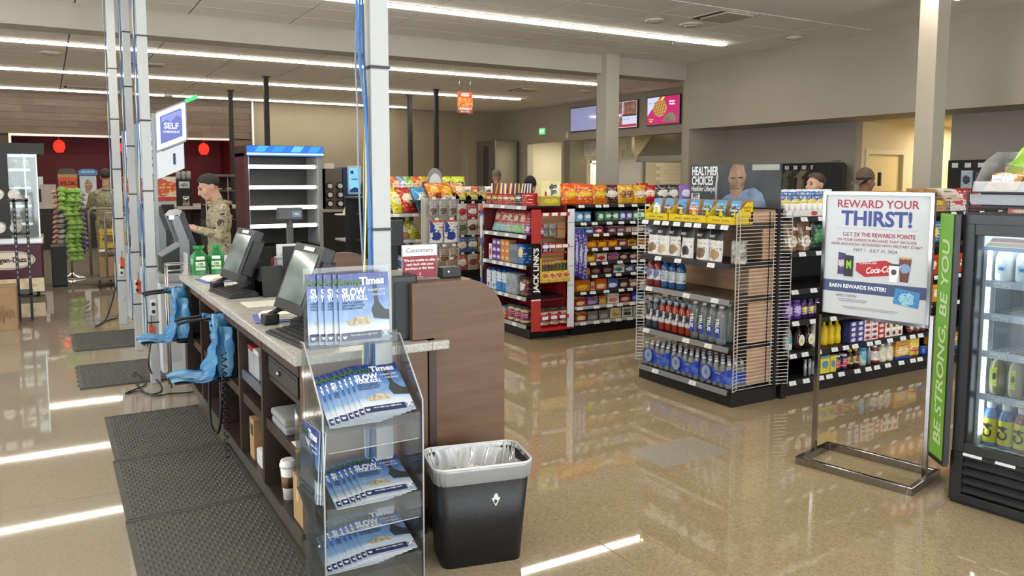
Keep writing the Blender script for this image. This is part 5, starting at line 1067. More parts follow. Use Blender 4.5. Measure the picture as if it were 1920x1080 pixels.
# bottom shelf
tinm = MB().lathe([(.033, 0), (.034, .004), (.034, .106), (.033, .11)], 14, mis=[1, 0, 1]).mesh('tin', [PR('7f8a98', '3a5a86', 'd0d4d8', seed=1), M('b9bcc0', .3, .8)]); thin = MB().tube([(0, 0, 0), (0, 0, .13)], .012, 8).tube([(0, 0, .06), (0, 0, .066)], .016, 8).mesh('tube', M('b9bec4', .3, .3))
ROW('y', 4.98, 4.0, .129, [(2, 'glue_stick', 'tube', 'thin clear and silver tube', thin, .05, .05), (1, 'drink_tin', 'tin', 'blue grey tall tin', tinm, .07, .07), (1, 'tea_carton', 'carton', 'yellow carton beside the poster post', boxm(.11, .08, .14, PR('e2d44a', '5a8ab0', '7a7a3a', top='7f96ac', tz=.85, seed=3)), .12, .08), (1, 'tea_carton', 'carton', 'second yellow carton behind the poster post', boxm(.07, .08, .13, PR('e2d44a', '5a8ab0', '7a7a3a', seed=4)), .075, .08), (2, 'spice_jar', 'jar', 'navy and red jar with white lid', jar(.037, .12, M('27304a', .3), M('eceef0', .4), PR('27304a', 'c03a4a', 'e8e8ea', bot='c83a50', bz=.35), ch=.12, neck=.85), .083, .08), (2, 'syrup_bottle', 'bottle', 'brown syrup bottle with yellow cap', bottle3([(.03, 0), (.034, .01), (.034, .03), (.0345, .031), (.0345, .09), (.034, .092), (.024, .12), (.017, .13), (.02, .13), (.02, .155)], .129, .031, .091, M('3a1c10', .15, 0, .5), M('d9c434', .4), PR('d9cfa0', '8a5a2a', '5a3a1c', seed=4)), .075, .08), (1, 'pickle_jar', 'jar', 'jar with bright blue lid', jar(.042, .15, CLEAR('c9d0c0', .4, haze=.5), M('3a9ad0', .35), PR('c4ccb4', '5fb0d8', None, top='5fb0d8', tz=.6), ch=.18, neck=.95), .095, .09), (1, 'oil_bottle', 'bottle', 'slim dark glass bottle', bottle3([(.02, 0), (.022, .1), (.01, .14), (.01, .17), (.012, .17), (.012, .185)], .169, 9, 9, CLEAR('7a8a8c', .5, haze=.3), M('e4e6e8', .4), WHITE), .06, .06), (1, 'sauce_jar', 'jar', 'tomato sauce jar with white label', jar(.052, .15, M('7a2c1c', .15, 0, .5), M('c8ccd0', .3, .5), PR('e9e6de', 'c8c2b4', '9a948a', seed=2), neck=.62), .11, .1), (2, 'sauce_jar', 'jar', 'white cream sauce jar', jar(.043, .15, M('ddd2b0', .2, 0, .4), M('c8ccd0', .3, .5), PR('ece6d2', 'd0c6a8', '9a947a', seed=3), neck=.66), .09, .09), (1, 'macaroni_box', 'box', 'orange macaroni box below the poster', boxm(.2, .06, .17, PR('e2a22c', 'f0d890', '2a4a9c', bot='2a4a9c', bz=.15, zc=.4, rx=.4, rz=.22, seed=2)), .21, .07), (1, 'noodle_bag', 'bag', 'yellow noodle bag beside the macaroni box', bag_mesh(.16, .16, .06, PR('e2c83a', 'c8402e', 'f4ecd0', zc=.35, rx=.35, rz=.14, seed=6), 9), .17, .07), (1, 'blue_tub', 'tub', 'small blue tub', jar(.04, .07, M('24489a', .3), M('2f58b0', .4)), .11, .09), (2, 'macaroni_box', 'box', 'orange and blue macaroni box', boxm(.2, .06, .18, PR('e0982c', 'f0d080', '2a4a9c', bot='2a4a9c', bz=.18, zc=.5, rx=.42, rz=.25, seed=7)), .21, .07)], W2 % 'bottom', 'endcap')
# ================================================================== red jerky endcap and sweets gondola
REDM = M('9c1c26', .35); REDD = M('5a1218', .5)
e2 = thing('endcap_shelf', 'red backed endcap shelf unit with jerky and cracker boxes', 'shelf unit', (0, 0, 0))
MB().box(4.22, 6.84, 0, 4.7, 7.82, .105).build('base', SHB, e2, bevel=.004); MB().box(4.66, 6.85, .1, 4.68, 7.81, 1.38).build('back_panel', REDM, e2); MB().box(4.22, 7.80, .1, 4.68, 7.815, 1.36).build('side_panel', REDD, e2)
for z, nt in ((1.368, 3), (1.072, 4), (.758, 6), (.43, 4), (.141, 2)): shelf(e2, 'x', 6.86, 7.79, 4.2, .46, z, M('a9abab', .4, .2), nt, rs)
W3 = '%s red endcap shelf'
# blue and yellow strip on the far edge
t = thing('edge_banner', 'narrow blue and yellow lettered strip on the red endcap edge', 'banner', (4.195, 7.83, 0), radians(-90)); MB().box(-.02, -.004, .38, .025, .004, 1.3).build('strip', PR('3f5fb0', 'd6dcea', None, zc=.8, rx=1.2, rz=.14), t); MB().box(-.02, -.005, 1.3, .025, .005, 1.36).build('orange_cap', M('d8602a', .4), t); txt('lettering', 'MORE / MUNCH', .05, M('e0d84a', .5), t, (.0, -.006, .72), (radians(90), radians(-90), 0), bold=.03, shear=.2)
# jerky stick boxes on top
stk = [M(c, .4) for c in ('e9e2d8', '8c1f26', '2a2226', 'd8a03a')]
for i in range(7):
    c = (('8c1f2c', 'd8c83a'), ('8c1f2c', 'd8c83a'), ('9c2430', 'd8c83a'), ('b01f2a', 'e6e2dc'), ('8c1f26', 'cfc23a'), ('2c2a2e', 'd8d8d8'), ('b3222a', 'a01c24'))[i]
    t = thing('stick_box', 'red box of meat sticks on the red endcap top, %s from the far end' % ORD[i], 'box', (4.29, 7.72-.127*i, 1.37), radians(-90), 'boxes of meat sticks')
    w = .115; MB().box(-w/2, -.06, 0, w/2, .06, .115 if i < 5 else .13).build('carton', PR(c[0], c[1], 'f0e4d8', zc=.62, rx=.5, rz=.12, seed=i), t)
    for k in range(4):
        o = MB().box(-.011, -.004, 0, .011, .004, .15).build('stick', stk[(k+i) % 4] if i < 5 else stk[(0, 2)[k % 2]], t, (-.04+.027*k, .0, .08)); o.rotation_euler = (radians(-8), radians((i*37+k*23) % 24-12), 0)
# teal and red pouches
for i, y in enumerate((7.7, 7.55, 7.44, 7.3, 7.16, 7.03)):
    put('jerky_pouch', 'pouch', 'red and teal pouch leaning on the red endcap, %s from the far end' % ORD[i], 'red and teal pouches', bag_mesh(.15, .24, .06, PR('a83a40', 'e2c9a0', 'f2e2da', bot=('7fb0b8', '7fb0b8', '9aa8a8', '7fb07a', '7fb07a', '9aa0a0')[i], bz=.34, zc=.66, rx=.3, rz=.14, seed=i), 30+i, gusset=True), (4.31, y, 1.074), radians(-90), radians(-14))
put('snack_box', 'box', 'purple and red box at the near end of the red endcap', None, boxm(.1, .07, .2, PR('7a3a98', 'e2cfae', 'f0f0f0', top='a82f44', tz=.55, zc=.3, rx=.3, rz=.15)), (4.28, 6.92, 1.074), radians(-90))
bp, bo, bg_, bb_ = boxm(.09, .09, .077, PR('5a2f8c', 'e4dff0', 'c8b8e2', seed=2)), boxm(.09, .09, .077, PR('d8903a', 'e6d0a8', '6a4a8c', seed=3)), boxm(.055, .12, .2, PR('7f8690', '5f6670', 'a9b0b8', ls=9)), boxm(.11, .12, .21, PR('2f66b8', 'e9dc8a', 'f0f4f6', zc=.6, rx=.4, rz=.25, seed=2))
ROW('x', 7.72, 4.2, .76, [(1, 'flyer_box', 'box', 'slim white box', boxm(.06, .1, .17, PR('e9e4e6', 'c8344a', '8a3040')), .09, .11), (2, 'cracker_box', 'box', 'purple cracker box', bp, .093, .1, {'layers': 3, 'h': .078}), (2, 'cracker_box', 'box', 'orange cracker box', bo, .093, .1, {'layers': 3, 'h': .078}), (3, 'cracker_box', 'box', 'plain grey box end', bg_, .058, .13), (1, 'cracker_box', 'box', 'blue and yellow cracker box', bb_, .12, .13)], W3 % 'third', 'far end')
mk = lambda i: MB().prism([(-.045, 0), (.045, 0), (.045, .2), (.0, .235), (-.045, .2)], 'y', -.05, .09).mesh('carton', PR('e2ecf2', '3f8ad0', '3a78c0', top='24488c', tz=.86, bot='3f8ad0' if i > 1 else 'dfe9f0', bz=.4, zc=.18, rx=.25, rz=.1, seed=i))
ROW('x', 7.78, 4.2, .432, [(4, 'milk_carton', 'carton', 'blue and white drink carton', mk, .115, .12), (2, 'milk_carton', 'carton', 'blue carton showing its grey side', boxm(.1, .12, .215, PR('9aa8b4', '7f8c98', 'd0d8de', ls=10)), .11, .12), (1, 'nut_jar', 'jar', 'dark lidded jar of mixed nuts', jar(.075, .2, NOISE('mixed_nuts', [(.35, '3a2420'), (.55, '8c6a52'), (.7, 'e0d0b8')], ns=30, rough=.3), M('2b2d2f', .4), PR('5a2434', 'e8e0d4', 'c8a8a0'), ch=.12, neck=.93), .17, .16)], W3 % 'fourth', 'far end')
csj = jar(.062, .17, NOISE('cashews', [(.35, 'b59a72'), (.55, 'd8c29a'), (.7, 'efe2c4')], ns=34, rough=.35), M('33363a', .4), PR('7a2348', '8c2c54', 'e8c8d0', seed=2), ch=.13, neck=.95)
ROW('x', 7.5, 4.2, .143, [(1, 'snack_box', 'box', 'orange box with a blue lid tray', boxm(.14, .14, .12, PR('d8622c', 'f0e6da', 'e8e0d0', top='7a94b0', tz=.72)), .17, .15), (3, 'nut_jar', 'jar', 'clear cashew jar with maroon label', csj, .13, .13)], W3 % 'bottom', 'far end')
# ------------------------------------------------------------------ the red rack on its near side
rr_ = thing('jerky_rack', 'red and white metal jerky rack on the near side of the red endcap', 'rack', (0, 0, 0))
RW = M('b33a36', .4); WH2 = M('dfe3ea', .4)
lp = MB().box(4.165, 6.70, .105, 4.27, 6.715, .42).box(4.165, 6.70, 1.0, 4.27, 6.715, 1.34).build('front_post', RW, rr_); mp_ = MB().box(4.165, 6.70, .44, 4.27, 6.715, 1.0).build('black_panel', M('15100f', .4), rr_); MB().box(4.165, 6.699, .42, 4.27, 6.716, .432).build('white_stripe', WHITE, rr_)
txt('lettering', "JACK LINK'S", .085, M('f2f2f0', .5), mp_, (4.215, 6.6985, .73), (radians(90), radians(-90), 0), bold=.03, sx=.98)
MB().box(4.60, 6.70, .105, 4.68, 6.712, 1.34).build('side_post', WH2, rr_)
for z in (.55, .75, .95, 1.2): MB().box(4.60, 6.698, z, 4.68, 6.6995, z+.004).build('joint_line', M('3a3a40', .6), rr_)
for z in (.108, .30, .42, .62, 1.0, 1.14, 1.29):
    MB().bar((4.27, 6.705, z), (4.60, 6.705, z), .008).build('cross_wire', M('8c1c22', .4), rr_)
for z, nt in ((1.29, 3), (.965, 4), (.235, 3)):
    r_ = MB().box(4.27, 6.69, z-.018, 4.61, 6.70, z+.018).build('price_rail', M('b32c34', .4), rr_)
    for k in range(nt): MB().box(4.285+k*.32/nt, 6.688, z-.016, 4.285+k*.32/nt+.07, 6.6895, z+.016).build('price_tag', M('ece8ea', .5), r_)
MB().prism([(6.69, .115), (6.84, .15), (6.84, .13), (6.69, .1)], 'x', 4.27, 4.66).build('tray', M('b81f28', .35), rr_); MB().box(4.27, 6.70, .89, 4.60, 6.71, .905).build('red_ledge', RW, rr_); MB().box(4.25, 6.845, .9, 4.66, 6.85, 1.3).build('card_back', M('8a6a48', .8), rr_)
t = thing('stick_display', 'cardboard display of meat stick bundles in the red rack', 'display', (4.44, 6.73, .6)); MB().box(-.17, .06, .05, .17, .065, .29).build('back_card', M('a98450', .8), t); MB().prism([(-.05, 0), (.06, .02), (.06, .04), (-.05, .03)], 'x', -.17, .17).build('base', M('b5352c', .5), t); MB().box(-.18, -.05, .0, -.172, .06, .25).build('side_card', M('d8b43a', .5), t)
for i in range(4):
    w = .085; o = MB().prism([(-.06, .0), (-.05, .115), (-.045, .115), (-.055, 0)], 'x', -.17+.086*i, -.17+.086*i+.08).build('pocket', PR('d8b83a', 'b32c2a', 'f0e8d8', zc=.6, rx=.4, rz=.2, bot='b89a34', bz=.3, seed=i), t)
    for k in range(4):
        c = ('24508c', '2a5a30', '2f6a38', '1f5a34')[i]; s_ = MB().tube([(-.14+.086*i+.016*k, -.02, .02), (-.135+.086*i+.02*k, .01, .17+.01*(i > 1))], .006, 6).build('stick', M(c if k % 2 else '3a2420', .35), t); MB().tube([(-.135+.086*i+.02*k, .01, .17+.01*(i > 1)), (-.133+.086*i+.021*k, .014, .2+.01*(i > 1))], .007, 6).build('tip', M('d8a868', .4), s_)
for i in range(3): put('nut_jar', 'jar', 'cashew jar inside the red rack, %s from the front post' % ORD[i], 'cashew jars in the rack', csj, (4.35+.125*i, 6.79, .15), 0)
for i, x in enumerate((4.37, 4.46)): put('jerky_bag', 'bag', 'grey jerky bag in the upper red rack, %s' % ('closer to the front post', 'closer to the white post')[i], None, bag_mesh(.08, .13, .03, PR('8c9694', '5f6866', 'c4cccc', seed=i, ls=9), 50+i), (x, 6.78, 1.06), 0)
put('jerky_bag', 'bag', 'small striped red bag in the upper red rack', None, bag_mesh(.05, .14, .03, PR('8c2a3c', 'd8d0d8', '5a3a8c', seed=2), 53), (4.31, 6.75, 1.05), 0); put('carton_back', 'carton', 'plain brown carton in the upper red rack', None, boxm(.09, .08, .16, M('a9835a', .8)), (4.56, 6.80, 1.04), 0)
for i in range(2): put('snack_box', 'box', 'white and navy box in the middle of the red rack, %s' % ('beside the front post', 'beside the plain carton')[i], None, boxm(.055, .06, .09, PR('e4e2e6', '2a3a8c', '2a3a8c', zc=.5, rx=.3, rz=.6)), (4.33+.07*i, 6.79, .905), 0)
put('carton_back', 'carton', 'low brown carton in the middle of the red rack', None, boxm(.14, .08, .075, M('a9835a', .8)), (4.52, 6.79, .905), 0)
# big sign pack on top
t = thing('jerky_sign_box', 'large yellow box lettered slim on top of the red endcap', 'box', (4.445, 6.82, 1.372), radians(-6)); MB().box(-.11, -.04, 0, .11, .04, .25).build('carton', PR('e2dc9a', 'c8b83a', None, bot='a8943a', bz=.38, zc=.2, rx=.4, rz=.1, seed=2), t, bevel=.004)
MB().prism([(-.055, .11), (.08, .13), (.095, .215), (-.035, .2)], 'y', -.0425, -.0405).build('logo_panel', M('f0ece0', .5), t); txt('lettering', 'slim\njim', .07, M('2b2b2c', .5), t, (.025, -.044, .172), bold=.04, sx=.8, ls=.75).rotation_euler = (radians(90), radians(-10), 0); MB().prism([(-.075, .105), (-.05, .1), (-.05, .14), (-.07, .15)], 'y', -.0425, -.0405).build('red_print', M('b02a2c', .5), t)
# ------------------------------------------------------------------ sweets gondola
g2 = thing('gondola_shelf', 'long black gondola shelf filled with sweets and gum', 'shelf unit', (0, 0, 0))
MB().box(4.72, 6.78, 0, 9.2, 7.8, .105).build('base', SHB, g2, bevel=.004); MB().box(4.72, 7.27, .1, 9.2, 7.29, 1.37).build('back_panel', PEG, g2)
zs = (1.38, 1.197, 1.075, .923, .772, .637, .465, .306, .142)
for k, z in enumerate(zs): shelf(g2, 'y', 4.72, 9.1, 6.75, .5 if k else 1.0, z, SHB if k < 7 else M('a9aba8', .4, .2), 26, rs, lh=.022)
W4 = '%s sweets gondola shelf'
def cb(w, h, c, e, l, seed, lo=.55): return caddy(w, .16, h, PR(c, e, l, seed=seed, zc=.3, rx=.36, rz=.2, rough=.4), PR(e or c, c, l, seed=seed+1), lo)
def swbag(c, e, l, seed, w=.19, h=.2): return bag_mesh(w, h, .07, PR(c, e, l, seed=seed, zc=.5, rx=.36, rz=.2, rough=.18), seed)
# top: large sweet bags
top = [('e2561c', 'e8a82c', 'f0d24a', 'orange peanut cup bag', .2), ('e2561c', 'e8a82c', 'f4e6c0', 'orange swoosh bag', .2), ('e07a1c', 'e6b82c', '8a5a1c', 'orange and green sweet bag', .17), ('4a2a20', 'e8e0d8', 'c8b8a8', 'brown chocolate sweet bag', .17), ('e0a81c', '7a4a1c', 'f0e4c0', 'yellow peanut sweet bag', .11), ('e0a81c', '7a4a1c', 'f0e4c0', 'yellow peanut sweet bag', .11), ('e0a81c', 'f4e8c4', '4a2a1c', 'large yellow peanut sweet bag', .15), ('b5202a', 'f0e4da', 'd8402e', 'red sweet bag with white picture', .17), ('26262a', 'e4e0dc', 'c8c4c0', 'black and white cookie bag', .17), ('26262a', 'e4e0dc', 'c8c4c0', 'black and white cookie bag', .17), ('8a5ab0', 'd8e4f0', '3a6ab8', 'purple and silver sweet bag', .17)]
x = 4.62
for i, (c, e, l, n, w) in enumerate(top):
    T = [('m&m\'s', .06, 'f4ece0', (0, -.036, .11), dict(bold=.04, sx=.75))] if i in (3, 6) else [('Reese\'s', .05, 'f0d83a', (0, -.037, .1), dict(bold=.04, shear=.3))] if i < 3 else None
    put('sweet_bag', 'bag', n + ' on top of the sweets gondola, %s from the endcap' % ORD[i], 'large sweet bags on the gondola top', swbag(c, e, l, i, w+.02, .2+.01*(i < 2)), (x+w/2, 6.84+.02*(i % 2), 1.382), 0, radians(-8), T); x += w
    if i in (0, 1, 7): put('sweet_bag', 'bag', 'second-row ' + n + ' on the sweets gondola', 'second row sweet bags', swbag(c, e, l, i+20, w, .22), (x-w/2, 6.98, 1.382), 0, radians(-6))
for i in range(6): put('sweet_bag', 'bag', ('green', 'yellow', 'green', 'red', 'red', 'blue')[i] + ' sweet bag in the back row of the sweets gondola, %s in line' % ORD[i], 'back row sweet bags', swbag(('5f9a3a', 'd8c23a', '6aa04a', 'b02a34', 'a8242c', '4a86c0')[i], 'e8e0c8', 'f0e8d8', i+40, .18, .2), (4.95+.17*i, 7.15, 1.382), 0)
for i in range(6): put('noodle_tub', 'tub', 'small %s tub in the stack behind the sweet bags, %s in line' % (('dark', 'dark', 'dark', 'dark', 'red', 'red')[i], ORD[i]), 'tubs behind the sweet bags', MB().lathe([(.04, 0), (.05, .07), (.05, .08)], 12).mesh('tub', PR(('4a463c', '4a463c', '4a463c', '4a463c', 'b53a44', 'b53a44')[i], 'e0dccf', 'd8d4c8', seed=i)), (5.1+.11*i, 7.45, 1.5), 0)
t = thing('tub_box', 'cardboard case under the stacked tubs behind the sweet bags', 'box', (5.38, 7.45, 1.382)); MB().box(-.35, -.09, 0, .35, .09, .117).build('case', PR('8a7a5c', None, '5a4a34', rough=.7), t)
def CR(z, items, nm):
    its = []
    for (n, w, h, c, e, l, d, lo) in items:
        if n == 0: its.append((0, '', '', '', None, w, 0)); continue
        its.append((n, 'sweet_box', 'box', d, (lambda c, e, l, w, h, lo: lambda i: cb(w*.96, h, c, e, l, i+len(d), lo))(c, e, l, w, h, lo), w, .16))
    ROW('y', 4.74, 6.75, z+.001, its, W4 % nm, 'endcap')
gum = lambda c, e, s: jar(.042, .105, PR(c, e, 'e4ece8', seed=s), PR(c, e, None, seed=s), ch=.14, neck=.98, sq=4)
ROW('y', 4.76, 6.75, zs[1]+.001, [(2, 'gum_tub', 'tub', 'pale blue gum tub', lambda i: gum('5f94c4', 'e0e8f0', i), .1, .1), (0, '', '', '', None, .07, 0), (3, 'gum_tub', 'tub', 'green gum tub', lambda i: gum('2f7a52', 'cfe4d8', i), .1, .1), (1, 'gum_tub', 'tub', 'blue gum tub', lambda i: gum('3a6aa8', 'dfe8f0', i), .09, .1), (1, 'gum_tub', 'tub', 'purple gum tub', lambda i: gum('5a4a98', 'e0dcec', i), .09, .1), (4, 'gum_tub', 'tub', 'mint green gum tub', lambda i: gum('3f8a5c', 'd8e8dc', i), .095, .1), (10, 'gum_tub', 'tub', 'assorted gum tub', lambda i: gum(('3a6aa8', '2f7a52', 'b04450')[i % 3], 'e0e8e4', i), .095, .1)], W4 % 'second', 'endcap')
CR(zs[2], [(2, .12, .07, '5a90c4', 'e4ecf4', '3a6aa0', 'blue gum box', .8), (1, .13, .075, 'b82c40', 'ecdce0', '8a1c2c', 'red gum box', .8), (0, .05, 0, 0, 0, 0, 0, 0), (2, .12, .07, '8c5a6a', 'd8c0c8', '5a3a44', 'mauve gum box', .8), (3, .085, .05, 'e9dfd4', 'c8a8a0', '8a6a60', 'pale mint box', .85), (8, .12, .07, '8a94a0', 'd8dce0', '5a6470', 'grey gum box', .8)], 'third')
CR(zs[3], [(4, .14, .105, 'd8741c', 'e8b82c', '4a2a14', 'orange peanut bar box', .55), (1, .13, .09, '9c3440', 'e0d4d8', '5a1c24', 'red wafer bar box', .7), (2, .13, .1, 'd8a83a', '8a5a1c', '4a2a14', 'yellow bar box', .55), (8, .13, .1, '7a3a2c', 'd8b04a', 'e8d8c0', 'brown bar box', .6)], 'fourth')
CR(zs[4], [(1, .13, .11, 'd8641c', 'e8b02c', '2a2018', 'orange wafer box', .55), (1, .14, .11, 'e2902c', 'e8d04a', '2a2018', 'orange and yellow bar box', .5), (1, .15, .11, 'e4ddd4', 'b02a30', '3a3a3e', 'white coconut bar box', .75), (1, .16, .11, '4a3070', 'b03a34', 'd8cfe0', 'purple almond bar box', .7), (8, .13, .1, '5a2a24', 'c8b8b0', '2a1814', 'dark bar box', .6)], 'fifth')
CR(zs[5], [(1, .2, .09, 'd87a1c', 'e8c02c', '3a2414', 'long orange peanut box', .6), (2, .15, .11, '3a1c18', '8a7a70', '2a1410', 'dark chocolate bar box', .85), (1, .16, .1, 'e6e2d8', '2f7a8c', '2a2a2c', 'white chocolate bar box', .85), (8, .13, .1, '24508c', 'd8d4c8', 'e0e0e0', 'blue bar box', .6)], 'sixth')
CR(zs[6], [(1, .2, .13, 'd8741c', 'e8c83a', '5a3a14', 'large orange peanut cup box', .9), (1, .06, .1, 'd8c8c4', 'b53a44', '8a2a34', 'small pink box', .9), (1, .16, .12, 'd8661c', 'e8d8b0', '6a3010', 'orange snack box', .95), (1, .16, .12, '1f3a94', 'dfe4f0', 'a8b8e0', 'blue and white mint box', .95), (1, .14, .11, '4a2a26', 'd8ccc4', '2a1814', 'brown candy box', .9), (8, .13, .1, '8c2a30', 'd8c8b8', 'e8e0d8', 'red candy box', .7)], 'seventh')
CR(zs[7], [(1, .15, .1, 'a83230', 'e0cf9a', '5a1c1a', 'red and cream candy box', .85), (1, .16, .1, '4a2a70', '8a6aa8', 'd8d0e0', 'violet bar box', .8), (1, .11, .11, 'c8885a', 'e0b84a', '8a4a2c', 'peach bar box', .7), (1, .17, .11, 'e6e2da', 'c87a78', '8a3a3c', 'white almond box', .97), (1, .16, .1, '9c2430', 'd8c0b8', '5a141c', 'crimson candy box', .8), (1, .17, .12, '24449c', '8aa0d8', '1a2a6a', 'blue wafer box', .85), (8, .13, .1, '7a5a3c', 'd8c8a8', '3a2a1c', 'tan candy box', .7)], 'eighth')
CR(zs[8], [(1, .16, .12, '9c1f22', 'e8d8b0', 'e0b040', 'red striped popcorn box', .75), (2, .15, .11, '7f7a7c', 'a9a4a6', '5a5658', 'grey candy box', .8), (1, .16, .115, 'e4dcbc', 'c89a44', '8a7a4a', 'cream picture box', .97), (3, .16, .11, 'ece9e0', '3a6a4a', '1f2a22', 'white mint candy box', .97), (8, .13, .1, 'b08a3a', 'e0d8c0', '5a3a1c', 'gold candy box', .7)], 'bottom')
for i in range(2): txt('lettering', 'Junior\nMints', .045, M('1f4a38', .5), [o for o in COL.objects if o.get('label', '').startswith('white mint candy box, %s' % ORD[i])][0], (0, -.082, .055), bold=.03, shear=.2, sx=.9)
# purple hanging packs
for i in range(3):
    put('hanging_pack', 'pack', 'long purple sweet pack hanging beside the red rack, %s of three' % ('outer', 'middle', 'inner')[i], 'hanging purple packs', bag_mesh(.045, .5, .03, PR('4a3f9c', 'a9b0e0', 'd8d8f0', seed=i, ls=14, rough=.2), 80+i, nv=12), (4.71+.04*i, 6.70-.02*i, .64-.02*i), 0)
t = thing('hook_strip', 'thin wire strip holding the purple sweet packs', 'hook', (4.75, 6.715, 1.15)); MB().bar((-.06, 0, 0), (.06, -.02, 0), .005).bar((-.05, 0, 0), (-.05, .035, .02), .005).build('wire', STEEL, t)

# ================================================================== crisps gondola and peg racks further back
W5 = '%s crisps rack shelf'
g3 = thing('crisps_rack', 'black wire rack of crisps behind the customers notice', 'rack', (0, 0, 0))
Y3 = 9.0
a = at(738, 460, Y3); b_ = at(905, 460, Y3)
XA, XB = a.x, at(862, 440, 8.75).x-.55
MB().box(XA-.3, Y3, 0, XB, Y3+.9, .1).build('base', SHB, g3); MB().box(XA-.3, Y3+.88, .1, XB, Y3+.9, 1.4).build('back_panel', PEG, g3)
z3 = [at(760, 466, Y3).z+.0, at(760, 420, Y3).z, at(760, 482, Y3).z]
for z in (1.22, .9, .55, .25): shelf(g3, 'y', XA-.3, at(800, 400, Y3).x, Y3, .5, z, M('b9bbbb', .4, .3), 3, rs)
cr = [('d9cf3a', 'e8e4b0', '8a8a2a'), ('b02f3a', 'e8d8c8', 'd8a040'), ('4f9ad0', 'f0f0ea', '2f6ab0'), ('d8801c', 'e8b84a', 'f0e0c0'), ('d8801c', 'e8b84a', 'b03a24'), ('e0902c', 'f0d8b0', '3f7ab0')]
def crisp(i, lab, grp, loc, c, w=.26, h=.36, rx=-28, yaw=0): return put('crisp_bag', 'bag', lab, grp, bag_mesh(w, h, .12, PR(c[0], c[1], c[2], zc=.5, rx=.36, rz=.22, seed=i, rough=.2), 100+i), loc, radians(yaw), radians(rx))
for i, (px, py, cc) in enumerate(((752, 448, 0), (772, 450, 1), (800, 452, 2), (815, 430, 3), (838, 420, 4), (862, 425, 5))):
    p = at(px+8, py, Y3); crisp(i, 'large %s crisp bag slumped on the crisps rack, %s from the white post' % (('yellow', 'red', 'light blue', 'orange', 'dark orange', 'orange and white')[i], ORD[i]), 'large crisp bags', (p.x, Y3+.12, 1.225) if i < 3 else (p.x, Y3+.05, 1.387), cr[cc], w=.26 if i < 3 else .24, h=.36 if i < 3 else .24, rx=-30, yaw=22)
for i, (px, c) in enumerate(((742, ('d8742c', 'e8d0b0', '8a3a1c')), (755, ('8aa8d0', 'e8e8e8', '3a5aa0')), (768, ('7fb83a', 'e0e8b0', '3a6a1c')), (782, ('c8602c', 'e8c09a', '8a2a1c')), (796, ('d8b03a', '6a3a6a', 'b02a34')), (812, ('d0d83a', 'f0f0a0', '6a7a1c')), (842, ('c8d03a', '2a2a5a', 'f0f0b0')), (858, ('c8d83a', '3a3a2a', 'e0e8a0')))):
    p = at(px, 338, Y3+.75); crisp(20+i, '%s crisp bag in the upper crisps row, %s from the white post' % (('orange', 'pale blue', 'green', 'rust', 'gold', 'lime', 'lime and navy', 'lime and black')[i], ORD[i]), 'upper crisp bags', (p.x, Y3+.7, 1.42), c, .24, .26, -10, 10)
MB().box(XA-.3, Y3+.5, 1.395, XB, Y3+.95, 1.415).build('top_deck', SHB, g3)
for i, (px, py, c, l) in enumerate(((758, 392, ('8a6a5a', 'd8c8b8', '2a2a2a'), 'tan and black snack bag on the second crisps shelf'), (768, 394, ('c89a7a', 'e8dcd0', '5a3a2a'), 'pink and brown snack bag on the second crisps shelf'), (786, 398, ('c8c83a', 'e4e49a', '6a6a1c'), 'yellow popcorn bag on the second crisps shelf'))):
    p = at(px, py, Y3); crisp(40+i, l, None, (p.x, Y3+.1, .905), c, .2, .25, -32, 25)
for i, (px, c, l) in enumerate(((762, ('2f6ab8', 'd8e4f0', '7fb03a'), 'blue snack bag lying low beside the black display'), (785, ('3f9a4a', '8a4a2c', 'd8e8d0'), 'green snack bag lying low beside the black display'))):
    p = at(px+5, 460, Y3); crisp(45+i, l, None, (p.x, Y3+.02, .56), c, .24, .24, -62, 25)
wires(g3, 'side_wires', lambda z: [(XA+.05, Y3+.0, z), (XA+.05, Y3+.5, z)], .3, 1.2, .06, M('55585a', .4, .4))
# arched grey sign
t = thing('arched_sign', 'blank grey and white arched sign above the crisps', 'sign', (at(816, 345, Y3+.5).x, Y3+.5, 1.4)); 
def arch(w, h, n=12): return [(-w, 0), (w, 0), (w, h*.55)] + [(w*cos(k/n*pi), h*.55+h*.45*sin(k/n*pi)) for k in range(1, n)] + [(-w, h*.55)]
zt = at(812, 315, Y3+.5).z-1.4; MB().prism(arch(.105, zt), 'y', 0, .02).build('frame', M('8a8d8e', .4), t); MB().prism(arch(.085, zt*.82), 'y', -.004, 0).build('face', M('d4d8da', .5), t)
# peg panel with white meat-snack bags
pr = thing('peg_rack', 'white wire peg rack of dried meat bags beside the crisps', 'rack', (0, 0, 0)); YP = 8.55
xa, xb = at(800, 440, YP).x, at(861, 440, YP).x; zt = at(830, 372, YP).z
wires(pr, 'side_wires', lambda z: [(xb-.02, YP-.03, z), (xb+.0, YP+.12, z)], .5, zt, .028, WIRE); wires(pr, 'side_wires', lambda z: [(xa-.02, YP, z), (xa+.03, YP+.14, z)], .5, zt, .028, WIRE); MB().box(xa, YP+.14, .1, xb, YP+.16, zt).build('back_panel', M('c4beb2', .6), pr); MB().box(xa-.02, YP-.02, 0, xb+.02, YP+.3, .1).build('base', SHB, pr)
rows = ((4, 374, ('8f8d88', '5a4a40', 'd8d8d4'), 3, .125, 'grey dried meat bag'), (0, 413, ('e8e8ea', '2a4a9c', '5a3a30'), 2, .18, 'white dried meat bag with blue figure'), (2, 463, ('8a7a68', '6a3a2a', 'd0c4b0'), 3, .13, 'brown windowed dried meat bag'), (3, 488, ('8f7a62', '5f4c3a', 'b09a80'), 2, .15, 'plain brown bag'))
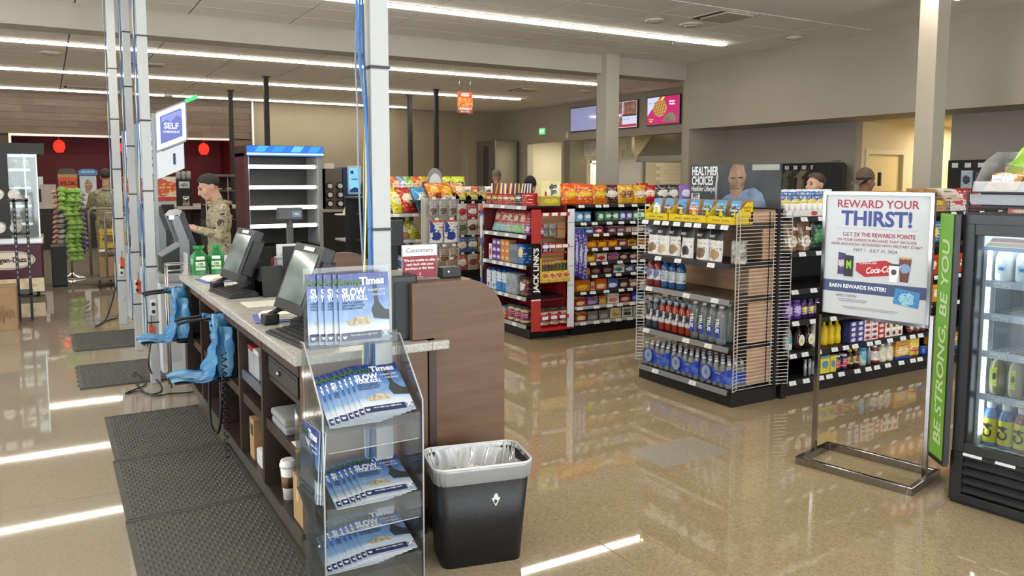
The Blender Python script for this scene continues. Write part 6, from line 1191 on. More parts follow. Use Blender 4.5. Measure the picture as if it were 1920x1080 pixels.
for k, (s0, py, c, n, w, l) in enumerate(rows):
    zt_ = at(830, py, YP).z; h = (.20, .27, .2, .13)[k]
    for i in range(n):
        xx = xa+.04+(xb-xa-.04)*(i+.5)/n
        o = put('meat_snack_bag', 'bag', '%s on the wire peg rack, %s from the crisps' % (l, ORD[i]), l + 's', bag_mesh(w, h, .03, PR(c[0], c[1], c[2], zc=.3, rx=.34, rz=.2, seed=k, top='c85a2c' if k == 1 else None, tz=.9), 200+k), (xx, YP+.03, zt_-h), 0)
        if k == 1: MB().prism([(-.085, .12), (-.03, .13), (.0, .16), (-.04, .17), (-.02, .2), (-.06, .25), (-.085, .25)], 'y', -.018, -.016).build('blue_print', M('2a4a9c', .5), o)
        MB().box(-.025, -.02, h+.0, .025, -.018, h+.03).build('hang_tag', M('e8e8e6', .5), o)
        MB().bar((0, -.01, h), (0, .12, h+.01), .004).build('peg', STEEL, o)
# dark sweets gondola section between
dk_g = thing('peg_gondola', 'black peg gondola of hanging sweet bags behind the red endcap', 'shelf unit', (0, 0, 0)); YD = 8.75
xa, xb = at(862, 440, YD).x, at(905, 440, YD).x+.4; MB().box(xa, YD+.25, 0, xb, YD+.27, 1.36).build('back_panel', PEG, dk_g); MB().box(xa, YD, 0, xb, YD+.9, .1).build('base', SHB, dk_g); MB().box(xa-.5, YD+.1, 1.36, xb, YD+.95, 1.385).build('top_deck', SHB, dk_g)
for k, (py, c, n) in enumerate(((382, ('d8cfc4', 'b02a34', '8a5a3c'), 3), (412, ('cfcabd', '3a2a24', 'c8b08a'), 3), (445, ('2f5a94', 'e8e4d8', 'd0a04a'), 3), (478, ('9c3a30', 'e8dcd0', 'c8a070'), 4))):
    z = at(885, py, YD).z; h = .2
    for i in range(n):
        cc = c if (i+k) % 3 != 1 else (('a8242e', 'e8e0d8', 'd0d0d0'), ('8a8478', '3a3a34', 'd8d0c0'), ('b07a44', '7a3a24', 'e0d0a8'), ('b5aca0', '8a3a30', '6a5a4a'))[k]
        o = put('hanging_bag', 'bag', 'hanging sweet bag on the black peg gondola, row %s, %s in line' % (('one', 'two', 'three', 'four')[k], ORD[i]), 'hanging sweet bags', bag_mesh(.15, h, .05, PR(cc[0], cc[1], cc[2], zc=.5, rx=.4, rz=.2, seed=i+k*3), 220+i+k*3), (xa+.09+.15*i, YD+.12, z-h), 0); MB().box(-.02, -.02, h+.0, .02, -.018, h+.028).build('hang_tag', M('e8e8e6', .5), o); MB().bar((0, -.01, h), (0, .125, h+.01), .004).build('peg', STEEL, o)
# goods along the tops behind
for i in range(16):
    c = (('e4e0d8', '8a8a8a', 'c8a070'), ('d8602c', 'e8d0a0', 'a8321c'), ('d8602c', 'e8d0a0', 'a8321c'), ('c8d03a', '6a7a1c', 'e8e8a0'), ('5a5a4c', 'a8a890', 'c8c8b0'), ('e4e2dc', '4a6ab0', '8a8a8a'), ('e4e2dc', '3a3a3a', '8a8a8a'), ('c8b88a', '8a6a3a', 'e0d8c0'))[i % 8]
    p = at(822+i*6.5, 360, YD+.5); put('snack_bag', 'bag', 'small %s snack bag on the rear gondola top, %s from the arched sign' % (('white', 'orange', 'rust', 'lime', 'olive', 'white and blue', 'white and black', 'tan')[i % 8], ORD[i % 20]), 'small snack bags on the rear top', bag_mesh(.12, .16, .06, PR(c[0], c[1], c[2], seed=i), 240+i), (p.x, YD+.45+.1*(i % 2), 1.387), 0, radians(-8))
for i in range(4): put('display_carton', 'carton', '%s low display carton on the rear gondola top' % ('maroon', 'yellow', 'pale yellow', 'tan')[i], None, caddy(.24, .2, .09, PR(('8c2a2e', 'd8c83a', 'd8cf6a', 'c8a05a')[i], 'e8e0c8', '6a4a2a', seed=i), PR('d0b070', 'e8e0d0', '8a5a3a')), (at(840+22*i, 372, YD+.2).x, YD+.22, 1.387), 0)
# ================================================================== self checkouts
GR = M('84888c', .4, .2); DG = M('2c3034', .45); LG = M('c4c8ca', .4)
def kiosk(y, n, lab):
    t = thing('self_checkout', lab, 'self checkout', (.83, y, 0), 0, 'self checkout kiosks')
    MB().box(-.05, -.2, .0, .42, .25, .78).build('cabinet', LG, t, bevel=.01); MB().box(-.045, -.202, .1, .1, -.2, .7).build('door', M('b4b9bb', .4), t); MB().box(-.06, -.22, .78, .44, .27, .85).build('deck', M('9a9ea0', .4), t, bevel=.008)
    MB().prism([(-.02, .85), (.2, .85), (.26, 1.1), (.2, 1.12), (-.02, .99)], 'y', -.15, .12).build('scanner_bed', DG, t, bevel=.006); MB().prism([(-.02, .99), (.2, 1.12), (.2, 1.135), (-.03, 1.0)], 'y', -.16, .13).build('scale_plate', GR, t)
    MB().prism([(.12, .85), (.2, .85), (.2, 1.1), (.12, 1.35), (.06, 1.33), (.12, 1.12)], 'y', -.17, -.13).build('side_arm', GR, t, bevel=.004)
    MB().prism([(.12, .85), (.2, .85), (.2, 1.1), (.12, 1.35), (.06, 1.33), (.12, 1.12)], 'y', .13, .17).build('side_arm', GR, t, bevel=.004)
    MB().prism([(.09, 1.36), (.17, 1.37), (.3, .95), (.22, .9)], 'y', -.13, .13).build('monitor', M('3a3e42', .4), t, bevel=.006); MB().prism([(.172, 1.35), (.176, 1.351), (.302, .955), (.298, .954)], 'y', -.11, .11).build('screen', M('0e1418', .12), t)
    MB().prism([(.05, 1.33), (.09, 1.375), (.15, 1.38), (.13, 1.33)], 'y', -.17, .17).build('top_cap', M('a9aeb2', .35), t, bevel=.004); MB().box(.045, -.174, 1.305, .085, -.168, 1.34).build('status_light', EM('cfe0ff', .8), t)
    MB().box(-.03, .1, .85, .0, .13, 2.2).build('sign_pole', M('8f9396', .4, .2), t, bevel=.003)
    # slanted sign facing the shop entrance
    s = MB().prism([(-.005, 1.865), (.235, 1.965), (.25, 1.985), (.25, 2.31), (.235, 2.318), (.01, 2.215), (-.005, 2.19)], 'y', .09, .13).build('sign_case', M('8a8e92', .4), t)
    MB().prism([(.005, 1.885), (.23, 1.98), (.24, 1.99), (.24, 2.3), (.225, 2.3), (.02, 2.205), (.005, 2.19)], 'y', .084, .0895).build('lit_face', EM('d4d8ff', .85), s); MB().prism([(.035, 1.94), (.2, 2.01), (.21, 2.02), (.21, 2.24), (.2, 2.25), (.05, 2.18), (.035, 2.17)], 'y', .078, .0835).build('blue_panel', EM('6a78c8', .5), s)
    MB().prism([(.04, 2.12), (.09, 2.15), (.12, 2.13), (.17, 2.19), (.205, 2.17), (.205, 2.235), (.05, 2.17)], 'y', .075, .0778).build('pale_chevron', EM('8f9ae0', .55), s)
    txt('lettering', 'SELF', .07, EM('f4f6ff', 1.0), s, (.122, .0745, 2.095), bold=.018, sx=.88); txt('lettering', 'CHECKOUT', .025, EM('f4f6ff', 1.0), s, (.122, .0745, 2.045), bold=.012, sx=.95)
    MB().prism([(.0, 1.64), (.22, 1.735), (.22, 1.955), (.0, 1.86)], 'y', .1, .118).build('number_plate', M('d4d9e2', .4), t); txt('lettering', n, .13, M('28304e', .5), t, (.14, .0985, 1.81), bold=.03)
    g = MB().bar((.25, .11, 2.315), (.345, .11, 2.36), .035, .03).build('beacon', EM('28d860', 1.6), t)
    return t
kiosk(7.33, '1', 'grey self checkout kiosk numbered one with a green beacon, nearest the counter'); kiosk(8.85, '2', 'grey self checkout kiosk numbered two behind the white poles'); kiosk(10.4, '3', 'grey self checkout kiosk numbered three, farthest of the row')
t = thing('bag_rack', 'chrome wire bag rack between the counter and the first kiosk', 'rack', (.82, 6.68, 0))
for x in (-.035, .1):
    for y in (-.03, .1): MB().tube([(x, y, 0), (x, y, .98)], .007, 8).build('upright', STEEL, t)
for z in (.975, .93): MB().tube([(-.035, -.03, z), (.16, -.03, z)], .007).build('top_bar', STEEL, t); 
MB().tube([(-.035, .1, .975), (.16, .1, .975)], .007).build('top_bar', STEEL, t); MB().tube([(-.035, -.03, .975), (-.035, .1, .975)], .007).build('top_bar', STEEL, t)
# ================================================================== lit empty merchandiser
mc = thing('open_merchandiser', 'empty open merchandiser with lit white shelves and blue header', 'merchandiser', (2.72, 13.0, 0))
MB().box(0, 0, 0, .06, .75, 2.05).build('side_panel', M('4a1420', .4), mc); MB().box(1.19, 0, 0, 1.25, .75, 2.05).build('side_panel', CLEAR('c8ccd0', .5, haze=.4), mc); MB().box(.06, .7, .1, 1.19, .75, 2.05).build('back_panel', M('3f3f3e', .35), mc); MB().box(.06, 0, 0, 1.19, .7, .55).build('base', BLACK, mc, bevel=.01)
MB().box(0, -.06, 2.0, 1.26, .7, 2.17).build('header', M('2a0c14', .4), mc); hf = MB().box(.03, -.064, 2.005, 1.255, -.0605, 2.165).build('header_face', EM('1f6ed0', .9), mc)
for k, (a, c) in enumerate(((.15, '3f9ae8'), (.42, '2a84dc'), (.72, '58b0f0'), (1.0, '2f8ee4'))): MB().prism([(a, 2.07), (a+.15, 2.07), (a+.22, 2.165), (a+.06, 2.165)], 'y', -.067, -.0645).build('facet_print', EM(c, 1.0), hf)
MB().box(.03, -.067, 2.025, 1.255, -.0645, 2.05).build('lit_stripe', EM('dff0ff', 1.5), hf)
for z in (1.83, 1.5, 1.17, .87):
    s = MB().box(.06, .1, z-.03, 1.19, .68, z).build('shelf', M('5a5a58', .35, .3), mc); MB().box(.06, .06, z-.025, 1.15, .1, z+.035).build('shelf_lamp', EM('fffaf0', 3.2), s); MB().box(1.16, .06, z-.02, 1.24, .1, z+.03).build('end_bracket', M('e9e9e6', .4), s)
MB().box(.06, .02, .6, .08, .03, 2.0).box(1.17, .02, .6, 1.19, .03, 2.0).build('glass_edge', CLEAR('e8ecee', .4, haze=.4), mc)
# ================================================================== coffee corner
cn = thing('coffee_counter', 'long counter with grey edge under the coffee and slush machines', 'counter', (4.28, 14.0, 0)); MB().box(0, 0, 1.04, 1.6, .7, 1.09).build('worktop', M('b4b2ac', .35), cn); MB().box(.0, .05, 0, 1.6, .65, 1.04).build('cabinet', M('26221f', .5), cn)
cf = thing('bean_dispenser', 'taupe coffee dispenser with six white round knobs', 'dispenser', (4.3, 14.1, 1.091)); MB().box(0, 0, 0, .4, .4, .735).build('body', M('6a6458', .45), cf, bevel=.01); MB().box(-.01, -.0, 0, .06, .4, .735).build('side', M('575247', .45), cf)
for r in range(3):
    for c in range(2):
        kx, kz = .13+.19*c, .1+.16*r; k = MB().tube([(kx, 0, kz), (kx, -.04, kz)], .07, 14).build('knob', M('1c1a18', .4), cf); MB().tube([(kx, -.04, kz), (kx, -.07, kz)], .042, 12).build('knob_face', M('e8e8e4', .4), k)
MB().box(.1, .1, .735, .26, .2, .83).build('card', M('ddd8cc', .5), cf)
sl = thing('slush_machine', 'blue slush machine with pale blue lit front', 'drink machine', (4.66, 14.1, 1.091)); MB().box(0, 0, 0, .36, .4, .76).build('body', M('1f3a78', .4), sl, bevel=.015); f_ = MB().box(.11, -.03, .26, .375, .01, .79).build('front', M('c4c8cc', .4), sl, bevel=.02); MB().box(.135, -.035, .29, .35, -.031, .755).build('lit_panel', EM('7ac4ec', .8), f_); txt('lettering', 'SWIRL', .045, M('1f4a90', .5), f_, (.243, -.037, .54), bold=.04); MB().tube([(.19, -.036, .67), (.19, -.038, .67)], .035, 12).build('round_logo', M('2f6ab8', .5), f_); MB().prism([(.135, .3), (.35, .3), (.34, .36), (.29, .38), (.24, .4), (.19, .375), (.15, .35)], 'y', -.039, -.0365).build('swirl_print', M('2a5aa0', .5), f_)
MB().box(.2, -.05, .1, .27, .0, .2).build('tap', M('b8bcc2', .4), sl); MB().box(.08, -.1, .0, .36, .0, .03).build('drip_tray', M('24448c', .4), sl)
gr = thing('coffee_grinder', 'dark coffee grinder beside the slush machine', 'grinder', (5.1, 14.15, 1.091)); MB().lathe([(.1, 0), (.1, .25), (.08, .3), (.12, .34), (.12, .45), (.05, .5)], 14).build('body', M('3a3732', .4), gr); MB().box(-.16, .05, 0, .14, .15, .4).build('housing', M('2a2724', .4), gr)
bc = thing('back_cooler', 'far drinks cooler with three lit glass doors below the coffee counter', 'cooler', (4.8, 15.5, 0)); MB().box(-.1, .1, 0, 1.1, .6, 1.15).build('body', M('1b1c1d', .5), bc)
for k in range(3):
    d_ = MB().box(-.06+.38*k, .07, .12, .29+.38*k, .095, 1.1).build('door', M('141516', .4), bc); MB().box(-.03+.38*k, .06, .16, .26+.38*k, .068, 1.06).build('pane', EM('b8d4dc', .55), d_)
    for r in range(3): MB().box(-.02+.38*k, .05, .2+.29*r, .25+.38*k, .058, .38+.29*r).build('stock', NOISE('cooler_stock', [(.35, '8fb8c4'), (.6, 'e6eef0')], ns=30, rough=.4), d_)
# table with hat display and water cases
tb_ = thing('display_table', 'grey pedestal table with water cases near the coffee corner', 'table', (4.0, 11.45, 0)); MB().box(-.25, -.25, .72, .3, .25, .75).build('top', M('a9abab', .4), tb_, bevel=.005); MB().box(.1, -.05, 0, .18, .05, .72).build('leg', M('9a9c9c', .4, .3), tb_); MB().box(-.1, -.2, 0, .25, .2, .02).build('foot', M('8a8c8c', .4, .3), tb_)
for i in range(3): put('water_case', 'case', 'wrapped case of small bottles on the grey table, %s' % ('bottom one', 'middle one', 'top one')[i], 'water cases on the table', MB().box(-.12, -.12, 0, .12, .12, .056).mesh('case', NOISE('wrapped_bottles', [(.35, '9aa8b4'), (.55, 'd4dce2'), (.7, 'f0f4f6')], ns=22, rough=.2)), (4.08, 11.4, .752+.058*i), 0)
ht = thing('sun_hat', 'wide cream sun hat shaped display on a stand', 'hat', (at(660, 402, 11).x, 11.0, 1.13)); MB().lathe([(.25, 0), (.24, .012), (.13, .02), (.12, .06), (.1, .11), (.04, .13)], 20).build('hat', NOISE('straw', [(.3, 'cfc4a4'), (.7, 'e4dcc4')], ns=20, rough=.7), ht); MB().tube([(0, 0, -1.13), (0, 0, 0)], .015).build('stand', BLACK, ht); MB().lathe([(.15, -1.13), (.15, -1.115)], 16).build('foot', BLACK, ht)
for i in range(6): put('red_pack', 'pack', 'red and white pack on the low rack below the grey table, %s in line' % ORD[i], 'red packs below the table', boxm(.1, .14, .14, PR('b02a32', 'ece4e0', '7a1820', seed=i)), (3.62+.12*i, 10.45, .42), 0)
t = thing('low_rack', 'low black rack under the red and white packs', 'rack', (3.92, 10.5, 0)); MB().box(-.4, -.15, .39, .45, .15, .42).build('shelf', SHB, t); MB().box(-.4, -.15, 0, -.36, .15, .39).build('leg', SHB, t); MB().box(.41, -.15, 0, .45, .15, .39).build('leg', SHB, t)
t = thing('black_display', 'black screen on a stand in front of the crisps rack', 'display', (at(745, 440, 7.2).x-.02, 7.2, 0)); p = at(745, 440, 7.2); MB().box(-.12, 0, at(745, 462, 7.2).z, .085, .05, at(745, 413, 7.2).z).build('screen', M('232529', .35), t, bevel=.008); MB().box(-.03, .02, 0, .03, .06, at(745, 462, 7.2).z).build('post', BLACK, t); MB().box(-.15, -.1, 0, .15, .15, .02).build('foot', BLACK, t)
# ================================================================== frozen dessert cabinet, far side
fz = thing('dessert_freezer', 'maroon frozen dessert cabinet with glass showcase on castors', 'freezer', (-.3, 12.75, 0))
MAR = M('4a1028', .35)
MB().box(-1.2, 0, .08, .22, .9, .74).build('cabinet', MAR, fz, bevel=.02); MB().box(-1.2, -.004, .08, .22, .0, .27).build('cream_skirt', NOISE('skirt_swirl', [(.35, 'd8c49a'), (.5, 'e6dac0'), (.65, 'c9a86a')], scale=(1, 1, 2), ns=1.6, detail=0, rough=.4, dist=2), fz)
MB().box(-1.22, -.03, .74, .24, .9, .83).build('rim', M('c4c6c8', .25, .6), fz, bevel=.02)
lg = MB().prism([(-.2+.33*cos(a), .53+.13*sin(a)) for a in [k/28*2*pi for k in range(28)]], 'y', -.008, -.002).build('oval_logo', M('e4dcc8', .5), fz); MB().tube([(-.2+.31*cos(a), -.009, .53+.115*sin(a)) for a in [k/28*2*pi for k in range(28)]], .004, 5, closed=True).build('oval_line', M('5a1c30', .5), lg); txt('lettering', 'Häagen-Dazs', .1, M('3a1420', .5), lg, (-.2, -.0095, .53), bold=.03, sx=.85)
for x in (-1.0, .12): MB().tube([(x, .1, .045), (x+.04, .1, .045)], .045, 12).build('castor', BLACK, fz)
MB().box(-1.2, .15, 1.98, .3, .85, 2.13).build('canopy', M('17181a', .4), fz); MB().box(-1.2, .15, .83, -.14, .85, 1.98).build('dark_end', M('1a1b1d', .4), fz)
GLS = CLEAR('dfe9e6', .6, haze=.12); MB().box(-.14, .15, .83, .2, .156, 1.98).build('glass', GLS, fz); MB().box(.2, .15, .83, .206, .8, 1.98).build('glass', GLS, fz); MB().box(-.14, .78, .83, .2, .8, 1.98).build('back', M('7f918f', .3), fz)
for x in (.19, .05): MB().box(x, .14, .83, x+.015, .155, 1.98).build('glass_post', EM('e9f4f6', .8), fz)
MB().box(-.13, .2, 1.95, .18, .7, 1.97).build('case_lamp', EM('eef8ff', 1.2), fz)
for i, z in enumerate((1.0, 1.25, 1.5, 1.75)):
    s = MB().box(-.135, .2, z, .12, .75, z+.012).build('glass_shelf', CLEAR('d8e6e2', .6, haze=.3), fz); MB().box(-.135, .185, z-.005, .12, .2, z+.03).build('shelf_lamp', EM('f2faff', .9), s)
    for k in range(2): put('cake', 'cake', ('small iced cake', 'pale layered cake')[k] + ' on the showcase shelf, %s from the bottom' % ORD[i], 'cakes in the showcase', MB().lathe([(.055, 0), (.055, .08), (.04, .1), (.03, .14)], 12).mesh('cake', PR(('c8b088', 'd8cfa8')[k], ('8a5a3c', 'e8e0c8')[k], '6a4a34', seed=i+k)), (-.3-.06+.13*k, 13.05+.08*k, z+.014), 0)
t = thing('black_pedestal', 'low black pedestal behind the dessert cabinet', 'pedestal', (.02, 13.75, 0)); MB().box(0, 0, .02, .2, .5, .62).build('body', BLACK, t, bevel=.01); MB().box(.0, .0, 0, .2, .5, .02).build('plinth', M('0c0c0d', .6), t)
# box and wire rack at the frame edge
bx = thing('cardboard_box', 'large brown cardboard box on the floor at the frame edge', 'box', (-.6, 10.15, 0)); MB().box(-.3, -.05, 0, .27, .4, .46).build('carton', NOISE('cardboard', [(.3, '8f7452'), (.7, '9c8060')], ns=8, rough=.85), bx, bevel=.004); MB().box(-.05, -.052, .26, .08, -.0505, .42).build('white_label', PR('e8e6e0', None, '3a3a3a', ls=6), bx); txt('lettering', 'THIS SIDE UP\nHANDLE WITH\nCARE\nFRAGILE\nGLASS', .03, M('5a4630', .7), bx, (.17, -.0515, .18), (radians(90), radians(-90), 0)); MB().box(-.3, .15, .46, .27, .2, .462).build('tape', M('b59a70', .4), bx)
wr = thing('wire_shelf', 'black perforated wire shelf with rolled towels at the frame edge', 'shelf', (-.62, 10.65, 0))
for x in (-.25, .28, .4):
    MB().box(x, 0, 0, x+.03, .03, 1.42).build('upright', BLACK, wr)
    for k in range(14): MB().box(x+.009, -.001, .5+.06*k, x+.021, 0, .525+.06*k).build('slot', M('8f8e88', .6), wr)
for z in (1.38, 1.0, .3):
    MB().box(-.25, 0, z, .43, .45, z+.02).build('shelf', BLACK, wr)
for i, (x, z) in enumerate(((-.02, 1.4), (.14, 1.4), (.3, 1.4), (-.02, 1.02), (.14, 1.02), (.3, 1.02))):
    o = tag(MB().tube([(0, 0, .06), (0, .3, .06)], .06, 14).build('rolled_towel', NOISE('towel', [(.35, 'b9b4ac'), (.65, 'dcd8d0')], ns=30, rough=.9), None, (-.62+x, 10.7, z)), 'pale rolled towel on the %s black shelf, %s from the frame edge' % ('upper' if z > 1.2 else 'lower', ORD[i % 3]), 'towel', 'rolled towels')
# ================================================================== spinner of green snack bags
nr = thing('snack_spinner', 'chrome spinner stand with grey header holding hanging snack bags', 'spinner', (.31, 14.9, 0))
MB().lathe([(.22, 0), (.2, .02), (.06, .06), (.025, .1)], 24).build('foot', CHROME, nr); MB().tube([(0, 0, .08), (0, 0, 1.55)], .02).build('pole', STEEL, nr); MB().prism([(-.14, 1.5), (.14, 1.5), (.14, 1.74), (.1, 1.8), (-.1, 1.8), (-.14, 1.74)], 'y', -.06, -.04).build('header', M('4a4a4c', .5), nr); MB().box(-.13, -.064, 1.48, .13, -.061, 1.66).build('price_card', M('d0522a', .5), nr); txt('lettering', '3/5.OK', .085, M('2a1410', .5), nr, (0, -.066, 1.56), bold=.04, sx=.9); MB().box(-.14, -.063, 1.64, .14, -.0605, 1.71).build('tan_band', M('a98a5c', .6), nr)
gb_ = bag_mesh(.14, .12, .1, NOISE('green_bag', [(.3, '6f9a3c'), (.55, '8fbb58'), (.75, 'b4d684')], ns=9, rough=.25), 300); ob_ = bag_mesh(.08, .1, .06, NOISE('coral_bag', [(.3, 'b8705c'), (.6, 'dba08c')], ns=9, rough=.3), 301); gy = bag_mesh(.1, .1, .06, NOISE('silver_bag', [(.3, '6a6a6c'), (.6, 'b0b0b2')], ns=9, rough=.3), 302); pu = bag_mesh(.14, .12, .06, NOISE('violet_bag', [(.3, '3a3a6a'), (.6, '6a6aa8')], ns=9, rough=.3), 303)
def spin(me, dx, dy, z, rz, lab, grp): put('snack_bag', 'bag', lab, grp, me, (.31+dx+.012*sin(z*71), 14.9+dy+.02*sin(z*53), z), rz+.25*sin(z*97), radians(-62))
for i in range(16):
    for c in range(2): spin(gb_, -.0+.115*c, -.2+.05*c, 1.42-.074*i, radians(-8+22*c), 'green snack bag on the spinner, %s strip, %s from the top' % (('front', 'side')[c], ORD[i]), 'green bags on the spinner')
for i in range(5): spin(gb_, -.115, -.17, 1.44-.075*i, radians(-25), 'green snack bag on the short spinner strip, %s from the top' % ORD[i], 'green bags on the short strip')
for i in range(13): spin(ob_, -.24, -.05, 1.40-.08*i, radians(-70), 'coral snack bag on the spinner edge, %s from the top' % ORD[i], 'coral bags on the spinner'); spin(pu if i > 9 else gy, .24, -.02, 1.36-.08*i, radians(70), '%s bag on the far spinner edge, %s from the top' % (('violet' if i > 9 else 'grey'), ORD[i]), 'dark bags on the spinner')
for i in range(6): spin(gy, -.13, -.15, 1.02-.085*i, radians(-25), 'silver snack bag on the spinner, %s from the top' % ORD[i], 'silver bags on the spinner')
for i in range(3): spin(pu, -.12-.05*(i % 2), -.14, .5-.08*i, radians(-25), 'violet snack bag low on the spinner, %s from the top' % ORD[i], 'violet bags on the spinner')
# ================================================================== platform cart with cartons
ca = thing('platform_cart', 'grey tube platform cart behind the farthest white pole', 'cart', (.72, 13.35, 0))
for x, zt_ in ((-.17, 1.18), (.02, 1.12)):
    y = 0 if x > -.1 else .5
    MB().tube([(x, y, .12), (x, y, zt_-.05), (x+.04, y, zt_), (x+.34, y, zt_), (x+.38, y, zt_-.05), (x+.38, y, .12)], .018, 8).build('handle', M('8a8478', .4, .3), ca)
MB().box(-.18, -.05, .12, .42, .6, .15).build('platform', M('6a665e', .5), ca)
for x in (-.1, .05, .36): MB().tube([(x, .0, .06), (x+.03, .0, .06)], .058, 14).build('castor', M('2a2826', .5), ca)
put('cardboard_box', 'box', 'open brown carton with white liner on the platform cart', None, MB().box(-.2, -.2, 0, .2, .2, .3).mesh('box', M('a88a62', .8)), (.85, 13.7, .152), 0); put('banana_box', 'box', 'yellow printed carton on the platform cart', None, boxm(.36, .3, .28, PR('c8a83a', '6a5a1c', '4a3a14', seed=2)), (.85, 13.75, .58), 0)
put('paper_liner', 'liner', 'crumpled white liner on the open carton', None, MB().grid(lambda u, v: ((u-.5)*.4, (v-.5)*.38, .05*sin(9*u)*sin(8*v)+.06), 10, 8).mesh('liner', M('d8d2c8', .7)), (.85, 13.7, .47), 0)
# ================================================================== red niche: pendants and machines
for i, x in enumerate((.32, 1.765, 3.626)):
    t = thing('pendant_lamp', 'glowing red glass pendant lamp in the red niche, %s from the wood wall end' % ORD[i], 'pendant lamp', (x, 22.2, 2.42), 0, 'red pendant lamps')
    MB().lathe([(.075, -.15), (.12, -.07), (.13, .0), (.11, .09), (.05, .14)], 18).build('shade', EM('ff2a1c', 1.5), t); MB().tube([(0, 0, .14), (0, 0, .25)], .008).build('cord', M('c8c0b8', .5), t); MB().lathe([(.05, .24), (.05, .26)], 12).build('canopy', M('c8c0b8', .5), t)
bc_ = thing('back_bar', 'dark service counter running along the red niche', 'counter', (-.4, 21.0, 0)); MB().box(0, .0, .95, 4.4, .8, 1.0).build('worktop', M('b8b2a8', .4), bc_); MB().box(0, .05, 0, 4.4, .75, .95).build('cabinet', M('1a1615', .5), bc_)
cap_ = thing('cappuccino_machine', 'drink machine with blue arched header in the niche', 'drink machine', (.86, 21.1, 1.001)); MB().box(-.17, 0, 0, .17, .3, .7).build('body', M('d0d4d8', .4), cap_); MB().prism([(-.2, .72), (.2, .72), (.2, .82), (.12, .86), (-.12, .86), (-.2, .82)], 'y', -.03, .02).build('header', M('4a8ac8', .4), cap_); MB().box(-.13, -.01, .3, .13, -.001, .68).build('cup_picture', PR('b8cfe4', '9a6a3c', 'e8e0d4', zc=.4, rx=.3, rz=.4), cap_); txt('lettering', 'FRESH BREWED', .04, M('e4eef6', .5), cap_, (0, -.031, .79), bold=.03)
mm_ = thing('white_machine', 'cream drink machine behind the glass showcase', 'drink machine', (-.1, 21.1, 1.001)); MB().box(-.25, 0, 0, .3, .4, .5).build('body', M('b0aaa0', .4), mm_); MB().box(-.2, -.005, .1, .0, -.001, .4).build('bay', BLACK, mm_); MB().box(-.2, .0, .5, .05, .2, .68).build('printer', M('d4d4d0', .4), mm_)
# pizza warmer and brewer nearer
pz = thing('pizza_warmer', 'white pizza warmer with pepperoni picture header', 'warmer', (1.36, 18.0, 0)); MB().box(0, 0, .2, 1.0, .5, 1.2).build('body', M('d8d8d6', .4), pz); MB().box(0, -.02, 1.2, 1.0, .1, 1.68).build('header', PR('d8cfc8', 'c8562c', 'e8b878', zc=.55, rx=.5, rz=.42, seed=4), pz); MB().box(0, -.03, 1.18, 1.0, .0, 1.26).build('red_band', M('b04040', .5), pz); MB().box(.7, -.01, .9, .95, 0, 1.1).build('window', BLACK, pz); MB().box(0, 0, 0, 1.0, .5, .2).build('plinth', BLACK, pz); txt('lettering', 'HOT PIZZA', .13, M('b02a2c', .5), pz, (.25, -.032, 1.6), bold=.04)
for i, (x, z) in enumerate(((1.5, .5), (1.75, .55), (2.0, .5))): put('sandwich_box', 'box', 'brown sandwich box on the warmer shelf, %s from the white pole' % ORD[i], 'sandwich boxes', boxm(.2, .1, .16, PR('a8844c', 'd8a860', '5a3a1c', seed=i)), (x, 17.93, .0+z), 0)
br_ = thing('coffee_brewer', 'black coffee brewer with three hoppers beside the soldier', 'coffee machine', (2.38, 18.0, 0)); MB().box(0, 0, 1.06, .3, .4, 1.62).build('body', M('121212', .4), br_); 
for k in range(3): MB().lathe([(.045, 1.62), (.05, 1.66), (.05, 1.78), (.03, 1.8)], 12).build('hopper', CLEAR('4a4a48', .4, haze=.3), br_, (.05+.1*k, .12, 0))
MB().box(.04, -.01, 1.44, .25, -.001, 1.58).build('display', PR('c8ccce', '8a9094', '3a3a3a', ls=4), br_); MB().lathe([(.075, 0), (.075, .2), (.06, .21)], 14).build('urn', CHROME, br_, (.15, -.1, 1.07)); MB().box(-.05, -.25, 1.0, 1.2, .4, 1.06).build('worktop', M('c8c2b6', .4), br_); MB().box(.15, -.05, 0, .25, .3, 1.0).build('leg', BLACK, br_); MB().box(.3, .1, .0, 1.15, .4, 1.0).build('cabinet', M('1c1a19', .5), br_)
gg = thing('grab_and_go_case', 'glass grab and go case with arched grey roof behind the soldier', 'case', (2.45, 15.0, 0)); MB().box(0, 0, .0, .55, .6, .9).build('base', M('1b1a1a', .5), gg); MB().prism([(-.02, 1.62), (.2, 1.72), (.57, 1.72), (.57, 1.68), (.2, 1.68), (-.02, 1.58)], 'y', -.05, .6).build('roof', M('6a645c', .4), gg)
for x in (.0, .2, .38, .54): MB().box(x, -.02, .9, x+.015, 0, 1.66).build('frame_bar', M('b8b4ac', .3, .5), gg)
MB().box(.0, .5, .9, .55, .52, 1.66).build('back', M('3a2420', .5), gg)
for r in range(3):
    for c in range(3): put('pastry', 'pastry', 'glazed pastry in the grab and go case, row %s, %s across' % (('one', 'two', 'three')[r], ORD[c]), 'pastries in the case', MB().lathe([(.06, 0), (.07, .03), (.04, .06)], 12).mesh('pastry', PR(('8a4a34', 'c89a4a', 'd8b868')[r], 'e0c8a0', '6a3a24', seed=c)), (2.55+.16*c, 15.15, .93+.25*(2-r)), 0)
for r in range(2): MB().box(.01, .02, 1.165+.25*r, .54, .48, 1.178+.25*r).build('shelf', CLEAR('d8dcdc', .5, haze=.3), gg)
